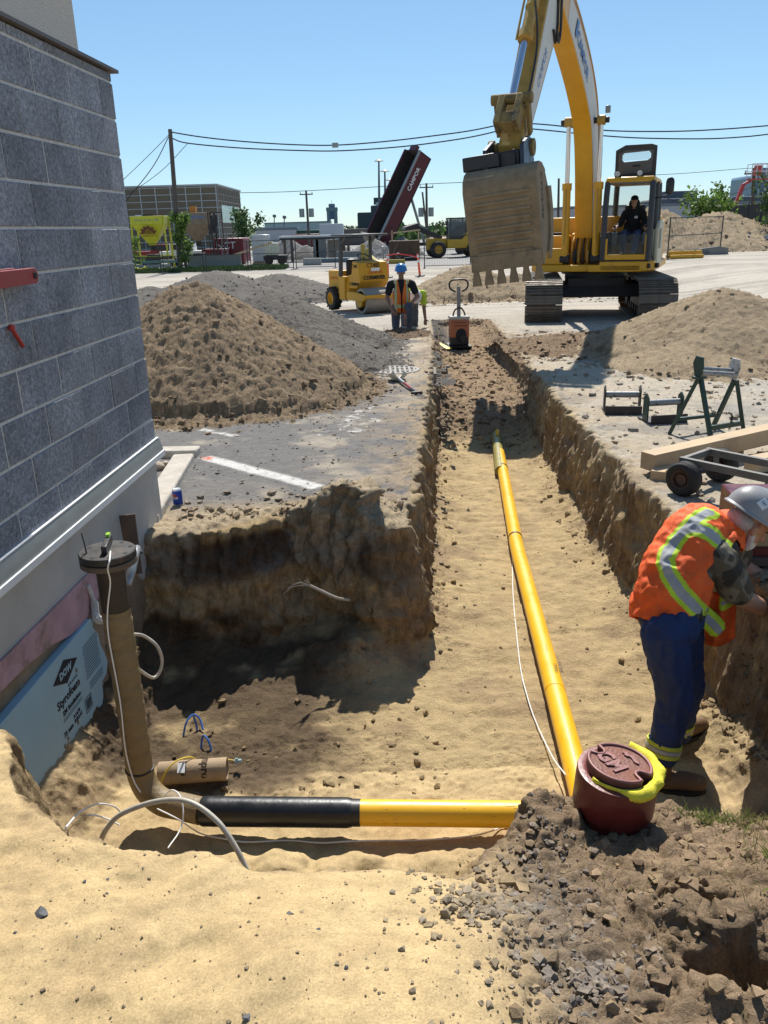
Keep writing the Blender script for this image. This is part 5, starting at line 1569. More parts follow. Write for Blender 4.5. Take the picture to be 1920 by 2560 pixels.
BV = -.20
# upper deck
mb = MB(); mb.prism([(-2.3, -1.3), (.9, -1.3), (1.1, -1.15), (1.1, 0), (1.18, .02), (1.18, 1.15), (.85, 1.42), (-2.3, 1.42)], 1.05, 1.20, a=(1, 0, 0), b=(0, 1, 0)); mb.build('deck', EY, ex, bevel=.02)
mb = MB(); mb.prism([(-2.7, -1.1), (-2.3, -1.33), (-1.75, -1.33), (-1.75, 1.33), (-2.3, 1.33), (-2.7, 1.1)], 1.05, 2.15, a=(1, 0, 0), b=(0, 1, 0)); mb.build('counterweight', EY, ex, bevel=.08)
MB().box((-1.0, 0.0, 1.72), (1.5, 2.6, 1.0)).build('engine_hood', EY, ex, bevel=.05)
MB().cyl((-1.2, -.5, 2.2), (-1.2, -.5, 2.7), .06, n=12).build('exhaust', DKM, ex)
MB().box((.15, -.93, 1.52), (1.0, .72, .62)).build('tool_box', EY, ex, bevel=.03)
MB().box((.75, -.93, 1.38), (.5, .72, .36)).build('step_box', EY, ex, bevel=.03)
MB().box((.2, -.93, 1.86), (.7, .55, .06)).build('tread_plate', DKM, ex)
MB().tube([(.65, -1.2, 1.6), (.65, -1.2, 2.3), (.2, -1.2, 2.35), (-.2, -1.2, 2.3), (-.2, -1.2, 1.8)], .02, 8, smooth=4).build('hand_rail', EY, ex)
# hoses under the boom
for k in range(6):
    y = BV - .20 + .08 * k
    MB().tube([(.75, y, 1.20), (.82, y, 1.42), (.72, y, 1.68), (.5, y, 1.82), (.35, y, 1.95)], .022, 8, smooth=5).build('hose', BLACK if k % 2 else EYD, ex)
for k in range(4): MB().cyl((.84, BV - .15 + .1 * k, 1.25), (.84, BV - .15 + .1 * k, 1.5), .03, n=10).build('valve_fitting', EYD if k % 2 else BLACK, ex)
# boom: box section swept along its profile
bot = [(.42, 1.42), (.62, 1.75), (.80, 2.4), (1.05, 3.2), (1.50, 3.95), (2.40, 4.50), (3.70, 5.03), (4.95, 5.48)]
top = [(.05, 1.62), (.05, 1.9), (.12, 2.6), (.35, 3.5), (.80, 4.4), (1.75, 5.02), (3.30, 5.58), (4.90, 5.95)]


def spl2(P, k): return [(v.x, v.y) for v in spline([Vector((a, b, 0)) for a, b in P], k)]


BT = spl2(bot, 5); TP = spl2(top, 5); hw = .20
outline = BT + TP[::-1]
wid = lambda t: hw * (1 - .12 * t)
n = len(BT); mb = MB(); vs = []
for i in range(n):
    t = i / (n - 1); w_ = wid(t)
    for (u, z), y in ((BT[i], -w_), (BT[i], w_), (TP[i], w_), (TP[i], -w_)): vs.append((u, BV + y, z))
mb.add(vs, [(i * 4 + k, i * 4 + (k + 1) % 4, (i + 1) * 4 + (k + 1) % 4, (i + 1) * 4 + k) for i in range(n - 1) for k in range(4)] + [(0, 1, 2, 3), tuple((n - 1) * 4 + k for k in (3, 2, 1, 0))])
boom = mb.build('boom', EY, ex, bevel=.012, angle=30)
# white painted side panels
for s_ in (-1, 1):
    vs = []
    for i in range(6, n - 2):
        t = i / (n - 1); w_ = BV + s_ * (wid(t) + .003)
        b_ = Vector((BT[i][0], 0, BT[i][1])); t_ = Vector((TP[i][0], 0, TP[i][1]))
        for q in (.06, .94): p = b_.lerp(t_, q); vs.append((p.x, w_, p.z))
    N = len(vs) // 2
    MB().add(vs, [(2 * i, 2 * i + 1, 2 * i + 3, 2 * i + 2) for i in range(N - 1)]).build('side_panel', EW, boom, angle=None)
LOGOB = M('logo_blue', (.10, .20, .42), .6, var=.2, scale=12)
c = Vector((3.0, BV + .196, 5.10)); dx = Vector((.92, 0, .38)).normalized()
FX = frame(c, -dx, Vector((0, 0, 1)) - dx * dx.z)
text('CAMPOR', .34, LOGOB, boom, FX @ Matrix.Translation((.12, -.02, .004)), ext=.002, bold=.004)
mb = MB(); mb.add([FX @ Vector((x, y, .004)) for x, y in ((-.82, -.16), (-.66, -.16), (-.56, .2), (-.72, .2))], [(0, 1, 2, 3)]); mb.build('logo_mark', LOGOB, boom, angle=None)
# steel lines along the boom top, hoses at the elbow
for k in range(3):
    MB().tube([(TP[i][0], BV + .12 + .035 * k, TP[i][1] + .035) for i in range(4, n, 2)], .016, 7, smooth=2).build('steel_line', EYD, boom)
for k in range(5):
    y = BV + .02 + .055 * k
    MB().tube([(4.2, y, 5.85), (4.7, y, 6.05), (5.15, y, 5.9), (5.35, y, 5.5), (5.35, y, 5.1), (5.47, y, 4.85), (5.65, y, 5.0)], .022, 8, smooth=5).build('hose', BLACK, boom)
MB().cyl((.2, BV - .33, 1.72), (.2, BV + .33, 1.72), .09, n=18).build('foot_pin', DKM, ex)
for s_ in (-1, 1): MB().prism([(-.15, 1.15), (.5, 1.15), (.4, 1.85), (.05, 1.88)], BV * -1 - s_ * .27 - .03, BV * -1 - s_ * .27 + .03, a=(1, 0, 0), b=(0, 0, 1)).build('boom_bracket', EY, ex)
# lift cylinders
for s_ in (-1, 1):
    y = BV + s_ * .34; a = Vector((.92, y, 1.32)); b = Vector((1.15, y, 4.12)); m_ = a.lerp(b, .56)
    MB().cyl(a, m_, .085, n=20).build('cylinder_barrel', EY, ex)
    MB().cyl(m_ - (b - a).normalized() * .12, m_ + (b - a).normalized() * .03, .105, n=20).build('cylinder_gland', EY, ex)
    MB().cyl(m_, b, .05, n=18).build('cylinder_rod', CHR, ex)
    MB().cyl(b - Vector((0, .08, 0)), b + Vector((0, .08, 0)), .10, n=18).build('rod_eye', EYD, ex)
    MB().cyl(a - Vector((0, .1, 0)), a + Vector((0, .1, 0)), .11, n=18).build('barrel_eye', DKM, ex)
    MB().tube([a + Vector((.10, s_ * .02, .3)), a.lerp(b, .3) + Vector((.11, 0, 0)), m_ + Vector((.11, 0, -.1))], .014, 7, smooth=3).build('hard_line', EYD, ex)
MB().cyl((1.15, BV - .5, 4.12), (1.15, BV + .5, 4.12), .06, n=16).build('lift_pin', DKM, ex)
# work light with twiggy wires on the boom
MB().box((.86, BV + .42, 4.35), (.1, .1, .14)).build('work_light', GREYM, ex, bevel=.01)
# arm
J = Vector((5.00, BV, 5.75)); K = Vector((7.45, BV, 3.16)); ad_ = (K - J).normalized(); af = Vector((-ad_.z, 0, ad_.x)); af = af if af.x > 0 else -af
prof = [(-.55, .50), (-.35, .62), (.35, .60), (1.4, .42), (3.1, .17), (3.66, .14), (3.71, 0), (3.66, -.14), (3.1, -.18), (.3, -.34), (-.1, -.30), (-.5, .1)]
mb = MB(); pts = [J + ad_ * a + af * b for a, b in prof]
n = len(pts); vs = [p + Vector((0, s_ * .165, 0)) for s_ in (-1, 1) for p in pts]
mb.add(vs, [tuple(range(n)), tuple(range(2 * n - 1, n - 1, -1))] + [(k, n + k, n + (k + 1) % n, (k + 1) % n) for k in range(n)]); arm = mb.build('arm', EYD, ex, bevel=.012)
pv = [J + ad_ * a + af * b for a, b in [(.5, .50), (1.4, .37), (3.15, .10), (3.15, -.13), (.5, -.27)]]
MB().add([p + Vector((0, .168, 0)) for p in pv], [tuple(range(5))]).build('side_panel', EW, arm, angle=None)
c = J + ad_ * 1.9 + Vector((0, .1705, 0)); text('CAMPOR', .20, LOGOB, arm, frame(c, ad_ * -1, af if (ad_ * -1).cross(af).y > 0 else -af), ext=.001)
MB().cyl(J - Vector((0, .27, 0)), J + Vector((0, .27, 0)), .10, n=18).build('arm_pin', DKM, ex)
# bucket cylinder in front of the arm
ca = J + ad_ * .15 + af * .72; cb = J + ad_ * 3.12 + af * .48; mm = ca.lerp(cb, .62)
MB().cyl(ca, mm, .085, n=20).build('cylinder_barrel', EYD, arm); MB().cyl(mm - (cb - ca).normalized() * .14, mm + (cb - ca).normalized() * .02, .11, n=20).build('cylinder_gland', EYD, arm); MB().cyl(mm, cb, .052, n=18).build('cylinder_rod', CHR, arm)
for t in (.08, .4): q = ca.lerp(cb, t); MB().cyl(q, q + (cb - ca).normalized() * .05, .10, n=18).build('clamp', EYD, arm)
MB().cyl(ca - Vector((0, .16, 0)), ca + Vector((0, .16, 0)), .09, n=16).build('barrel_eye', DKM, arm)
MB().tube([ca + Vector((.06, -.13, 0)), ca.lerp(cb, .3) + Vector((.06, -.13, 0)), mm + Vector((.05, -.12, 0))], .018, 7, smooth=3).build('hard_line', EYD, arm)
MB().tube([mm + Vector((-.05, .12, .5)), mm + Vector((-.1, .16, .1)), mm + Vector((-.05, .15, -.3)), cb + Vector((-.25, .15, -.1))], .016, 7, smooth=5).build('hose', BLACK, arm)
# linkage and coupler
MUDY = M('muddy_yellow', (.24, .165, .055), .85, var=.3, scale=7, dirt=(.06, .045, .03), damt=.5, dscale=6, bump=.4, bscale=40)
L2 = K + Vector((.30, 0, .03)); L2 = K + af * .32 + ad_ * .12
MB().cyl(cb - Vector((0, .30, 0)), cb + Vector((0, .30, 0)), .075, n=16).build('link_pin', MUDY, ex)
for s_ in (-1, 1):
    a = cb + Vector((0, s_ * .235, 0)); b = J + ad_ * 3.3 + Vector((0, s_ * .235, 0))
    MB().bar(a, b, .05, .15, up=(1, 0, 0)).build('side_link', MUDY, ex, bevel=.01)
mb = MB(); q0 = cb; q1 = K + af * .42 + ad_ * .05
for s_ in (-1, 1): mb.prism([(-.02, -.085), (.75 * 0 + (q1 - q0).length, -.12), ((q1 - q0).length, .12), (-.02, .085)], -.05, .05, o=q0 + Vector((0, s_ * .13, 0)), a=(q1 - q0).normalized(), b=Vector((0, 1, 0)).cross((q1 - q0).normalized()))
mb.prism([(.30, -.10), ((q1 - q0).length, -.1), ((q1 - q0).length, .1), (.30, .1)], -.12, .12, o=q0, a=(q1 - q0).normalized(), b=Vector((0, 1, 0)).cross((q1 - q0).normalized()))
mb.build('bucket_link', MUDY, ex, bevel=.012)
MB().cyl(K - Vector((0, .30, 0)), K + Vector((0, .30, 0)), .085, n=16).build('bucket_pin', MUDY, ex)
for s_ in (-1, 1): MB().cyl(K + Vector((0, s_ * .26, 0)), K + Vector((0, s_ * .34, 0)), .12, n=16).build('pin_boss', MUDY, ex)
BR = Matrix.Translation(K) @ Matrix.Rotation(math.radians(6), 4, 'X') @ Matrix.Translation(-K)
cq = MB(BR); cq.box(K + Vector((.22, 0, -.20)), (.62, .46, .24)); cq.build('quick_coupler', BLACK, ex, bevel=.02)
for s_ in (-1, 1): MB(BR).prism([(-.12, -.38), (.58, -.38), (.52, -.02), (.1, .12), (-.1, .08)], -.03, .03, o=K + Vector((0, s_ * .27, 0)), a=(1, 0, 0), b=(0, 0, 1)).build('coupler_plate', M('coupler_steel', (.05, .06, .075), .4, metal=.5), ex, bevel=.008)
MB(BR).box(K + Vector((.53, -.32, -.18)), (.14, .55, .2)).build('coupler_block', BLACK, ex, bevel=.02)
for s_ in (-.2, .2): MB(BR).prism([(-.05, -.05), (.12, -.45), (.24, -.45), (.16, -.0), (.02, .06)], -.03, .03, o=K + Vector((.42, s_ - .05, -.12)), a=(1, 0, 0), b=(0, 0, 1)).build('bucket_ear', DKM, ex, bevel=.008)
# bucket shell
U0 = K.x; Z0_ = K.z
sp_ = [(.78, -1.66), (.85, -1.2), (.90, -.76), (.92, -.58), (.88, -.44), (.78, -.34), (.66, -.29), (.48, -.30), (.30, -.38)]
inn = [(.30, -.42), (.16, -.60), (.10, -.88), (.22, -1.16), (.46, -1.45), (.72, -1.68)]
SP = [(a, b) for a, b in sp_]; y0, y1 = -.52, .52; th = .03
mb = MB(BR); vs = []
for (a, b) in SP:
    tp = 1.0 + .0 * b; k = 1 + .045 * ((b + 2) / 1.6 - .5)
    for y in (y0 * k, y1 * k): vs.append((U0 + a, BV + y, Z0_ + b))
    for y in (y1 * k, y0 * k): vs.append((U0 + a - th * 1.2, BV + y, Z0_ + b - (.02 if b > -.5 else 0)))
mb.add(vs, [(i * 4 + k, i * 4 + (k + 1) % 4, (i + 1) * 4 + (k + 1) % 4, (i + 1) * 4 + k) for i in range(len(SP) - 1) for k in range(4)] + [(0, 1, 2, 3), tuple((len(SP) - 1) * 4 + k for k in (3, 2, 1, 0))])
bk = mb.build('bucket', MUD, ex, bevel=.004, angle=40)
for s_ in (-1, 1):
    ol = [(a - .002, b) for a, b in SP] + inn; k = 1.0
    MB(BR).prism(ol, -.02, .02, o=(U0, BV + s_ * .515, Z0_), a=(1, 0, 0), b=(0, 0, 1)).build('bucket_side', MUD, ex, bevel=.004)
    MB(BR).prism([(.12, -.60), (.06, -.95), (.20, -1.40), (.40, -1.62), (.5, -1.5), (.34, -1.3), (.26, -.95), (.32, -.62)], -.03, .03, o=(U0, BV + s_ * .545, Z0_), a=(1, 0, 0), b=(0, 0, 1)).build('side_cutter', MUD, ex, bevel=.006)
for k in range(8):     # wear straps across the back
    f = k / 7; b = -.66 - f * .78; a = np.interp(b, [p[1] for p in sp_[:5]], [p[0] for p in sp_[:5]])
    MB(BR).box((U0 + a + .012, BV - .0, Z0_ + b), (.034, .86 - .05 * f, .04)).build('wear_strap', MUD, bk, bevel=.006)
MB(BR).box((U0 + .815, BV, Z0_ - 1.57), (.07, 1.04, .22)).build('lip_plate', MUD, bk, bevel=.01)
tme = None
for k in range(6):
    y = BV - .465 + k * .186
    mb = MB(BR); mb.prism([(-.045, 0.10), (.045, .10), (.035, -.02), (.052, -.09), (.066, -.19), (-.066, -.19), (-.052, -.09), (-.035, -.02)], -.035, .05, o=(U0 + .79, y, Z0_ - 1.69), a=(0, 1, 0), b=(0, 0, 1)); mb.build('tooth', MUD, ex, bevel=.008)
text('CAMPOR', .16, M('dark_print', (.06, .05, .045), .8), bk, BR @ frame(Vector((U0 + .60, BV + .538, Z0_ - .75)), Vector((.1, 0, -1)), Vector((1, 0, .1))), ext=.001)

# cab
c0_, c1_ = .29, 1.32; f_, r_ = 1.16, -.55; zb, zt = 1.30, 2.97
cab = []
mb = MB(); mb.prism([(r_, c0_ - .02), (f_ + .02, c0_ - .02), (f_ + .02, c1_ - .12), (f_ - .22, c1_ + .10), (r_, c1_ + .10)], 1.06, 1.27, a=(1, 0, 0), b=(0, 1, 0)); mb.build('cab_skirt', EY, ex, bevel=.025)
MB().prism([(r_, c0_), (f_, c0_), (f_, c1_ - .02), (f_ - .1, c1_ + .02), (r_, c1_ + .02)], 1.27, 1.33, a=(1, 0, 0), b=(0, 1, 0)).build('cab_floor', DKM, ex)
posts = [((f_, c0_ + .035), (f_ - .10, c0_ + .05)), ((f_, c1_ - .035), (f_ - .10, c1_ - .05)), ((r_ + .05, c0_ + .035), (r_ + .08, c0_ + .05)), ((r_ + .05, c1_ - .03), (r_ + .08, c1_ - .05)), ((.35, c1_ - .01), (.33, c1_ - .03))]
for (a, b), (a2, b2) in posts: MB().tube([(a, b, 1.30), (a, b, 2.0), ((a + a2) / 2, (b + b2) / 2, 2.6), (a2, b2, 2.90)], .062, 10, smooth=4).build('cab_post', CABM, ex)
mb = MB(); mb.box((f_ + .0, c0_ + .075, 1.52), (.05, .11, .44)); mb.build('corner_panel', EY, ex, bevel=.01); mb = MB(); mb.box((f_, c1_ - .06, 1.56), (.05, .11, .52)); mb.build('corner_panel', EY, ex, bevel=.01)
MB().box((f_, (c0_ + c1_) / 2, 1.36), (.06, c1_ - c0_ - .05, .11)).build('front_sill', EY, ex, bevel=.01)
mb = MB(); mb.box(((f_ + r_) / 2 - .02, (c0_ + c1_) / 2, 2.94), (f_ - r_ - .02, c1_ - c0_ + .02, .11), taper=(.93, .93)); mb.build('cab_roof', EY, ex, bevel=.03)
MB().box(((f_ + r_) / 2, (c0_ + c1_) / 2, 2.875), (f_ - r_ - .12, c1_ - c0_ - .06, .03)).build('headliner', M('headliner', (.16, .15, .14), .9), ex)
MB().box((r_ + .04, (c0_ + c1_) / 2, 1.62), (.06, c1_ - c0_ - .04, .65)).build('rear_panel', CABM, ex)
MB().box((.05, c1_ - .0, 1.62), (.62 * 1.5, .05, .60)).build('door_panel', M('cream_door', (.52, .47, .34), .5, var=.1, dirt=(.3, .24, .15), damt=.2), ex, bevel=.02)
MB().box((.30, c0_ + .02, 1.60), (1.55, .04, .55)).build('inner_side_panel', CABM, ex)
GL = glass('tinted_glass', (.30, .42, .42), .16)
GL2 = glass('lower_glass', (.10, .12, .12), .22)
mb = MB(); mb.box((f_ - .01, (c0_ + c1_) / 2, 1.62), (.008, c1_ - c0_ - .2, .42)); mb.build('lower_windscreen', GL2, ex)
MB().box((r_ + .06, (c0_ + c1_) / 2, 2.42), (.006, c1_ - c0_ - .14, .88)).build('rear_window', GL, ex)
MB().box((.75, c1_ - .03, 2.3), (.72, .006, .95)).build('side_window', GL, ex); MB().box((-.12, c1_ - .03, 2.38), (.75, .006, .85)).build('side_window', GL, ex)
MB().box((.3, c0_ + .04, 2.36), (1.5, .006, .95)).build('side_window', GL, ex)
# open roof hatch with its own window, work lights, mirror
XH = Matrix.Translation((.42, .82, 3.0)) @ Matrix.Rotation(math.radians(6), 4, 'Y')
w2, h2 = .43, .66
ol = [(-w2, 0), (w2, 0), (w2, h2 - .04), (w2 - .12, h2), (-w2 + .2, h2), (-w2, h2 - .10)]
sl2 = [(-.29, .36), (-.25, .32), (.25, .34), (.31, .39), (.31, .47), (.27, .52), (-.25, .50), (-.29, .46)]
mb = MB(XH)
nO = len(ol); nS = len(sl2)
import mathutils
from mathutils.geometry import tessellate_polygon
allp = ol + sl2; tr_ = tessellate_polygon([[Vector((a, b, 0)) for a, b in ol], [Vector((a, b, 0)) for a, b in sl2]])
vs = [(x, a, b) for x in (-.03, .03) for a, b in allp]; NP = len(allp)
mb.add(vs, [tuple(t) for t in tr_] + [tuple(i + NP for i in t[::-1]) for t in tr_] + [(k, (k + 1) % nO, NP + (k + 1) % nO, NP + k) for k in range(nO)] + [(nO + k, nO + (k + 1) % nS, NP + nO + (k + 1) % nS, NP + nO + k) for k in range(nS)])
ht = mb.build('roof_hatch', CABM, ex, angle=None)
mb = MB(XH)
for a, b in ((-.36, .06), (.36, .06)): pass
inl = [(-.36, .08), (.34, .10), (.36, .54), (-.20, .56), (-.36, .5)]
tr_ = tessellate_polygon([[Vector((a, b, 0)) for a, b in inl], [Vector((a, b, 0)) for a, b in sl2]]); mb.add([(.034, a, b) for a, b in inl + sl2], [tuple(t) for t in tr_]); mb.build('hatch_liner', M('liner_grey', (.13, .125, .12), .8), ht, angle=None)
MB(XH).box((0, 0, .43), (.006, .58, .16)).build('hatch_window', GL, ht); MB(XH).box((.045, .02, .24), (.02, .16, .035)).build('hatch_handle', BLACK, ht, bevel=.008)
for v in (.52, .98):
    q = Vector((1.02, v, 3.06)); MB().cyl(q - Vector((.06, 0, 0)), q, .065, .07, n=18).build('work_lamp', BLACK, ex); MB().cyl(q, q + Vector((.004, 0, 0)), .055, n=18).build('lamp_lens', M('lamp_lens', (.55, .55, .52), .2, var=.3, scale=40), ex); MB().box(q - Vector((.03, 0, .07)), (.03, .03, .06)).build('lamp_bracket', BLACK, ex)
MB().tube([(1.0, 1.29, 2.55), (1.1, 1.42, 2.55), (1.12, 1.58, 2.60)], .014, 8, smooth=3).build('mirror_arm', BLACK, ex)
mb = MB(); mb.cap((1.12, 1.62, 2.68), (1.12, 1.62, 2.86), .085, .085, flat=.45, side=(0, 1, 0)); mb.build('mirror', BLACK, ex)
# rear left body panel seen beside the cab
MB().prism([(-.65, 1.12), (.45, 1.12), (.60, 1.25), (.55, 1.95), (.35, 2.1), (-.65, 2.1)], -1.43, -1.345, a=(1, 0, 0), b=(0, 0, 1)).build('side_body_panel', M('cream_door', (.52, .47, .34), .5), ex, bevel=.03)
for u in (.1, .38): MB().box((u, 1.434, 1.72), (.05, .01, .42)).build('vent_slot', BLACK, ex)
for p_ in ((1.06, 1.30, 1.17), (.86, 1.46, 1.17)): MB().box((p_[0], p_[1] - .02, p_[2]), (.05, .14, .10), rot=math.radians(-38)).build('skirt_grip', BLACK, ex)
# seat and console
MB().box((-.02, .80, 1.72), (.5, .5, .14)).build('seat', BLACK, ex, bevel=.04); MB().box((-.25, .80, 2.1), (.14, .46, .7)).build('seat_back', BLACK, ex, bevel=.05)
for s_ in (-1, 1):
    MB().box((.2, .80 + s_ * .34, 1.72), (.55, .14, .3)).build('console', M('console_grey', (.16, .17, .17), .6), ex, bevel=.03); MB().cyl((.42, .80 + s_ * .34, 1.86), (.44, .80 + s_ * .34, 2.02), .018, .026, n=10).build('joystick', BLACK, ex)
    MB().cyl((.80, .80 + s_ * .09, 1.33), (.78, .80 + s_ * .09, 1.85), .012, n=8).build('travel_lever', BLACK, ex)

# operator
op = thing('person', 'excavator operator in black cap and black sweater sitting in the cab', 'person', EC + Matrix.Rotation(UY, 3, 'Z') @ Vector((.02, .80, 1.80)), rz=UY)
BLKC = M('black_cloth', (.012, .012, .013), .95, var=.3, scale=9); JEAN = M('blue_jeans', (.035, .06, .13), .9, var=.25, scale=14)
mb = MB(); mb.cap((-.08, 0, .02), (-.10, 0, .25), .15, .16); mb.cap((-.10, 0, .25), (-.08, 0, .45), .17, .14); mb.cap((-.08, -.17, .47), (-.08, .17, .47), .085, .085)
for s_ in (-1, 1): mb.cap((-.08, s_ * .20, .46), (.03, s_ * .27, .24), .078, .062); mb.cap((.03, s_ * .27, .24), (.20, s_ * .30, .20), .06, .05)
mb.cap((-.16, 0, .52), (-.17, 0, .68), .10, .09)
me = blob(mb, .013, 4, .008, 12); link('sweater', me, BLKC, op, angle=None)
mb = MB(); 
for s_ in (-1, 1): mb.cap((-.05, s_ * .10, .0), (.40, s_ * .15, .04), .095, .075); mb.cap((.40, s_ * .15, .04), (.60, s_ * .12, -.32), .075, .06)
mb.cap((-.05, -.1, .02), (-.05, .1, .02), .12, .12); me = blob(mb, .013, 4, .006, 12); link('trousers', me, JEAN, op, angle=None)
for s_ in (-1, 1): mb = MB(); mb.cap((.60, s_ * .12, -.38), (.76, s_ * .13, -.41), .05, .045); me = blob(mb, .012, 3); link('boot', me, M('tan_boot', (.15, .085, .04)), op, angle=None)
mb = MB(); head_parts(mb, (-.03, 0, .71), (1, 0, -.05), (0, 0, 1), 1.02); mb.cap((-.07, 0, .5), (-.04, 0, .64), .06, .058)
for s_ in (-1, 1): mb.cap((.18, s_ * .30, .20), (.32, s_ * .32, .17), .042, .034); hand(mb, (.32, s_ * .33, .17), (1, 0, -.1), (0, 0, -1), 1.05, .9)
mb.cap((-.08, -.3, .3), (-.08, .3, .3), .04, .04); mb.cap((-.08, 0, .3), (-.07, 0, .5), .05, .05)
for s_ in (-1, 1): mb.cap((-.08, s_ * .2, .44), (.03, s_ * .27, .24), .04, .04); mb.cap((.03, s_ * .27, .24), (.2, s_ * .30, .2), .04, .04)
me = blob(mb, .009, 2); link('body', me, SKIN, op, angle=None)
mb = MB(); mb.ell((-.035, 0, .775), (.105, .088, .075), 16, 10); mb.cap((.05, -.05, .775), (.05, .05, .775), .03, .03); mb.box((.10, 0, .765), (.11, .13, .014)); me = blob(mb, .009, 3); link('cap', me, BLKC, op, angle=None)
mb = MB(); mb.ell((-.075, 0, .66), (.10, .125, .13), 16, 12); me = blob(mb, .012, 3, .006, 14); link('hood', me, BLKC, op, angle=None)
MB().box((.062, .07, .38), (.004, .07, .05)).build('chest_logo', WHITEM, op)
for ob in op.children:
    if ob.type == 'MESH': ob.data.polygons.foreach_set('use_smooth', [True] * len(ob.data.polygons))

# ------------------------------------------------------------------ compaction roller
rp = Vector((.03, 22.5, 0)); rp.z = float(zg(0, 22.5))
RH = math.atan2(-.87, .5)
RY = M('roller_yellow', (.60, .30, .012), .5, var=.1, scale=5, dirt=(.22, .14, .06), damt=.18, dscale=5)
ro = thing('road_roller', 'small yellow ride-on road roller with smooth steel drum and dark canopy', 'road roller', rp, rz=RH)
DRUM = M('drum_steel', (.34, .30, .25), .6, metal=.35, var=.15, scale=4, dirt=(.3, .24, .17), damt=.3)
MB().lathe([(.26, -.56), (.325, -.56), (.33, -.54), (.33, .54), (.325, .56), (.26, .56), (.24, .50), (.05, .50)], 44, c=(0, 0, .33), axis=(0, 1, 0)).build('drum', DRUM, ro)
for s_ in (-1, 1):
    MB().cyl((0, s_ * .50, .33), (0, s_ * .62, .33), .16, n=20).build('drum_hub', RY, ro)
    MB().prism([(-.62, .34), (.30, .34), (.42, .42), (.42, .50), (-.1, .56), (-.62, .56)], -s_ * .63 - .04, -s_ * .63 + .04, a=(1, 0, 0), b=(0, 0, 1)).build('drum_frame', RY, ro, bevel=.015)
MB().box((.40, 0, .46), (.07, 1.28, .09)).build('front_yoke', RY, ro, bevel=.01); MB().box((-.55, 0, .46), (.12, 1.28, .22)).build('rear_yoke', RY, ro, bevel=.01)
MB().prism([(-.95, .62), (-.42, .62), (-.22, .82), (-.30, 1.30), (-.62, 1.34), (-.70, 1.0), (-.95, .95)], -.45, .45, a=(1, 0, 0), b=(0, 0, 1)).build('console', RY, ro, bevel=.02)
MB().box((-1.15, 0, .58), (.62, .95, .42)).build('platform', RY, ro, bevel=.03)
MB().box((-1.12, -.46, .62), (.34, .16, .62)).build('side_tank', RY, ro, bevel=.02)
MB().box((-1.78, 0, .78), (.72, .86, .58)).build('engine_hood', RY, ro, bevel=.04); MB().box((-1.75, 0, .5), (.9, .95, .06)).build('fender', RY, ro, bevel=.01)
MB().box((-2.0, 0, 1.02), (.3, .5, .1)).build('hood_vent', BLACK, ro)
for s_ in (-1, 1): tyre(ro, (-1.72, s_ * .50, .31), .31, .24, (0, s_, 0), .5, TYRE, RY, 14)
MB().box((-1.15, 0, .88), (.48, .46, .12)).build('seat', BLACK, ro, bevel=.05); MB().box((-1.40, 0, 1.13), (.14, .44, .48)).build('seat_back', BLACK, ro, bevel=.06)
MB().cyl((-.66, .0, 1.2), (-.80, 0, 1.42), .018, n=10).build('steering_column', BLACK, ro); MB().torus((-.80, 0, 1.43), .17, .014, axis=(.5, 0, 1)).build('steering_wheel', BLACK, ro)
ROPS = M('rops_grey', (.05, .055, .06), .5, var=.15)
for s_ in (-1, 1): MB().bar((-1.28, s_ * .48, .6), (-1.22, s_ * .46, 1.96), .09, .09).build('canopy_post', ROPS, ro, bevel=.01); MB().bar((-1.22, s_ * .46, 1.75), (-.92, s_ * .46, 1.95), .05, .05).build('post_brace', ROPS, ro)
MB().box((-1.0, 0, 2.0), (1.25, 1.12, .05)).build('canopy', ROPS, ro, bevel=.02)
xf = frame(Vector((-.62, -.455, 1.0)), (1, 0, 0), (0, 0, 1))
text('CT48S', .13, INK, ro, xf @ Matrix.Translation((.1, .2, 0)), ext=.002); text('CORMIVER', .11, INK, ro, xf @ Matrix.Translation((.08, -.26, 0)), ext=.002, bold=.003)
xf2 = frame(Vector((-.245, 0, 1.06)), (0, 1, 0), (-.17, 0, 1)); text('CT48S', .15, INK, ro, xf2 @ Matrix.Translation((0, .16, 0)), ext=.003); text('CORMIVER', .14, INK, ro, xf2 @ Matrix.Translation((0, -.16, 0)), ext=.003, bold=.003); text('CAMPOR', .11, M('orange_ink', (.6, .14, .03), .6), ro, xf2 @ Matrix.Translation((0.05, -.02, 0)), ext=.003)
text('CAMPOR', .12, M('orange_ink', (.6, .14, .03), .6), ro, frame(Vector((-1.78, -.433, .86)), (1, 0, 0), (0, 0, 1)), ext=.002)
MB().box((-.25, .05, 1.11), (.006, .26, .09), rot=None).build('decal', WHITEM, ro)

# ------------------------------------------------------------------ kneeling worker and the one behind him
kp = gnd(1005, 826)
k2 = thing('person', 'worker in blue hard hat and orange vest kneeling beside the trench', 'person', (kp.x, kp.y, kp.z + .01))
JN = M('grey_jeans', (.07, .085, .11), .9, var=.25, scale=12)
mb = MB(); mb.cap((-.12, 0, .46), (-.13, -.05, .08), .105, .08); mb.cap((-.13, -.04, .07), (-.14, .40, .06), .075, .055)
mb.cap((.11, 0, .46), (.17, -.34, .50), .10, .085); mb.cap((.17, -.34, .50), (.15, -.26, .10), .082, .06); mb.cap((-.1, .02, .46), (.1, .02, .46), .13, .13)
me = blob(mb, .013, 4, .01, 11); link('trousers', me, JN, k2, angle=None)
for p_, q_ in (((.15, -.26, .05), (.16, -.42, .035)), ((-.14, .42, .07), (-.14, .50, .03))):
    mb = MB(); mb.cap(p_, q_, .055, .045); me = blob(mb, .012, 3); link('boot', me, M('red_boot', (.16, .04, .03), .7) if p_[0] > 0 else BOOTM, k2, angle=None)
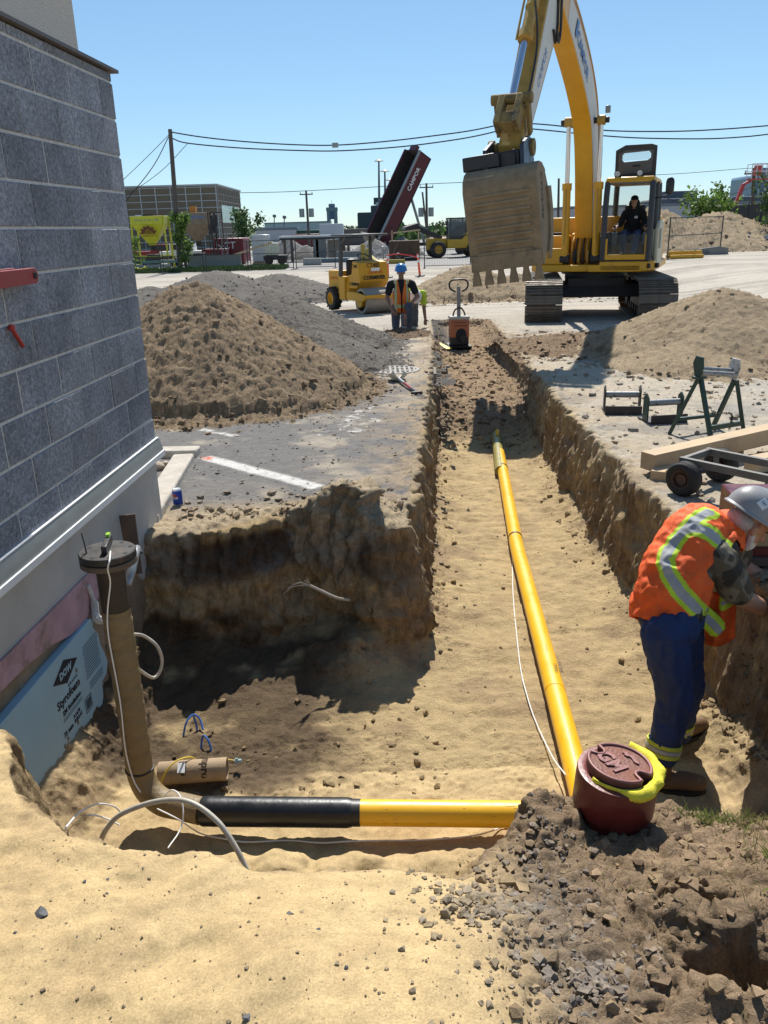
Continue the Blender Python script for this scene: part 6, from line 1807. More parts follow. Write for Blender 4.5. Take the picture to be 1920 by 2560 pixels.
mb = MB(); mb.cap((0, 0, .5), (0, -.02, .75), .155, .165); mb.cap((0, -.02, .75), (0, -.02, .93), .165, .12); mb.cap((-.18, -.02, .94), (.18, -.02, .94), .085, .085)
sA, eA, hA = Vector((-.22, -.02, .93)), Vector((-.30, -.06, .66)), Vector((-.20, -.22, .44)); sB, eB, hB = Vector((.22, -.02, .93)), Vector((.33, -.10, .68)), Vector((.22, -.32, .60))
mb.cap(sA, sA.lerp(eA, .62), .08, .07); mb.cap(sB, sB.lerp(eB, .62), .08, .07)
me = blob(mb, .012, 4, .008, 12); link('shirt', me, BLKC, k2, angle=None)
mb = MB()
for s_, e_, h_ in ((sA, eA, hA), (sB, eB, hB)): mb.cap(s_, e_, .05, .046); mb.cap(e_, h_, .046, .032)
mb.cap(sA, sB, .05, .05); mb.cap((0, -.02, .9), (0, -.04, 1.08), .055, .055); head_parts(mb, (0, -.05, 1.17), (-.05, -1, -.12), (0, 0, 1), 1.0)
hand(mb, hA, (.5, -.5, -.6), (.6, .4, -.4), 1.0, .5); hand(mb, hB, (-.2, -.6, -.5), (0, -.2, -1), 1.0, .6)
me = blob(mb, .009, 2); link('body', me, SKIND, k2, angle=None)
hardhat(k2, (0, -.045, 1.215), (-.05, -1, -.08), (0, -.06, 1), M('blue_hat', (.02, .17, .45), .35, var=.08), 1.0)
mb = MB(); mb.cap((0, -.0, .46), (0, -.02, .75), .178, .185); mb.cap((0, -.02, .75), (0, -.02, .93), .185, .13); mb.cap((-.13, -.02, .955), (.13, -.02, .955), .09, .09)
me = blob(mb, .011, 5, .008, 12); co = vco(me); bm = bmesh.new(); bm.from_mesh(me)
kill = [v for v in bm.verts if v.co.z < .36 or (v.co.y < -.05 and abs(v.co.x) < .012 + .10 * max(0, v.co.z - .72) * 1.8) or (v.co - sA).length < .105 or (v.co - sB).length < .105 or v.co.z > 1.02]
bmesh.ops.delete(bm, geom=kill, context='VERTS'); bm.to_mesh(me); bm.free(); co = vco(me)
dv = np.minimum(np.abs(np.abs(co[:, 0]) - .125), np.abs(co[:, 2] - .50)); setband(me, np.where(dv < .013, .2, np.where(dv < .024, .7, 1.)))
o = link('vest', me, vestmat('orange_vest_faded', (.75, .14, .02), (.48, .55, .12), (.42, .42, .36)), k2, angle=None); so_ = o.modifiers.new('thick', 'SOLIDIFY'); so_.thickness = .006
k3 = thing('person', 'bent worker in lime shirt and white hard hat behind the kneeling worker', 'person', (kp.x + .20, kp.y + .95, kp.z - .30))
mb = MB(); mb.cap((-.1, .12, .82), (-.12, .05, .45), .1, .08); mb.cap((-.12, .05, .45), (-.12, .12, .08), .078, .062); mb.cap((.1, .12, .82), (.12, .05, .45), .1, .08); mb.cap((.12, .05, .45), (.12, .12, .08), .078, .062); mb.cap((-.08, .14, .85), (.08, .14, .85), .13, .13)
me = blob(mb, .014, 4, .008, 11); link('trousers', me, JN, k3, angle=None)
for s_ in (-1, 1): mb = MB(); mb.cap((s_ * .12, .12, .06), (s_ * .13, -.05, .045), .052, .045); me = blob(mb, .012, 3); link('boot', me, BOOTM, k3, angle=None)
mb = MB(); mb.cap((0, .12, .92), (.05, -.14, 1.02), .15, .16); mb.cap((.05, -.14, 1.02), (.09, -.32, .98), .16, .12); mb.cap((-.1, -.28, .98), (.28, -.28, .98), .085, .085); mb.cap((.28, -.28, .98), (.30, -.32, .80), .08, .07); mb.cap((-.1, -.28, .98), (-.12, -.32, .80), .08, .07)
me = blob(mb, .013, 4, .008, 12); link('shirt', me, M('lime_shirt', (.45, .6, .05), .8, var=.15), k3, angle=None)
mb = MB(); mb.cap((.09, -.28, .98), (.10, -.44, .95), .06, .058); head_parts(mb, (.11, -.50, .92), (.1, -.75, -.65), (0, -.65, .75), 1.0)
for s_, x in ((-1, -.12), (1, .30)): mb.cap((x, -.30, .92), (x, -.34, .70), .045, .042); mb.cap((x, -.34, .70), (x + .02, -.42, .48), .042, .032); hand(mb, (x + .02, -.42, .48), (0, -.2, -1), (0, -1, 0))
mb.cap((-.12, -.3, .92), (.3, -.3, .92), .045, .045); me = blob(mb, .010, 2); link('body', me, SKIND, k3, angle=None)
hardhat(k3, (.11, -.53, .965), (.1, -.75, -.65), (0, -.65, .75), M('white_hat', (.65, .65, .62), .4, var=.06), 1.02)
for t_ in (k2, k3):
    for ob in t_.children:
        if ob.type == 'MESH' and not ob.name.startswith('hat'): ob.data.polygons.foreach_set('use_smooth', [True] * len(ob.data.polygons))

# ------------------------------------------------------------------ plate compactor in the trench
cf = fz(1150, 876, .0)
pc = thing('plate_compactor', 'orange vibrating plate compactor with upright handle at the trench end', 'compactor', (cf.x, cf.y + .25, cf.z + .01), rz=.03)
CO_ = M('compactor_orange', (.42, .13, .05), .65, var=.15, scale=8, dirt=(.28, .22, .16), damt=.4, dscale=6)
MB().prism([(-.32, .06), (-.24, .0), (.24, 0), (.32, .06), (.32, .075), (-.32, .075)], -.22, .22, a=(0, 1, 0), b=(0, 0, 1)).build('base_plate', DKM, pc)
MB().box((0, 0, .16), (.34, .42, .16)).build('exciter', DKM, pc, bevel=.02)
MB().box((0, .0, .40), (.36, .42, .36)).build('housing', CO_, pc, bevel=.03); MB().box((0, 0, .60), (.38, .40, .06)).build('top_cover', M('dusty_grey', (.4, .37, .32), .8), pc, bevel=.015)
MB().ell((.02, -.20, .28), (.11, .05, .13), 16, 10).build('engine_opening', INK, pc)
MB().cyl((.05, -.22, .22), (.05, -.26, .22), .06, n=16).build('recoil_starter', BLACK, pc)
for z in (.46, .52): MB().box((0, -.212, z), (.24, .006, .012)).build('louvre', BLACK, pc)
text('HUSQ', .05, WHITEM, pc, frame(Vector((0, -.2125, .56)), (1, 0, 0), (0, 0, 1)), ext=.001) if False else None
MB().bar((.0, .02, .62), (.0, .06, 1.18), .07, .05, up=(0, 1, 0)).build('handle_post', M('grey_handle', (.22, .21, .2), .5, var=.2), pc, bevel=.008)
MB().box((0, .03, .92), (.055, .004, .10)).build('decal', M('amber_decal', (.55, .25, .03), .5), pc); MB().box((0, .015, .84), (.055, .004, .06)).build('decal', WHITEM, pc)
MB().tube([(-.06, .06, 1.08), (-.16, .06, 1.14), (-.18, .06, 1.24), (-.12, .06, 1.30), (0, .06, 1.31), (.12, .06, 1.30), (.18, .06, 1.24), (.16, .06, 1.14), (.06, .06, 1.08)], .018, 9, smooth=4).build('handle_loop', BLACK, pc)
MB().tube([(-.12, 0, .62), (-.08, -.02, .74), (.03, 0, .78), (.10, .02, .70), (.13, .04, .62)], .016, 8, smooth=4).build('lifting_loop', DKM, pc)
# yellow tape, scoop, grate, shoring board
ya = atZ(1083, 852, -.42); yb = atZ(1124, 872, -.52)
o = MB().bar(ya, yb, .12, .006).build('yellow_strap', M('yellow_tape', (.75, .62, .02), .5)); tag(o, 'folded bright yellow warning tape on the gravel by the compactor', 'tape')
sc0, sc1 = gnd(992, 952), gnd(1042, 988)
sv_ = thing('scoop_shovel', 'small scoop shovel with translucent blade and red and black handle', 'shovel', (0, 0, 0))
d_ = (sc1 - sc0).normalized(); sd = Vector((-d_.y, d_.x, 0)); vs = []
for j in range(9):
    for i in range(9):
        u = i / 8 - .5; v = j / 8; w_ = .135 * (1 - .25 * (1 - v)) * (1 - .5 * ss(.75, 1, v)); p = sc0 + d_ * (v * .26 - .12) + sd * (u * 2 * w_); p.z = sc0.z + .012 + .09 * (2 * u) ** 2 * (.5 + v * .5) + .05 * ss(.75, 1, v); vs.append(p)
o = MB().add(vs, [(j * 9 + i, j * 9 + i + 1, (j + 1) * 9 + i + 1, (j + 1) * 9 + i) for j in range(8) for i in range(8)]).build('blade', M('milky_plastic', (.55, .52, .42), .45, var=.1, dirt=(.4, .33, .22), damt=.3), sv_); o.modifiers.new('t', 'SOLIDIFY').thickness = .004
q0 = sc0 + d_ * .10 + Vector((0, 0, .045)); q1 = sc1 + Vector((0, 0, .03))
MB().cyl(q0, q0.lerp(q1, .35), .02, n=12).build('socket', GREYM, sv_); MB().cyl(q0.lerp(q1, .3), q0.lerp(q1, .8), .018, n=12).build('shaft', REDP, sv_); MB().cyl(q0.lerp(q1, .75), q1, .019, n=12).build('grip_neck', BLACK, sv_)
MB().bar(q1 - sd * .07, q1 + sd * .07, .03, .03).build('grip', BLACK, sv_, bevel=.008)
gp = gnd(988, 927); gr_ = thing('drain_grate', 'round iron drain grate set in the asphalt', 'grate', (gp.x, gp.y, gz(gp.x, gp.y) + .006))
GRM = M('cast_grate', (.15, .14, .125), .6, metal=.3, var=.2, scale=12)
MB().lathe([(.30, 0), (.30, .012), (.345, .012), (.35, 0)], 48).build('rim', GRM, gr_)
MB().cyl((0, 0, -.002), (0, 0, .001), .31, n=40).build('sump', M('drain_dark', (.17, .15, .12), .9), gr_)
for k in range(9):
    x = -.27 + k * .0675; h_ = math.sqrt(max(0, .305 ** 2 - x * x)); MB().box((x, 0, .006), (.03, 2 * h_, .010)).build('bar', GRM, gr_)
for y in (-.12, .12): h_ = math.sqrt(.305 ** 2 - y * y); MB().box((0, y, .0055), (2 * h_, .03, .010)).build('bar', GRM, gr_)
sb0 = Vector((.68, 10.35, 0)); g_ = float(zg(.6, 10.3))
sbd = thing('shoring_board', 'weathered grey board standing against the left trench wall', 'board', (0, 0, 0))
MB().box((sb0.x + .03, sb0.y + .35, g_ - .30), (.035, .55, .80), rot=Matrix.Rotation(-.06, 3, 'Z') @ Matrix.Rotation(.03, 3, 'Y')).build('plank', M('weathered_wood', (.20, .17, .13), .9, var=.25, scale=6, stretch=(1, 1, .3)), sbd, bevel=.004)
o = MB().add([(.72, 10.3, g_ - .62), (.95, 9.9, g_ - .80), (.74, 9.85, g_ - .78), (.73, 10.0, g_ - .45)], [(0, 1, 2), (0, 2, 3)]).build('black_sheet', BLACK); o.modifiers.new('t', 'SOLIDIFY').thickness = .004; tag(o, 'scrap of black plastic sheet at the foot of the grey board', 'plastic sheet')

# ------------------------------------------------------------------ delineators and tape
CONE = M('cone_orange', (.85, .10, .03), .5, var=.06); REFL = M('white_band', (.7, .7, .68), .5)
cps = []
for (px, py, lean, lab) in ((970, 694, 0., 'upright orange and white delineator post holding red tape'), (1050, 691, .10, 'leaning orange delineator post at the right end of the tape')):
    p = gnd(px, py); c = thing('delineator_post', lab, 'delineator', p, rot=(0, -lean, 0), group='delineators in the yard'); MB().lathe([(0, 0), (.28, 0), (.28, .05), (.10, .07), (0, .07)], 6).build('base', BLACK, c)
    MB().cyl((0, 0, .06), (0, 0, 1.2), .065, .05, n=14).build('tube', CONE, c)
    for z in (.75, 1.0): MB().cyl((0, 0, z), (0, 0, z + .13), .064, .062, n=14).build('band', REFL, c)
    cps.append(p)
o = MB().tube([cps[0] + Vector((0, 0, 1.15)), cps[0].lerp(cps[1], .3) + Vector((0, 0, 1.22)), cps[0].lerp(cps[1], .7) + Vector((0, 0, 1.12)), cps[1] + Vector((-.1, 0, 1.0))], .035, 6, smooth=5).build('barrier_tape', M('red_tape', (.65, .05, .05), .5)); tag(o, 'red barrier tape strung between the two delineator posts', 'tape')

# ------------------------------------------------------------------ spoil piles
def pile(name, label, cat, peaks, base, alt, bounds, res, lump, nsc, clods=0, csize=(.02, .06), ccol=None, seed=1, furrow=0.):
    x0, x1, y0, y1 = bounds
    X, Y = np.meshgrid(np.arange(x0, x1, res), np.arange(y0, y1, res))
    g = zg(X, Y); H = np.full(X.shape, -9.)
    n1 = fbm(X * nsc + seed * 7, Y * nsc, 0 * X + seed, 4); n2 = fbm(X * nsc * 4, Y * nsc * 4, 0 * X + seed, 4, 2.1, .78)
    for (px, py, h, rx, ry, rot) in peaks:
        c, s_ = math.cos(rot), math.sin(rot); u = ((X - px) * c + (Y - py) * s_) / rx; v = (-(X - px) * s_ + (Y - py) * c) / ry
        r_ = np.sqrt(u * u + v * v) * (1 + .16 * n1); hh = h * (1.04 - np.sqrt(r_ * r_ + .012)) + .0
        foot = np.where(hh < .12 * h, .12 * h * np.exp((hh / h - .12) * 5) - .055 * h, hh - 0.0 * h)
        H = np.maximum(H, np.where(hh < .12 * h, foot, hh - .0))
    rd = np.abs(n2)
    H = H + lump * (rd * 1.6 - .35) + lump * .8 * n1
    H = H + lump * .55 * (np.abs(fbm(X * nsc * 15, Y * nsc * 15, 0 * X + 3, 2)) * 2 - .4)
    if furrow: H = H + furrow * fbm(X * 9, Y * 1.6 + X, 0 * X, 2)
    Z = g + H
    co = np.stack([X, Y, np.maximum(Z, g - .04)], -1).reshape(-1, 3); ny, nx = X.shape; keep = (H > -.02)
    i = np.arange(nx * ny).reshape(ny, nx); k = keep[:-1, :-1] | keep[1:, :-1] | keep[:-1, 1:] | keep[1:, 1:]
    q = np.stack([i[:-1, :-1], i[:-1, 1:], i[1:, 1:], i[1:, :-1]], -1)[k]
    used = np.unique(q); mp = np.full(nx * ny, -1); mp[used] = np.arange(len(used)); q = mp[q]; co = co[used]
    me = bpy.data.meshes.new(name); me.vertices.add(len(co)); me.vertices.foreach_set('co', co.ravel()); me.loops.add(q.size); me.loops.foreach_set('vertex_index', q.ravel().astype(np.int32)); me.polygons.add(len(q)); me.polygons.foreach_set('loop_start', np.arange(0, q.size, 4, dtype=np.int32)); me.update(calc_edges=True)
    N1 = n1.reshape(-1)[used]; N2 = n2.reshape(-1)[used]; Hf = H.reshape(-1)[used]
    m = ss(-.1, .45, N2 + .5 * N1)[:, None]; C = base * (1 - m) + alt * m
    setcol(me, C)
    o = link('heap', me, SOILM, None, angle=None); me.polygons.foreach_set('use_smooth', [True] * len(me.polygons))
    t = thing(name, label, cat); o.parent = t
    if clods:
        r = np.random.default_rng(seed); idx = r.choice(len(co), clods, replace=True, p=(lambda w: w / w.sum())(np.clip(.35 - Hf, .05, .4) ** 1.0)) if True else None
        p = co[idx] + r.normal(size=(clods, 3)) * [res, res, 0]; sz = csize[0] + (csize[1] - csize[0]) * r.random(clods) ** 11
        cc = (ccol if ccol is not None else alt) * (.65 + .45 * r.random((clods, 1)))
        scatter('clods', p, sz, SOILM, t, cc, .25)
    return t, co


SOILM = soilmat('loose_earth', .9, 110., .34)
TAN = np.array([.265, .195, .125]); TAN2 = np.array([.20, .148, .098]); GRY = np.array([.155, .14, .122]); GRY2 = np.array([.095, .085, .076]); SPO = np.array([.33, .255, .165]); SPO2 = np.array([.24, .18, .115])
pile('dirt_pile', 'big brown dirt pile with clods beside the block building', 'dirt pile', [(-2.25, 10.15, 1.42, 2.25, 2.2, 0), (-1.45, 9.6, .72, 1.25, 1.4, 0), (-3.4, 10.6, 1.2, 2.4, 2.2, 0)], TAN, TAN2, (-6.2, .9, 7.3, 13.0), .024, .075, 1.0, 9000, (.005, .04), TAN * 1.0, 3)
pile('gravel_pile', 'grey gravel pile just behind the big dirt pile', 'gravel pile', [(-1.9, 14.8, 1.05, 2.3, 2.6, 0), (-1.05, 13.0, .5, 1.3, 2.2, .3), (-3.6, 15.5, .95, 2.2, 2.2, 0)], GRY, GRY2, (-6.4, 1.0, 10.3, 18.5), .03, .06, 1.3, 9000, (.005, .03), GRAVEL * 1.1, 4)
pile('gravel_pile', 'low far grey gravel ridge left of the road roller', 'gravel pile', [(-5.6, 29.5, 1.15, 3.4, 3.5, 0), (-3.6, 30.5, .95, 3.2, 3.2, 0), (-7.6, 28.0, .7, 2.0, 2.2, 0)], GRY, GRY2, (-10.5, .2, 25.5, 34.5), .07, .05, .6, 2500, (.02, .06), GRAVEL, 5)
pile('soil_strip', 'dark crumbly soil strip in front of the kneeling worker', 'dirt pile', [(-.1, 16.2, .10, 1.3, .7, 0), (.5, 16.7, .12, .7, .5, 0)], BROWN * .8, DARK * 1.6, (-1.8, 1.08, 15.2, 17.4), .03, .04, 2., 700, (.01, .05), BROWN, 6)
pile('sand_pile', 'tan sandy pile at right behind the green roller stand', 'dirt pile', [(5.35, 12.9, 1.0, 2.25, 2.5, 0), (6.6, 12.6, .88, 2.3, 2.6, 0), (8.0, 12.4, .8, 2.6, 2.8, 0), (4.3, 11.4, .30, 1.2, 1.6, 0)], SPO, SPO2, (2.7, 10.2, 8.6, 16.5), .032, .05, 1.1, 3800, (.006, .045), SPO * 1.0, 7, .03)
pile('sand_pile', 'dark furrowed spoil pile behind the compactor and kneeling worker', 'dirt pile', [(3.0, 28.0, 1.15, 2.6, 2.6, 0), (1.9, 27.2, .6, 1.5, 1.6, 0), (4.6, 28.0, .8, 2.3, 2.2, 0)], SPO, SPO2, (-.2, 7.4, 24.2, 31.5), .06, .09, .9, 1800, (.02, .09), SPO, 8, .05)
pile('soil_windrow', 'low brown soil windrow between the trench and the excavator tracks', 'dirt pile', [(3.1, 14.2, .16, 1.4, 1.0, 0), (3.9, 14.6, .16, 1.2, .9, 0), (2.75, 13.3, .10, .6, .9, 0)], BROWN * 1.15, BROWN * .85, (2.05, 5.6, 12.0, 16.2), .03, .05, 1.8, 1300, (.01, .06), BROWN * 1.2, 9)
pile('sand_pile', 'huge tan spoil pile behind the fence panel at the far right', 'dirt pile', [(16.8, 52.5, 2.7, 5.4, 5.5, 0), (21.5, 54.0, 2.3, 6.0, 6, 0), (25.5, 53.0, 1.3, 4.5, 4, 0), (19, 50, 1.5, 6, 4.2, 0)], SPO * .95, SPO2, (10.5, 33, 44.5, 60), .14, .22, .35, 1500, (.05, .16), SPO, 10, .12)

# ------------------------------------------------------------------ background left: fence, silos, building
def at_d(px, Y, z=None):
    """world x of a pixel column at depth Y on the ground"""
    P = atY(px, 640, Y); g = float(zg(P.x, Y)); return Vector((P.x, Y, g if z is None else z))


FEN = M('fence_black', (.02, .022, .022), .5)


def fence_panel(label, p, q, h=1.9, mesh=True, group='temporary fence panels'):
    t = thing('fence_panel', label, 'fence', (0, 0, 0), group=group); p = Vector(p); q = Vector(q)
    for e in (p, q): MB().cyl(e, e + Vector((0, 0, h)), .032, n=8).build('post', FEN, t)
    for z in (.12, h * .55, h - .04): MB().cyl(p + Vector((0, 0, z)), q + Vector((0, 0, z)), .022, n=6).build('rail', FEN, t)
    for e in (p, q): MB().bar(e + Vector((-.1, -.4, .02)), e + Vector((.1, .4, .02)), .08, .03).build('foot', FEN, t)
    if mesh:
        mb = MB(); L = (q - p).length; n = int(L / .16)
        for k in range(1, n):
            a = p.lerp(q, k / n); mb.cyl(a + Vector((0, 0, .12)), a + Vector((0, 0, h - .04)), .005, n=3, caps=False)
        mb.build('wire_mesh', FEN, t, angle=None)
    return t


FL = [at_d(296, 58.8), at_d(402, 58.9), at_d(510, 59), at_d(622, 59.3), at_d(736, 59.5), at_d(841, 59.6)]
lab = ['leftmost black mesh fence panel in front of the yellow silo', 'black mesh fence panel in front of the small tree', 'black mesh fence panel in front of the concrete barrier', 'black mesh fence panel in front of the wrapped pallet', 'black mesh fence panel in front of the flat shelter']
for i in range(5): fence_panel(lab[i], FL[i] + Vector((.1, 0, 0)), FL[i + 1] - Vector((.1, 0, 0)), 2.0)
fa, fb = at_d(1061, 56), at_d(1176, 56); fence_panel('black mesh fence panel in front of the wheel loader', fa, fb, 2.0)
fa, fb = gnd(1668, 648), gnd(1799, 634); fence_panel('tall black mesh fence panel right of the excavator cab', fa, fb, 1.85)
GRS = M('grass_green', (.085, .14, .03), .9, var=.4, scale=20)


def grass(name, label, pts, hgt, width, mat, seed=2, kind='stuff'):
    r = np.random.default_rng(seed); V = []; Fc = []
    for p in pts:
        a = r.random() * 2 * PI; h = hgt * (.4 + .9 * r.random()); w = width * (.6 + .8 * r.random()); lean = r.normal(size=2) * h * .45
        i = len(V); c, s_ = math.cos(a) * w, math.sin(a) * w
        V += [(p[0] - c, p[1] - s_, p[2]), (p[0] + c, p[1] + s_, p[2]), (p[0] + lean[0] * .45 + c * .5, p[1] + lean[1] * .45 + s_ * .5, p[2] + h * .6), (p[0] + lean[0], p[1] + lean[1], p[2] + h * .95)]
        Fc += [(i, i + 1, i + 2), (i, i + 2, i + 3)]
    me = bpy.data.meshes.new(name); me.from_pydata(V, [], Fc); me.update(); o = link(name, me, mat, None, angle=None); return tag(o, label, 'grass', kind=kind)


r = np.random.default_rng(3); pts = []
for k in range(5200):
    x = r.uniform(-20.5, -6.5); y = r.uniform(59.3, 62.5) ; pts.append((x, y, float(zg(x, y)) - .02))
grass('grass_strip', 'grass strip along the foot of the far left fence', pts, .34, .03, GRS, 4)

# small tree and shrubs
def leafy(name, label, base, h, rx, n, mat, trunk=.05, seed=1, leaf=.09, stems=1, group=None, low=.12, cat='tree'):
    r = np.random.default_rng(seed); t = thing(name, label, cat, base, group=group); V = []; Fc = []
    tips = []
    mb = MB()
    for s_ in range(stems):
        a = r.random() * 6.28; off = 0 if stems == 1 else rx * .5; top = Vector((math.cos(a) * off, math.sin(a) * off, h * (.85 + .15 * r.random())))
        mb.tube([(0, 0, -.05), top * .4 + Vector((r.normal() * .04 * h, r.normal() * .04 * h, 0)), top * .98], [trunk, trunk * .75, trunk * .5, trunk * .3], 7, smooth=4)
        for k in range(9):
            f = low + (.95 - low) * (k + r.random()) / 9; b0 = top * f; aa = r.random() * 6.28; L = rx * (.5 + .6 * r.random()) * (1.1 - .6 * abs(f - .45)); b1 = b0 + Vector((math.cos(aa) * L, math.sin(aa) * L, L * .8))
            mb.tube([b0, b0.lerp(b1, .5) + Vector((0, 0, -.03)), b1], [trunk * .35, trunk * .25, trunk * .12], 5, smooth=2); tips += [(b0, b1)]
    mb.build('trunk', M('bark', (.10, .08, .06), .9, var=.3), t)
    for k in range(n):
        b0, b1 = tips[r.integers(len(tips))]; c = b0.lerp(b1, .25 + .85 * r.random()) + Vector(r.normal(size=3) * rx * .20)
        c.z = max(c.z, .05)
        ax = Vector(r.normal(size=3)).normalized(); ay = ax.cross(Vector(r.normal(size=3))).normalized(); L = leaf * (.6 + .8 * r.random()); i = len(V)
        V += [tuple(c - ax * L), tuple(c - ay * L * .55), tuple(c + ax * L), tuple(c + ay * L * .55)]; Fc.append((i, i + 1, i + 2, i + 3))
    me = bpy.data.meshes.new('crown'); me.from_pydata(V, [], Fc); me.update(); link('crown', me, mat, t, angle=None); return t


def leafmat(name, c):
    m, nt, b = newmat(name); ge = node(nt, 'ShaderNodeNewGeometry')
    col = ramp(nt, ge.outputs['Random Per Island'], [(0., tuple(v * .55 for v in c)), (.6, c), (1., tuple(v * 1.5 for v in c))]); nt.links.new(col, b.inputs['Base Color']); b.inputs['Roughness'].default_value = .6
    tr = node(nt, 'ShaderNodeBsdfTranslucent'); nt.links.new(col, tr.inputs[0]); mx = node(nt, 'ShaderNodeMixShader'); mx.inputs[0].default_value = .4
    nt.links.new(b.outputs[0], mx.inputs[1]); nt.links.new(tr.outputs[0], mx.inputs[2]); nt.links.new(mx.outputs[0], nt.nodes['Material Output'].inputs[0]); return m


LF1 = leafmat('leaf_light', (.12, .20, .035)); LF2 = leafmat('leaf_dark', (.06, .11, .03))
leafy('young_tree', 'slender light green tree in front of the beige silo', at_d(463, 61.5), 4.3, .75, 2400, LF1, .07, 2, .11)
leafy('shrub', 'small green shrub at the left edge beside the yellow silo', at_d(330, 60.5), 2.1, .6, 500, LF1, .04, 5, .09, cat='shrub')
leafy('young_tree', 'distant dark green tree right of the brown building', at_d(622, 100), 5.0, 1.6, 900, LF2, .1, 3, .22)
leafy('shrub', 'leafy bush on the spoil pile below the boom lift', at_d(1768, 58, .3), 2.4, 1.5, 1800, LF1, .05, 7, .14, 4, cat='shrub')
leafy('shrub', 'taller thin bush with upright shoots left of the boom lift', at_d(1800, 59, .3), 3.6, .7, 700, LF1, .05, 8, .13, 3, cat='shrub')
leafy('shrub', 'dark green bush at the right edge by the black screen', at_d(1940, 52, 0.0), 3.4, 1.5, 2400, LF2, .06, 9, .14, 4, cat='shrub')

# silos
SILY = M('silo_yellow', (.58, .56, .03), .5, var=.1, scale=3, dirt=(.3, .27, .1), damt=.2)
SILB = M('silo_beige', (.24, .175, .115), .6, var=.25, scale=2, dirt=(.14, .085, .05), damt=.4, dscale=1.5)


def silo(label, px, Y, w, z0, z1, z2, mat, legm, frame_lean=0):
    p = at_d(px, Y); t = thing('silo', label, 'silo', p)
    h = w / 2
    MB().box((0, 0, (z1 + z2) / 2), (w, w * .8, z2 - z1)).build('bin', mat, t, bevel=.03)
    mb = MB(); n = 4; mb.add([(-h, -h * .8, z1), (h, -h * .8, z1), (h, h * .8, z1), (-h, h * .8, z1), (-.22, -.2, z0), (.22, -.2, z0), (.22, .2, z0), (-.22, .2, z0)], [(0, 1, 5, 4), (1, 2, 6, 5), (2, 3, 7, 6), (3, 0, 4, 7), (4, 5, 6, 7)]); mb.build('hopper', mat, t)
    MB().cyl((0, 0, z0 - .35), (0, 0, z0), .22, n=14).build('spout', DKM, t)
    for sx in (-1, 1):
        for sy in (-1, 1): MB().bar((sx * (h + .12), sy * h * .7, 0), (sx * (h + .02), sy * h * .7, z2), .12, .12).build('leg', legm, t)
    for z in (.9, z2 - .1):
        for sy in (-1, 1): MB().bar((-h - .1, sy * h * .7, z), (h + .1, sy * h * .7, z), .08, .08).build('brace', legm, t)
    MB().box((0, -.0, .55), (.9, .8, 1.0)).build('mixer', DKM, t, bevel=.05)
    return t


sy_ = silo('yellow mortar silo with gear logo behind the left fence', 385, 69, 2.5, 1.75, 3.3, 3.95, SILY, SILY)
GEARM = M('gear_brown', (.16, .05, .03), .7)
gl = []
for k in range(24):
    a = PI * k / 23; rr = .68 if (k // 2) % 2 else .55; gl.append((math.cos(a) * rr, math.sin(a) * rr))
gl2 = gl + [(math.cos(PI - PI * k / 15) * .36, math.sin(PI - PI * k / 15) * .36) for k in range(16)]
FXS = frame(Vector((0, -.84, 2.62)), (1, 0, 0), (0, -.38, .92)) @ Matrix.Translation((0, 0, -.0))
mb = MB(Matrix.Translation((0, -.02, 0)) @ FXS); mb.add([(x, y, .02) for x, y in gl2], [(i, i + 1, len(gl2) - 2 - i, len(gl2) - 1 - i) if False else (i, i + 1, 24 + min(15, int((22 - i) / 23 * 15)), 24 + min(15, int((23 - i) / 23 * 15))) for i in range(23)]); mb.build('gear_logo', GEARM, sy_, angle=None)
text('ABL', .42, GEARM, sy_, FXS @ Matrix.Translation((0, .12, .03)), ext=.005, bold=.01); text('1-888-812-2110', .2, GEARM, sy_, FXS @ Matrix.Translation((0, -.16, .03)), ext=.004)
text('Mortier & Terre ABL', .22, M('grey_ink', (.2, .25, .3), .7), sy_, frame(Vector((0, -1.005, 3.65)), (1, 0, 0), (0, 0, 1)), ext=.004)
sb_ = silo('rust-stained beige silo behind the small tree', 500, 69, 2.5, 1.95, 3.2, 4.1, SILB, DKM)
text('UNIBETON', .32, LOGOB, sb_, frame(Vector((0, -1.005, 3.75)), (1, 0, 0), (0, 0, 1)), ext=.004, bold=.008)
MB().box((-.2, 0, 4.35), (.5, .5, .5)).build('dust_filter', M('filter_orange', (.5, .2, .03), .6), sb_)
o = thing('tarp', 'torn black tarpaulin hanging on a frame right of the beige silo', 'tarp', at_d(546, 68)); 
for k in range(5):
    vs = [(x * .16 - .5 + .05 * math.sin(j + k), .08 * math.sin(x * 2 + j), 3.9 - j * .28 - .1 * math.sin(x * 1.7 + k)) for j in range(6) for x in range(2 * k % 4, 2 * k % 4 + 3)]
    if k < 2: MB().add(vs, [(j * 3 + i, j * 3 + i + 1, (j + 1) * 3 + i + 1, (j + 1) * 3 + i) for j in range(5) for i in range(2)]).build('sheet', BLACK, o)
for x in (-.55, .55): MB().cyl((x, 0, 0), (x, 0, 4.1), .04, n=6).build('frame_post', DKM, o)
MB().cyl((-.55, 0, 4.05), (.55, 0, 4.05), .04, n=6).build('frame_rail', DKM, o)

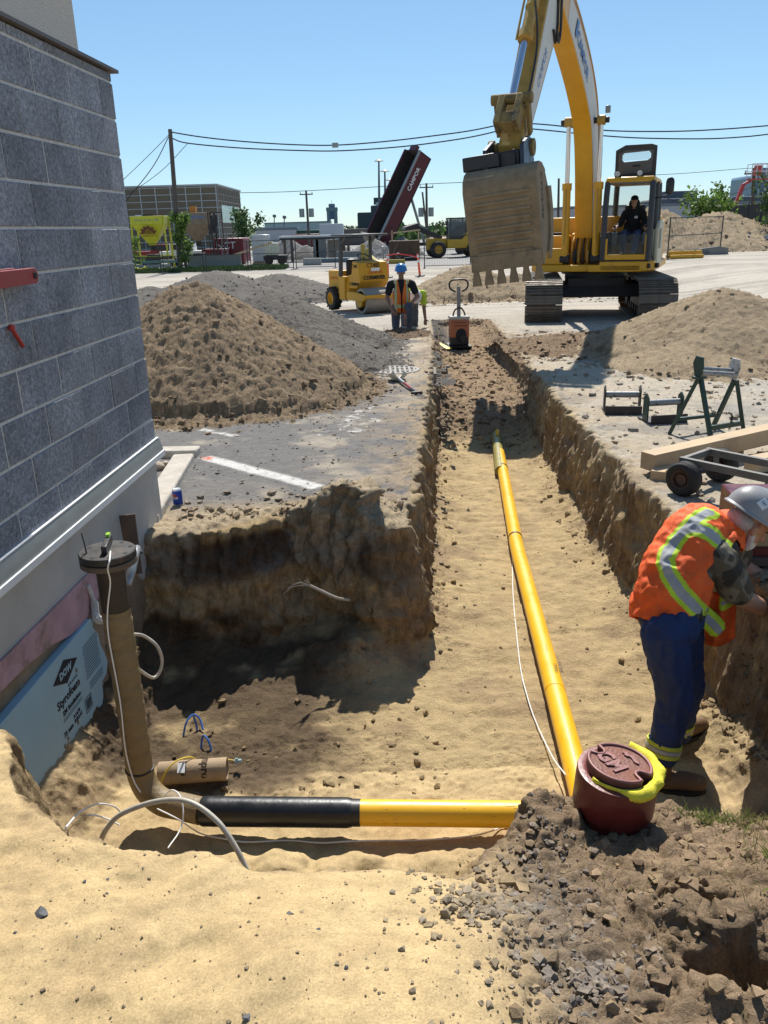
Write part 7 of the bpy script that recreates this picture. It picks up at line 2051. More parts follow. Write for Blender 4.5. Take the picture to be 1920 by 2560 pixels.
# brown office building
BB = thing('brown_building', 'brown panelled building with white grid lines behind the silos', 'building', (0, 0, 0))
bc = at_d(556, 112); hB_ = 8.3; BPAN = M('brown_panel', (.165, .128, .085), .8, var=.12, scale=.6); BLN = M('pale_mullion', (.40, .41, .39), .7)
BW = 34; BD = 19
MB().box((bc.x - BW / 2, bc.y + BD / 2, bc.z + hB_ / 2), (BW, BD, hB_)).build('wall', BPAN, BB)
sd_ = Vector((0, 1, 0))
for k in range(10): z = bc.z + hB_ - .15 - k * .82; MB().box((bc.x - BW / 2, bc.y - .04, z), (BW, .08, .10)).build('mullion', BLN, BB); MB().box((bc.x + .04, bc.y + BD / 2, z), (.08, BD, .10)).build('mullion', M('dim_mullion', (.30, .29, .26), .8), BB)
for k in range(14): MB().box((bc.x - .1 - k * 1.95, bc.y - .045, bc.z + hB_ / 2), (.13, .09, hB_)).build('mullion', BLN, BB)
for k in range(10): MB().box((bc.x + .05, bc.y + .1 + k * 2.0, bc.z + hB_ / 2), (.09, .10, hB_)).build('mullion', M('dim_mullion', (.30, .29, .26), .8), BB)
MB().box((bc.x + .07, bc.y + 9, bc.z + hB_ - 3.4), (.08, 14, 2.2)).build('window', M('pale_glass', (.32, .44, .42), .2), BB)
for x0, w_, m_ in ((-10.3, 1.0, WHITEM), (-9.2, 1.4, INK), (-7.7, 1.5, M('plywood', (.22, .12, .06), .8)), (-3.2, 2.6, M('plywood', (.22, .12, .06), .8))): MB().box((bc.x + x0, bc.y - .10, bc.z + hB_ - 4.4), (w_, .06, 2.2)).build('opening', m_, BB)
MB().box((bc.x - BW / 2, bc.y + BD / 2, bc.z + hB_ + .1), (BW + .3, BD + .3, .2)).build('roof_edge', BLN, BB)

# clutter behind the left fence
BAR = M('grey_concrete', (.22, .215, .20), .9, var=.15, scale=1.5, bump=.3)
def prop(name, label, cat, px, Y, parts, rz=0., group=None, dz=0.):
    p = at_d(px, Y); p.z += dz; t = thing(name, label, cat, p, rz, group)
    for nm, c, d, m_ in parts: MB().box(c, d).build(nm, m_, t, bevel=min(d) * .06)
    return t


t = thing('concrete_barrier', 'long low grey concrete barrier behind the middle fence', 'barrier', at_d(535, 63.5))
MB().prism([(-.3, 0), (.3, 0), (.25, .3), (.12, .45), (.1, 1.0), (-.1, 1.0), (-.12, .45), (-.25, .3)], -2.0, 2.0, a=(0, 1, 0), b=(0, 0, 1)).build('body', BAR, t)
REDC = M('dumpster_red', (.16, .012, .02), .5, var=.2, scale=2)
t = prop('dumpster', 'dark red ribbed waste container with white letters', 'container', 583, 74, [('bin', (0, 0, 1.1), (2.5, 4, 2.0), REDC)] + [('rib', (x, -2.05, 1.1), (.1, .1, 2.0), REDC) for x in (-1.1, -.6, -.1, .4, .9)])
text('NCT', .8, WHITEM, t, frame(Vector((-.2, -2.11, 1.5)), (1, 0, 0), (0, 0, 1)), ext=.005)
t = prop('dumpster', 'long low dark red container between the beige silo and the ladder', 'container', 545, 72, [('bin', (0, 0, .7), (2.2, 2, 1.2), REDC)])
t = thing('ladder', 'pale ladder leaning on the red container', 'ladder', at_d(563, 70))
for x in (-.22, .22): MB().bar((x, 0, 0), (x, .3, 2.7), .06, .06).build('stile', GREYM, t)
for k in range(8): MB().bar((-.22, .03 + .037 * k, .3 + k * .3), (.22, .03 + .037 * k, .3 + k * .3), .04, .04).build('rung', GREYM, t)
t = prop('pickup_truck', 'red pickup truck behind the yellow silo legs', 'truck', 405, 75, [('body', (0, 0, .85), (4.6, 1.8, .7), REDP), ('cabin', (.2, 0, 1.45), (1.9, 1.6, .6), REDP), ('window', (.2, -.81, 1.47), (1.6, .02, .4), BLACK)])
for x in (-1.4, 1.4): tyre(t, (x, -.85, .42), .42, .25, (0, -1, 0))
t = prop('pickup_truck', 'white pickup truck half hidden by the small tree', 'truck', 478, 73, [('body', (0, 0, .85), (5.0, 1.8, .65), WHITEM), ('cabin', (-.6, 0, 1.5), (2.0, 1.6, .65), WHITEM), ('window', (-.6, -.81, 1.5), (1.7, .02, .42), BLACK)])
for x in (-1.5, 1.5): tyre(t, (x, -.85, .42), .42, .25, (0, -1, 0))
for k, (px, z, L, c) in enumerate(((345, .45, 5.0, GREYM), (350, .75, 5.5, M('pipe_green', (.16, .24, .2), .5)), (342, 1.0, 4.6, RUST))):
    p = at_d(px, 66); o = MB().bar((-L / 2, 0, 0), (L / 2, 0, 0), .5, .22).build('material_stack', c); o.location = (p.x, p.y + .3 * k, p.z + z - .2); tag(o, ['bottom grey bundle of pipes in the stack under the yellow silo', 'middle green bundle of pipes in the stack under the yellow silo', 'top rusty bundle in the stack under the yellow silo'][k], 'pipes', 'bundles stacked under the silo')
o = MB().tube([at_d(318, 62) + Vector((0, 0, .12)), at_d(335, 62) + Vector((0, 0, .2)), at_d(350, 61.5) + Vector((0, 0, .12)), at_d(362, 61.7) + Vector((0, 0, .3))], .14, 10, smooth=4).build('yellow_hose', M('hose_yellow', (.6, .5, .03), .5)); tag(o, 'thick yellow hose on the ground at the left fence', 'hose')
o = MB().bar(at_d(568, 66) + Vector((0, 0, .75)), at_d(682, 66) + Vector((0, 0, 1.75)), .5, .14).build('ramp_plank', WOODM); tag(o, 'long sloping timber plank behind the middle fence', 'plank')
t = prop('wrapped_pallet', 'tall white plastic-wrapped pallet stack', 'pallet', 655, 71, [('pallet', (0, 0, .08), (1.5, 1.2, .14), WOODM), ('wrapped_load', (0, 0, 1.25), (1.42, 1.15, 2.15), M('plastic_wrap', (.46, .47, .47), .35, var=.15, scale=2, stretch=(.3, .3, 6)))])
t = prop('water_tank', 'pale square water tank on a small dark trailer', 'tank', 690, 69, [('trailer', (0, 0, .55), (1.9, 1.2, .35), DKM), ('tank', (-.3, 0, 1.2), (1.0, 1.0, .95), M('milky_tank', (.50, .50, .38), .5)), ('cap', (-.3, 0, 1.72), (.25, .25, .1), WHITEM)])
for x in (-.5, .5): tyre(t, (x, -.6, .32), .32, .2, (0, -1, 0))
# flat shelter
sp0 = at_d(808, 75); sh_ = thing('shelter', 'flat-roofed open shelter on timber posts behind the road roller', 'shelter', sp0)
MB().box((0, 0, 2.05), (7.4, 3.0, .16)).build('roof', M('shelter_roof', (.52, .53, .52), .5), sh_); MB().box((0, -1.4, 1.92), (7.2, .1, .16)).build('beam', BLACK, sh_)
for x in (-3.2, -2.6, -.4, 1.9, 2.3): MB().box((x, -1.2, 1.0), (.22, .2, 2.0)).build('post', M('old_timber', (.13, .10, .08), .9), sh_)
for k, (px, Y, w_, h_, m_, lb) in enumerate(((800, 74, 1.1, 1.9, BAR, 'tall concrete block wall under the flat shelter, left one'), (838, 76, 1.2, 1.7, M('pale_block', (.36, .35, .32), .9), 'pale concrete block wall under the flat shelter, right one'), (880, 72, 2.6, .8, BAR, 'low concrete block behind the road roller seat'), (780, 66, 1.4, .5, M('pale_block', (.36, .35, .32), .9), 'pale flat concrete block on the gravel left of the roller'), (838, 70, 4.0, .35, M('blue_beam', (.12, .17, .19), .6), 'long low blue-grey steel beam behind the roller'))):
    o = MB().box((0, 0, h_ / 2), (w_, .6, h_)).build('concrete_block' if k != 4 else 'steel_beam', m_, None, bevel=.04); o.location = at_d(px, Y); tag(o, lb, 'block' if k != 4 else 'beam')
for k, (px, Y, h_, rr, lb) in enumerate(((720, 82, 2.1, 3.0, 'far grey gravel heap behind the water tank'), (765, 78, 1.4, 2.2, 'grey gravel heap under the left end of the flat shelter'), (832, 80, 1.9, 2.6, 'grey gravel heap behind the pale block wall'), (935, 79, 1.8, 3.0, 'grey gravel heap in front of the raised dump bed'), (1005, 80, 1.9, 2.4, 'gravel heap behind the rusty steel bin'))):
    c = at_d(px, Y); pile('gravel_pile', lb, 'gravel pile', [(c.x, c.y, h_, rr, rr * .8, 0)], GRAVEL * .9, GRAVEL * .6, (c.x - rr * 1.2, c.x + rr * 1.2, c.y - rr, c.y + rr), .12, .09, .5, 250, (.04, .12), GRAVEL, 20 + k)
for k, (px, lb) in enumerate(((908, 'left yellow steel post of the trench frame behind the roller'), (921, 'right yellow steel post of the trench frame behind the roller'))):
    o = MB().box((0, 0, .75 - k * .15), (.32, .3, 1.5 - k * .3)).build('yellow_post', M('frame_yellow', (.36, .27, .05), .7, var=.2)); o.location = at_d(px, 62); tag(o, lb, 'post', 'yellow frame posts')
o = MB().bar(at_d(922, 62) + Vector((0, 0, .7)), at_d(945, 61) + Vector((0, 0, .15)), .3, .25).build('yellow_brace', M('frame_yellow', (.36, .27, .05))); tag(o, 'slanting yellow brace beside the two yellow posts', 'brace')
o = MB().bar(at_d(945, 64) + Vector((0, 0, .15)), at_d(1012, 64) + Vector((0, 0, .15)), .4, .3).build('yellow_beam', M('frame_yellow', (.36, .27, .05))); tag(o, 'yellow beam lying flat in front of the rusty bin', 'beam')
# rusty bin with timber rail
t = prop('steel_bin', 'large rusty brown steel bin with timber rails above', 'bin', 1011, 70.5, [('bin_wall', (0, 0, .8), (2.5, 1.6, 1.5), M('bin_rust', (.10, .055, .032), .8, var=.3, scale=2))] + [('rib', (x, -.82, .8), (.1, .08, 1.5), RUST) for x in (-.8, -.3, .2, .7)] + [('stake', (x, -.7, 1.9), (.1, .1, .9), WOODM) for x in (-1.0, 1.15)])
MB().bar((-1.1, -.72, 2.15), (1.3, -.72, 2.35), .06, .12).build('rail', WOODM, t)
# pile of bent metal scrap
t = thing('scrap_heap', 'tangle of bent pale metal scrap left of the rusty bin', 'scrap', at_d(965, 69)); r = np.random.default_rng(8)
for k in range(26):
    a = Vector((r.normal() * .7, r.normal() * .4, .2 + .5 * r.random())); b = a + Vector((r.normal() * .6, r.normal() * .3, r.normal() * .4 + .15)); b.z = max(.05, b.z); MB().bar(a, b, .10, .03).build('strip', GREYM if k % 3 else WHITEM, t)
# raised dump bed on its truck
db = at_d(985, 82); dt_ = thing('dump_truck', 'dump truck with long maroon bed raised steeply', 'dump truck', db)
DKR = M('dump_maroon', (.085, .012, .022), .45, var=.2, scale=1.5, dirt=(.07, .05, .04), damt=.2); INS = M('bed_inside', (.045, .036, .03), .8, var=.3, scale=1.5, dirt=(.10, .075, .05), damt=.35, dscale=1.2)
Xb = Vector((.46, .16, .87)).normalized(); Nb = Vector((-.74, -.50, .45)); Nb = (Nb - Xb * Nb.dot(Xb)).normalized(); Yb = Nb.cross(Xb)
BX_ = Matrix.Translation((-1.0, 0, 1.0)) @ Matrix((Xb, Yb, Nb)).transposed().to_4x4()
Lb, Wb, Hb = 8.8, 2.5, 1.5
MB(BX_).box((Lb / 2, 0, .06), (Lb, Wb, .12)).build('bed_floor', INS, dt_)
for s_ in (-1, 1): MB(BX_).box((Lb / 2, s_ * (Wb / 2 - .05), Hb / 2), (Lb, .1, Hb)).build('bed_side', DKR, dt_); MB(BX_).box((Lb / 2, s_ * (Wb / 2 - .12), Hb / 2), (Lb - .1, .03, Hb - .1)).build('bed_liner', INS, dt_); MB(BX_).box((Lb / 2, s_ * (Wb / 2), Hb), (Lb, .22, .14)).build('top_rail', GREYM if s_ < 0 else DKR, dt_)
MB(BX_).box((Lb - .06, 0, Hb / 2), (.1, Wb, Hb)).build('headboard', INS, dt_); MB(BX_).box((Lb + .2, 0, Hb - .1), (.5, Wb * .4, .35)).build('cab_guard', DKR, dt_)
MB(BX_).box((-.25, 0, Hb * .95), (.12, Wb, 1.6), rot=Matrix.Rotation(.5, 3, 'Y')).build('tailgate', M('gate_grey', (.22, .2, .18), .7), dt_)
sgn = -1 if (Yb.y > 0) else 1
yS = Wb / 2 * (1 if Yb.y < 0 else -1); dr = Xb
c_ = BX_ @ Vector((Lb * .72, yS + (.06 if yS > 0 else -.06), Hb * .55)); nrm = Yb * (1 if yS > 0 else -1)
text('CAMPOR', .55, WHITEM, dt_, frame(c_, Xb, nrm.cross(Xb)), ext=.01, bold=.01)
MB().box((3.2, 1.0, 1.0), (6.0, 1.1, .3)).build('chassis', DKM, dt_); MB().box((6.6, 1.2, 1.9), (2.0, 2.4, 2.2)).build('truck_cab', DKR, dt_, bevel=.1)
for x in (.8, 2.0, 6.4): tyre(dt_, (x, -.1, .5), .5, .5, (0, -1, 0))
MB().cyl((3.0, 1.0, 1.1), BX_ @ Vector((5.6, 0, 0)), .13, n=10).build('hoist_ram', GREYM, dt_)
# wheel loader
wl_ = at_d(1138, 74.5); lo_ = thing('wheel_loader', 'yellow wheel loader with dark cab facing left', 'wheel loader', wl_, rz=.12)
LY = M('loader_yellow', (.55, .32, .02), .5, var=.12, scale=2)
MB().prism([(-.9, .75), (2.3, .75), (2.7, 1.0), (2.7, 1.85), (.9, 2.0), (.4, 1.5), (-.9, 1.5)], -1.0, 1.0, a=(1, 0, 0), b=(0, 0, 1)).build('rear_body', LY, lo_, bevel=.05)
MB().box((-1.7, 0, 1.15), (1.6, 1.2, .9)).build('front_frame', LY, lo_, bevel=.05)
MB().box((.1, 0, 1.5), (1.5, 1.5, .5)).build('cab_base', CABM, lo_); MB().box((.1, 0, 3.2), (1.6, 1.5, .12)).build('cab_roof', CABM, lo_, bevel=.03)
for x in (-.6, .8):
    for s_ in (-1, 1): MB().bar((x, s_ * .7, 1.7), (x, s_ * .68, 3.2), .1, .1).build('cab_post', CABM, lo_)
MB().box((.1, 0, 2.45), (1.35, 1.38, 1.35)).build('cab_glass', glass('loader_glass', (.06, .10, .12), .75), lo_)
for x in (-1.7, 1.5):
    for s_ in (-1, 1): tyre(lo_, (x, s_ * 1.0, .68), .68, .52, (0, s_, 0), .48, TYRE, LY)
for s_ in (-1, 1): MB().bar((-1.3, s_ * .45, 1.6), (-3.6, s_ * .45, 2.6), .16, .34).build('lift_arm', DKM, lo_)
MB().bar((-1.5, 0, 1.4), (-2.9, 0, 2.6), .18, .18).build('tilt_ram', GREYM, lo_)
MB().prism([(-3.4, 2.9), (-4.5, 2.6), (-4.6, 2.4), (-4.1, 2.2), (-3.5, 2.3)], -1.2, 1.2, a=(1, 0, 0), b=(0, 0, 1)).build('loader_bucket', DKM, lo_)
MB().box((1.6, 0, 2.1), (.1, .1, .5)).build('exhaust', BLACK, lo_); text('WA200', .3, INK, lo_, frame(Vector((1.5, -1.005, 1.55)), (1, 0, 0), (0, 0, 1)), ext=.01, bold=.01)

# poles, masts, wires
POLE = M('pole_wood', (.10, .085, .075), .9, var=.25, scale=2); MAST = M('mast_grey', (.12, .14, .16), .6)
def pole(label, px, ytop, pxb, Y, r_=.16, arm=True, trafo=False, yb=600):
    b = at_d(pxb, Y); tp = atY(px, ytop, Y); t = thing('utility_pole', label, 'pole', b, group='utility poles'); v = tp - b
    MB().cyl((0, 0, -.3), v, r_ * 1.15, r_ * .8, n=10).build('shaft', POLE, t)
    if arm: MB().bar(v + Vector((-.9, 0, -.5)), v + Vector((.9, 0, -.5)), .12, .14).build('cross_arm', POLE, t); [MB().cyl(v + Vector((x, 0, -.45)), v + Vector((x, 0, -.2)), .06, n=6).build('insulator', GREYM, t) for x in (-.8, .8)]
    if trafo:
        for x in (-.75, .55): MB().cyl(v * trafo + Vector((x, -.1, -.5)), v * trafo + Vector((x, -.1, .6)), .35, n=12).build('transformer', GREYM, t)
    return b, tp


PA = pole('tall wooden pole at left carrying the two overhead cables', 425, 323, 447, 62, .17, False)
pole('utility pole with grey transformers left of the control tower', 765, 476, 775, 118, .17, True, .62)
pole('utility pole with transformers right of the raised dump bed', 1066, 458, 1068, 112, .17, True, .55)
pole('bare thin pole leaning beside the transformer pole', 1056, 480, 1072, 111, .14, False)
pole('dark pole seen between bucket and boom', 1397, 446, 1393, 95, .14, False)
pole('utility pole with short cross arm right of the boom lift', 1886, 420, 1873, 84, .2, True)
pole('thin far pole left of the leafy bush', 1704, 505, 1702, 150, .14, False)
pole('thin far pole with cross arm behind the bush', 1818, 490, 1815, 140, .14, True)
for k, (px, yt, Y) in enumerate(((947, 402, 240), (962, 428, 300), (975, 450, 370), (983, 468, 440))):
    b = at_d(px + 3, Y, -.85); tp = atY(px, yt, Y); t = thing('light_mast', ['tallest floodlight mast, nearest of the row', 'second floodlight mast of the row', 'third floodlight mast of the row', 'smallest floodlight mast, beside the raised dump bed'][k], 'light mast', b, group='row of floodlight masts'); v = tp - b; s_ = Y / 240
    MB().cyl((0, 0, 0), v, .45 * s_, .22 * s_, n=8).build('shaft', MAST, t); MB().lathe([(0, .5 * s_), (.6 * s_, .35 * s_), (1.35 * s_, -.1 * s_), (.8 * s_, -.15 * s_), (0, .1 * s_)], 12, c=v).build('lamp_ring', MAST, t)
for k, (px, yt, Y) in enumerate(((686, 540, 200), (711, 543, 190))):
    b = at_d(px, Y, -.85); v = atY(px, yt, Y) - b; t = thing('light_mast', ['short lamp post with round head left of the transformer pole', 'short lamp post left of the white hangar front'][k], 'light mast', b); MB().cyl((0, 0, 0), v, .12, n=6).build('shaft', MAST, t); MB().ell(v, (.45, .45, .4), 8, 6).build('lamp_head', MAST, t)
WIR = M('wire_black', (.03, .03, .032), .6)
def line(label, pts, Y, r_=.035): return wire('overhead_cable', label, [atY(px, py, Y) for px, py in pts], r_, WIR, 'cable', 6, 8)
line('upper overhead cable from the tall pole across the sky', [(426, 330), (500, 342), (600, 353), (720, 361), (835, 363), (960, 354), (1080, 340), (1180, 326), (1275, 306)], 62, .045)
line('lower overhead cable from the tall pole across the sky', [(428, 345), (470, 358), (600, 370), (740, 376), (850, 377), (1000, 367), (1120, 352), (1200, 338), (1280, 318)], 62, .045)
line('upper overhead cable right of the excavator arm', [(1275, 306), (1370, 312), (1460, 322), (1560, 328), (1700, 328), (1820, 322), (1935, 313)], 62, .045)
line('lower overhead cable right of the excavator arm', [(1280, 318), (1370, 326), (1480, 337), (1600, 345), (1760, 347), (1860, 342), (1935, 334)], 62, .045)
o = MB().box(atY(838, 363, 62), (.42, .3, .3)).build('splice_box', GREYM); tag(o, 'small box hanging on the upper overhead cable', 'splice box')
line('guy wire from the tall pole down to the left, upper one', [(424, 335), (370, 390), (295, 462)], 62, .02); line('second wire from the tall pole down to the left', [(424, 337), (380, 420), (300, 520)], 62, .03); line('third wire from the lower cable down to the left', [(470, 358), (400, 430), (300, 500)], 62, .02)
line('thin distant power line left of the dump bed', [(600, 482), (700, 480), (765, 477), (860, 472), (960, 466), (1066, 460), (1180, 455)], 115, .04); line('thin far cable sagging right of the excavator mirror', [(1652, 488), (1690, 504), (1730, 508), (1800, 495), (1886, 465), (1930, 450)], 84, .03); line('thin far power line above the boom lift', [(1560, 440), (1700, 434), (1886, 420), (1935, 424)], 84, .025)

# far skyline
FARB = M('far_blue_grey', (.20, .25, .30), .9, var=.1, scale=.05); FARW = M('far_white', (.50, .53, .55), .9, var=.06, scale=.02)
p = at_d(835, 900, -1); ctw = thing('control_tower', 'distant blue-grey airport control tower', 'tower', p); S_ = 900 / 1775 * .97
for x in (-3.6, 3.6): MB().box((x, 0, 12), (3.6, 8, 24)).build('shaft', FARB, ctw)
MB().box((0, 0, 19), (4.2, 8, 12)).build('shaft_core', M('far_blue', (.10, .16, .26), .9), ctw); MB().box((0, 0, 22.6), (11.8, 9, 4)).build('collar', FARB, ctw, bevel=.6); MB().box((0, 0, 26.4), (6.4, 6, 3.4)).build('cab', FARB, ctw, bevel=.5); MB().cyl((0, 0, 28), (0, 0, 32), .15, n=5).build('antenna', FARB, ctw)
t = prop('terminal_building', 'dark stepped terminal building with small tower left of the dump bed', 'building', 938, 420, [('base', (0, 0, 5), (16, 12, 10), M('far_dark', (.06, .075, .085), .9)), ('middle', (3, 0, 8), (9, 10, 10), M('far_dark', (.06, .075, .085), .9)), ('tower_cab', (4.5, 0, 15), (9, 9, 3), M('far_dark', (.06, .075, .085), .9)), ('glazing', (4.5, -4.6, 13.6), (7, .3, 1.6), FARW)])
t = prop('hangar', 'long low white hangar on the left horizon', 'building', 752, 330, [('wall', (0, 0, 2.6), (24, 20, 5.6), FARW), ('roof', (0, 0, 5.5), (24.4, 20.4, .3), FARB)])
t = prop('shed', 'small white shed left of the transformer pole', 'building', 697, 150, [('wall', (0, 0, 1.4), (7, 5, 2.9), FARW), ('roof', (0, 0, 3.0), (7.4, 5.4, .3), FARB)])
for k, (px, Y, w_, h_, c, lb) in enumerate(((768, 140, 4.5, 2.0, REDC, 'distant dark red container behind the flat shelter'), (800, 150, 8, 2.6, M('cont_green', (.03, .09, .06), .7), 'distant green container behind the flat shelter'), (832, 130, 3.6, 3.4, FARW, 'distant white cabin below the control tower'), (872, 145, 9, 2.6, M('cont_tan', (.14, .12, .1), .8), 'distant tan container right of the white cabin'))): prop('shipping_container', lb, 'container', px, Y, [('box', (0, 0, h_ / 2), (w_, 2.4, h_), c)])
# low tree belts on the horizon
def treebelt(label, x0, x1, Y, h, n, seed, mat):
    r = np.random.default_rng(seed); V = []; Fc = []
    for k in range(n):
        x = r.uniform(x0, x1); hh = h * (.6 + .4 * math.sin(x * .11 + seed) * math.sin(x * .031) + .25 * r.random()); z = -1 + hh * r.random() ** .7; c = Vector((x, Y + r.normal() * 6, z)); L = h * .13 * (.6 + .8 * r.random()); ax = Vector(r.normal(size=3)).normalized(); ay = ax.cross(Vector(r.normal(size=3))).normalized(); i = len(V)
        V += [tuple(c - ax * L), tuple(c - ay * L), tuple(c + ax * L), tuple(c + ay * L)]; Fc.append((i, i + 1, i + 2, i + 3))
    me = bpy.data.meshes.new('tree_belt'); me.from_pydata(V, [], Fc); me.update(); o = link('tree_belt', me, mat, None, angle=None); tag(o, label, 'trees', kind='stuff')
FT = leafmat('far_leaf', (.085, .115, .055))
treebelt('far belt of trees along the horizon', -260, 360, 620, 6.0, 7000, 2, FT); treebelt('nearer hedge behind the loader and dump truck', 4, 30, 180, 4.2, 1500, 3, LF2); treebelt('dark hedge below the terminal building', -20, 8, 190, 2.6, 1200, 4, LF2)

# background right
o = thing('screen_fence', 'black fabric screen fence at the far right', 'fence', (0, 0, 0)); a = at_d(1800, 66); b = at_d(1990, 58)
for k in range(6):
    p0, p1 = a.lerp(b, k / 6), a.lerp(b, (k + 1) / 6); MB().bar(p0 + Vector((0, 0, 1.45)), p1 + Vector((0, 0, 1.5)), .04, 2.3, up=(0, 0, 1)).build('screen', BLACK, o); MB().cyl(p0, p0 + Vector((0, 0, 2.8)), .05, n=8).build('post', FEN, o)
t = prop('warehouse', 'long low pale warehouse at the far right', 'building', 1800, 150, [('wall', (0, 0, 2.0), (60, 20, 4.0), FARW), ('roof', (0, 0, 4.1), (60.4, 20.4, .3), FARB)])
t = prop('office_block', 'dark low office block behind the pale warehouse', 'building', 1835, 210, [('wall', (0, 0, 3), (44, 16, 7), M('far_slate', (.09, .11, .14), .8)), ('plant_room', (-16, 0, 7), (8, 8, 2.4), M('far_slate', (.09, .11, .14), .8))])
t = prop('glass_office', 'tall blue glass office building at the right edge', 'building', 1925, 215, [('wall', (0, 0, 5.5), (18, 16, 12), M('glass_blue', (.14, .22, .28), .25, var=.2, scale=.3))] + [('fin', (x, -8.1, 5.5), (.3, .3, 12), FARW) for x in np.linspace(-8.5, 8.5, 11)] + [('floor_band', (0, -8.05, z), (18, .2, .5), FARB) for z in (3, 6, 9, 11.4)] + [('roof_unit', (x, 0, 12.4), (1.2, 2, 1.6), FARB) for x in (-4, -1, 3)])
bl = at_d(1828, 72); bt_ = thing('boom_lift', 'red and yellow boom lift with raised basket', 'boom lift', bl)
v0 = Vector((-.6, 0, 1.2)); v1 = atY(1858, 462, 72) - bl; v2 = atY(1868, 455, 72) - bl
LFR = M('lift_red', (.42, .05, .05), .5)
MB().box((-.6, 0, .8), (2.2, 1.6, .8)).build('chassis', LFR, bt_); [tyre(bt_, (x, -.8, .42), .42, .3, (0, -1, 0)) for x in (-1.4, .2)]
MB().bar(v0, v0.lerp(v1, .6), .32, .36).build('boom', M('lift_tan', (.36, .30, .12), .6), bt_); MB().bar(v0.lerp(v1, .58), v1, .24, .28).build('boom_tip', LFR, bt_); MB().bar(v1, v2 + Vector((.3, 0, .1)), .18, .2).build('jib', LFR, bt_)
bq = v2 + Vector((1.1, 0, .2)); MB().box(bq, (2.0, .9, .1)).build('basket_floor', LFR, bt_); MB().box(bq + Vector((-.3, 0, .65)), (.6, .3, .8)).build('control_box', LFR, bt_)
for z in (.6, 1.15):
    for s_ in (-1, 1): MB().cyl(bq + Vector((-1, s_ * .45, z)), bq + Vector((1, s_ * .45, z)), .03, n=6).build('rail', REFL, bt_)
for x in np.linspace(-1, 1, 6):
    for s_ in (-1, 1): MB().cyl(bq + Vector((x, s_ * .45, 0)), bq + Vector((x, s_ * .45, 1.15)), .03, n=6).build('rail_post', REFL, bt_)
YP = M('stock_pipe_yellow', (.6, .32, .02), .5)
for k in range(3):
    p = gnd(1660, 648) + Vector((.2, .25 * k - .2, .1 + .17 * (k == 1))); o = MB().cyl((0, 0, 0), (1.6, .15, 0), .09, n=14).build('stock_pipe', YP); o.location = p; tag(o, ['front yellow pipe lying at the foot of the far right fence', 'top yellow pipe of the stack behind the far right fence', 'rear yellow pipe of the stack behind the far right fence'][k], 'pipe', 'yellow pipes by the fence')
o = MB().cyl((0, 0, 0), (1.2, .2, 0), .13, n=14).build('stock_pipe', BLACK); o.location = gnd(1690, 643) + Vector((0, .3, .2)); tag(o, 'black plastic pipe end beside the yellow pipes', 'pipe')
o = MB().prism([(0, 0), (3.2, 0), (3.2, .55), (2.6, .72), (1.2, .5), (.5, .15)], 0, .35, a=(1, 0, 0), b=(0, 0, 1)).build('concrete_slab', BAR); o.scale = (.8, .8, .55); o.location = gnd(1705, 640) + Vector((0, .9, 0)); tag(o, 'broken grey concrete slab behind the far right fence', 'slab')
t = thing('rubble_heap', 'heap of broken pale concrete and white metal pieces at the far right', 'rubble', gnd(1880, 625) + Vector((1.0, 1.4, 0))); r = np.random.default_rng(6)
for k in range(30):
    a = Vector((r.normal() * 1.3, r.normal() * .7, .1 + .5 * r.random()))
    if k % 2: b = a + Vector((r.normal() * .8, r.normal() * .4, r.normal() * .25)); b.z = max(.05, b.z); MB().bar(a, b, .09, .05).build('metal_strip', WHITEM, t)
    else: MB().box(a, (.5 * r.random() + .2, .4, .25), rot=Matrix.Rotation(r.random() * 3, 3, 'X') @ Matrix.Rotation(r.random() * 3, 3, 'Z')).build('slab_piece', BAR if k % 4 else M('pale_block', (.36, .35, .32), .9), t)
# green verge at the right edge
r = np.random.default_rng(9); pts = [(x, y, 0.) for x, y in zip(r.uniform(22, 30, 1800), r.uniform(52, 56, 1800))]
grass('grass_verge', 'green grass verge below the black screen fence', pts, .5, .05, GRS, 6)

# ------------------------------------------------------------------ loose stones, clods and grass in the foreground
def on_ground(x, y): return np.array([gz(a, b) for a, b in zip(x, y)])


_gn = (int((TX1 - TX0) / .05) + 2, int((TY1 - TY0) / .05) + 2)
_gi = np.clip(((GCO[:, 0] - TX0) / .05).astype(int), 0, _gn[0] - 1); _gj = np.clip(((GCO[:, 1] - TY0) / .05).astype(int), 0, _gn[1] - 1)
_gs = np.zeros(_gn + (3,)); _gc = np.zeros(_gn); np.add.at(_gs, (_gi, _gj), GCOL); np.add.at(_gc, (_gi, _gj), 1)
_gs = (_gs + 1e-6 * SANDB) / (_gc + 1e-6)[..., None]


def soil_at(x, y):
    return _gs[np.clip(((x - TX0) / .05).astype(int), 0, _gn[0] - 1), np.clip(((y - TY0) / .05).astype(int), 0, _gn[1] - 1)]


STM = soilmat('loose_stone', .4, 200., .2)
r = np.random.default_rng(21)
SLATE = np.array([.11, .11, .115]); STON = np.array([.27, .25, .22])
stm = []
for k in range(10):
    me = rock_mesh(100 + k, 1, .6); me.materials.append(M('slate_stone', (.10, .10, .105), .75, var=.35, scale=20)); stm.append(me)
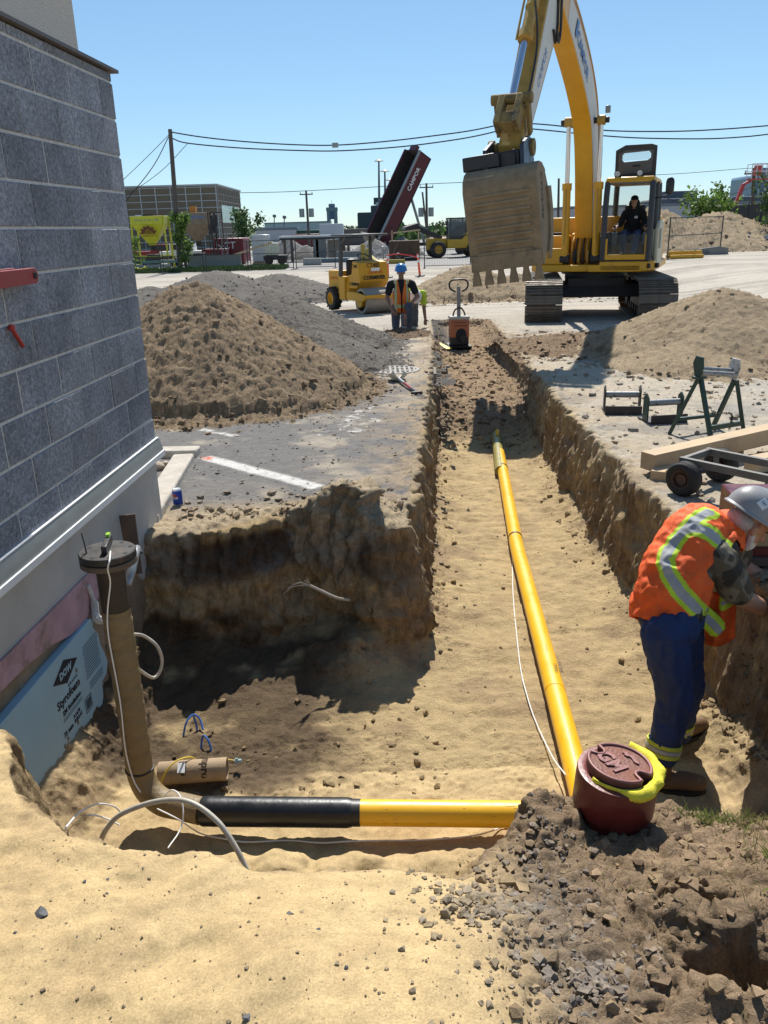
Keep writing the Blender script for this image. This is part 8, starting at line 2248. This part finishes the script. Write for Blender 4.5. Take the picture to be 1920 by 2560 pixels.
# individual stones lying on the sand slope
PXS = [(103, 2287, 22), (268, 2204, 11), (267, 2236, 11), (210, 2206, 10), (72, 2300, 8), (72, 2251, 9), (232, 2316, 11), (273, 2312, 8), (296, 2294, 7), (410, 2290, 9), (725, 2285, 12), (618, 2545, 18), (250, 2506, 12), (127, 2520, 9), (435, 2490, 9), (330, 2422, 9), (235, 2373, 7), (118, 2453, 6), (145, 2395, 6), (866, 2420, 12), (862, 2410, 8), (735, 2466, 9), (745, 2490, 8), (705, 2494, 8), (795, 2327, 10), (925, 2493, 9), (898, 2390, 9), (765, 2414, 6), (795, 2475, 7), (38, 2334, 9), (190, 2345, 9), (20, 2380, 14), (75, 2070, 15), (105, 2145, 11), (135, 2137, 8), (240, 2170, 9), (355, 2172, 8), (415, 2170, 7), (58, 2187, 6), (185, 2280, 6), (948, 2340, 7), (290, 2138, 9), (682, 2285, 5), (570, 2235, 5), (640, 2350, 5), (520, 2420, 5), (1000, 2270, 9), (1030, 2300, 8)]
for k, (px, py, w_) in enumerate(PXS):
    p = fz(px, py, .0); s_ = w_ * (p - CAM).length / FPX * .62
    o = bpy.data.objects.new('stone', stm[k % 10]); COL.objects.link(o); o.location = (p.x, p.y, p.z + s_ * .28); o.scale = (s_, s_, s_); o.rotation_euler = (r.normal() * .3, r.normal() * .3, r.random() * 6)
    if w_ >= 14: lb = ['dark grey stone on the bank at the left edge, by the blue board', 'dark flat stone near the left edge of the sand slope', 'dark stone half in the sand at the bottom centre', 'dark clod at the far left of the sand slope'][{75: 0, 103: 1, 618: 2, 20: 3}.get(px, 3)]
    else: lb = 'small dark grey stone lying on the foreground sand'
    tag(o, lb, 'stone', 'stones scattered on the sand')


def sprinkle(name, label, n, fx, smin, smax, pw, cols, seed, sink=.3, parent=GROUND, blend=.6):
    q = np.random.default_rng(seed); x, y = fx(q, n); z = on_ground(x, y); s_ = smin + (smax - smin) * q.random(n) ** pw
    cc = np.asarray(cols)[q.integers(len(cols), size=n)] * (.7 + .6 * q.random((n, 1)))
    cc = cc * (1 - blend) + blend * soil_at(x, y) * (.6 + .55 * q.random((n, 1)))
    o = scatter(name, np.stack([x, y, z], -1), s_, STM, parent, cc, sink)
    o['label'] = label
    return o


def box_(x0, x1, y0, y1): return lambda q, n: (q.uniform(x0, x1, n), q.uniform(y0, y1, n))
def gau(cx, cy, sx, sy): return lambda q, n: (cx + q.normal(size=n) * sx, cy + q.normal(size=n) * sy)


sprinkle('grit', 'fine dark grit on the sand', 1500, box_(-1.2, .2, 1.2, 2.7), .0012, .006, 4, [SLATE, STON * .7], 1)
sprinkle('gravel', 'grey crushed gravel on the soil bank', 1100, gau(.36, 1.72, .15, .26), .0025, .014, 4, [STON, SLATE * 1.6, STON * .8], 2, .2)
sprinkle('gravel', 'grey gravel cluster nearest the camera', 260, gau(.50, 1.50, .07, .05), .005, .018, 2, [STON, SLATE * 1.8], 3, .1)
sprinkle('gravel', 'grey gravel cluster at the sand edge', 220, gau(.26, 1.80, .07, .05), .005, .018, 2, [STON, SLATE * 1.8], 4, .1)
sprinkle('gravel', 'gravel trickle below the valve box', 260, gau(.52, 2.1, .08, .18), .004, .016, 3, [STON, SLATE * 1.5], 5, .2)
sprinkle('soil_clods', 'brown soil clods on the bank', 5000, box_(.25, 2.0, 1.15, 2.75), .002, .024, 8, [TOPS, TOPS * 1.4, DARK * 1.6, SANDB], 6, .25)
sprinkle('soil_clods', 'brown clods along the pit lip', 700, lambda q, n: (q.uniform(-1.4, .15, n), 4.95 + np.abs(q.normal(size=n)) * .28), .003, .035, 7, [BROWN * 1.3, SANDB, DARK * 2, TOPS], 7, .25)
sprinkle('soil_clods', 'dark crumbs and clods on the pit floor', 500, lambda q, n: (q.uniform(-1.2, .3, n), 3.2 + np.abs(q.normal(size=n)) * .55), .002, .024, 7, [BROWN, DARK * 1.4, SANDB, TOPS], 8, .25)
sprinkle('soil_clods', 'crumbs along the left foot of the trench', 900, lambda q, n: (lambda y: (np.interp(y, [4.7, 5.5, 10.2, 17], [.2, .28, .68, 1.15]) + np.abs(q.normal(size=n)) * .12, y))(q.uniform(4.4, 11, n)), .003, .032, 7, [BROWN * 1.3, SANDB, SLATE * 1.3], 9, .25)
sprinkle('soil_clods', 'crumbs along the right foot of the trench', 900, lambda q, n: (lambda y: (np.interp(y, [3.2, 4.7, 6.7, 10], [1.8, 1.76, 1.80, 1.97]) - np.abs(q.normal(size=n)) * .15, y))(q.uniform(3.2, 11, n)), .003, .032, 7, [BROWN * 1.3, SANDB, TOPS * 1.4], 10, .25)
sprinkle('soil_clods', 'crumbs scattered over the trench floor', 500, lambda q, n: (lambda y: (np.interp(y, [3, 10], [.2, .75]) + q.random(n) * 1.3, y))(q.uniform(3.1, 10.2, n)), .002, .016, 8, [BROWN * 1.4, SANDB, SLATE * 1.5], 11, .3)
sprinkle('soil_clods', 'clods on the backfill in the trench', 2200, lambda q, n: (lambda y: (np.interp(y, [10, 17], [.68, 1.2]) + q.random(n) * 1.25, y))(9.9 + 6.5 * q.random(n) ** 1.3), .005, .05, 7, [BROWN, BROWN * 1.3, DARK * 1.8], 12, .3)
sprinkle('grit', 'stones and crumbs on the asphalt', 2600, lambda q, n: (q.uniform(-1.6, .5, n), 5.3 + 5 * q.random(n)), .002, .016, 7, [STON, SANDB, BROWN], 13, .3)
sprinkle('grit', 'stones on the dusty ground right of the trench', 2600, lambda q, n: (2.0 + 2.6 * q.random(n), 4.6 + 8 * q.random(n)), .003, .04, 10, [STON, SANDB, BROWN * 1.3], 14, .3)
sprinkle('clods', 'dark wet clods on the wall beside the bending worker', 900, lambda q, n: (1.72 + .25 * q.random(n), 2.7 + 1.1 * q.random(n)), .004, .022, 4, [DARK * 1.3, DARK, BROWN * .8], 15, .2)
# grass tufts on the bank
def tuft(cx, cy, sx, sy, n, seed):
    q = np.random.default_rng(seed); x = cx + q.normal(size=n) * sx; y = cy + q.normal(size=n) * sy; return np.stack([x, y, on_ground(x, y)], -1)
GT = leafmat('bank_grass', (.16, .20, .055)); GDRY = leafmat('dry_grass', (.30, .25, .13))
grass('grass_tufts', 'green grass tufts at the right edge of the soil bank', np.concatenate([tuft(1.30, 1.95, .10, .16, 500, 1), tuft(1.16, 2.45, .05, .03, 160, 2), tuft(1.28, 2.42, .06, .05, 130, 3), tuft(1.22, 1.6, .1, .1, 250, 6)]), .045, .0016, GT, 11)
grass('dry_roots', 'dry straw and roots in the soil bank', np.concatenate([tuft(1.0, 1.75, .25, .3, 600, 4), tuft(1.33, 2.42, .07, .06, 350, 5), tuft(-.3, 5.0, .6, .12, 200, 7)]), .035, .0009, GDRY, 12)

# put every thing's own origin at its base
bpy.context.view_layer.update()
for o in [o for o in COL.objects if o.type == 'EMPTY' and o.parent is None and o.location.length < 1e-6 and Vector(o.rotation_euler).length < 1e-6]:
    P = [ch.matrix_world @ Vector(c) for ch in o.children if ch.type == 'MESH' for c in ch.bound_box]
    if not P: continue
    lo = [min(p[i] for p in P) for i in range(3)]; hi = [max(p[i] for p in P) for i in range(3)]
    off = Vector(((lo[0] + hi[0]) / 2, (lo[1] + hi[1]) / 2, lo[2])); o.location = off
    for ch in o.children: ch.location = ch.location - off

bpy.data.scenes.remove(TMP)
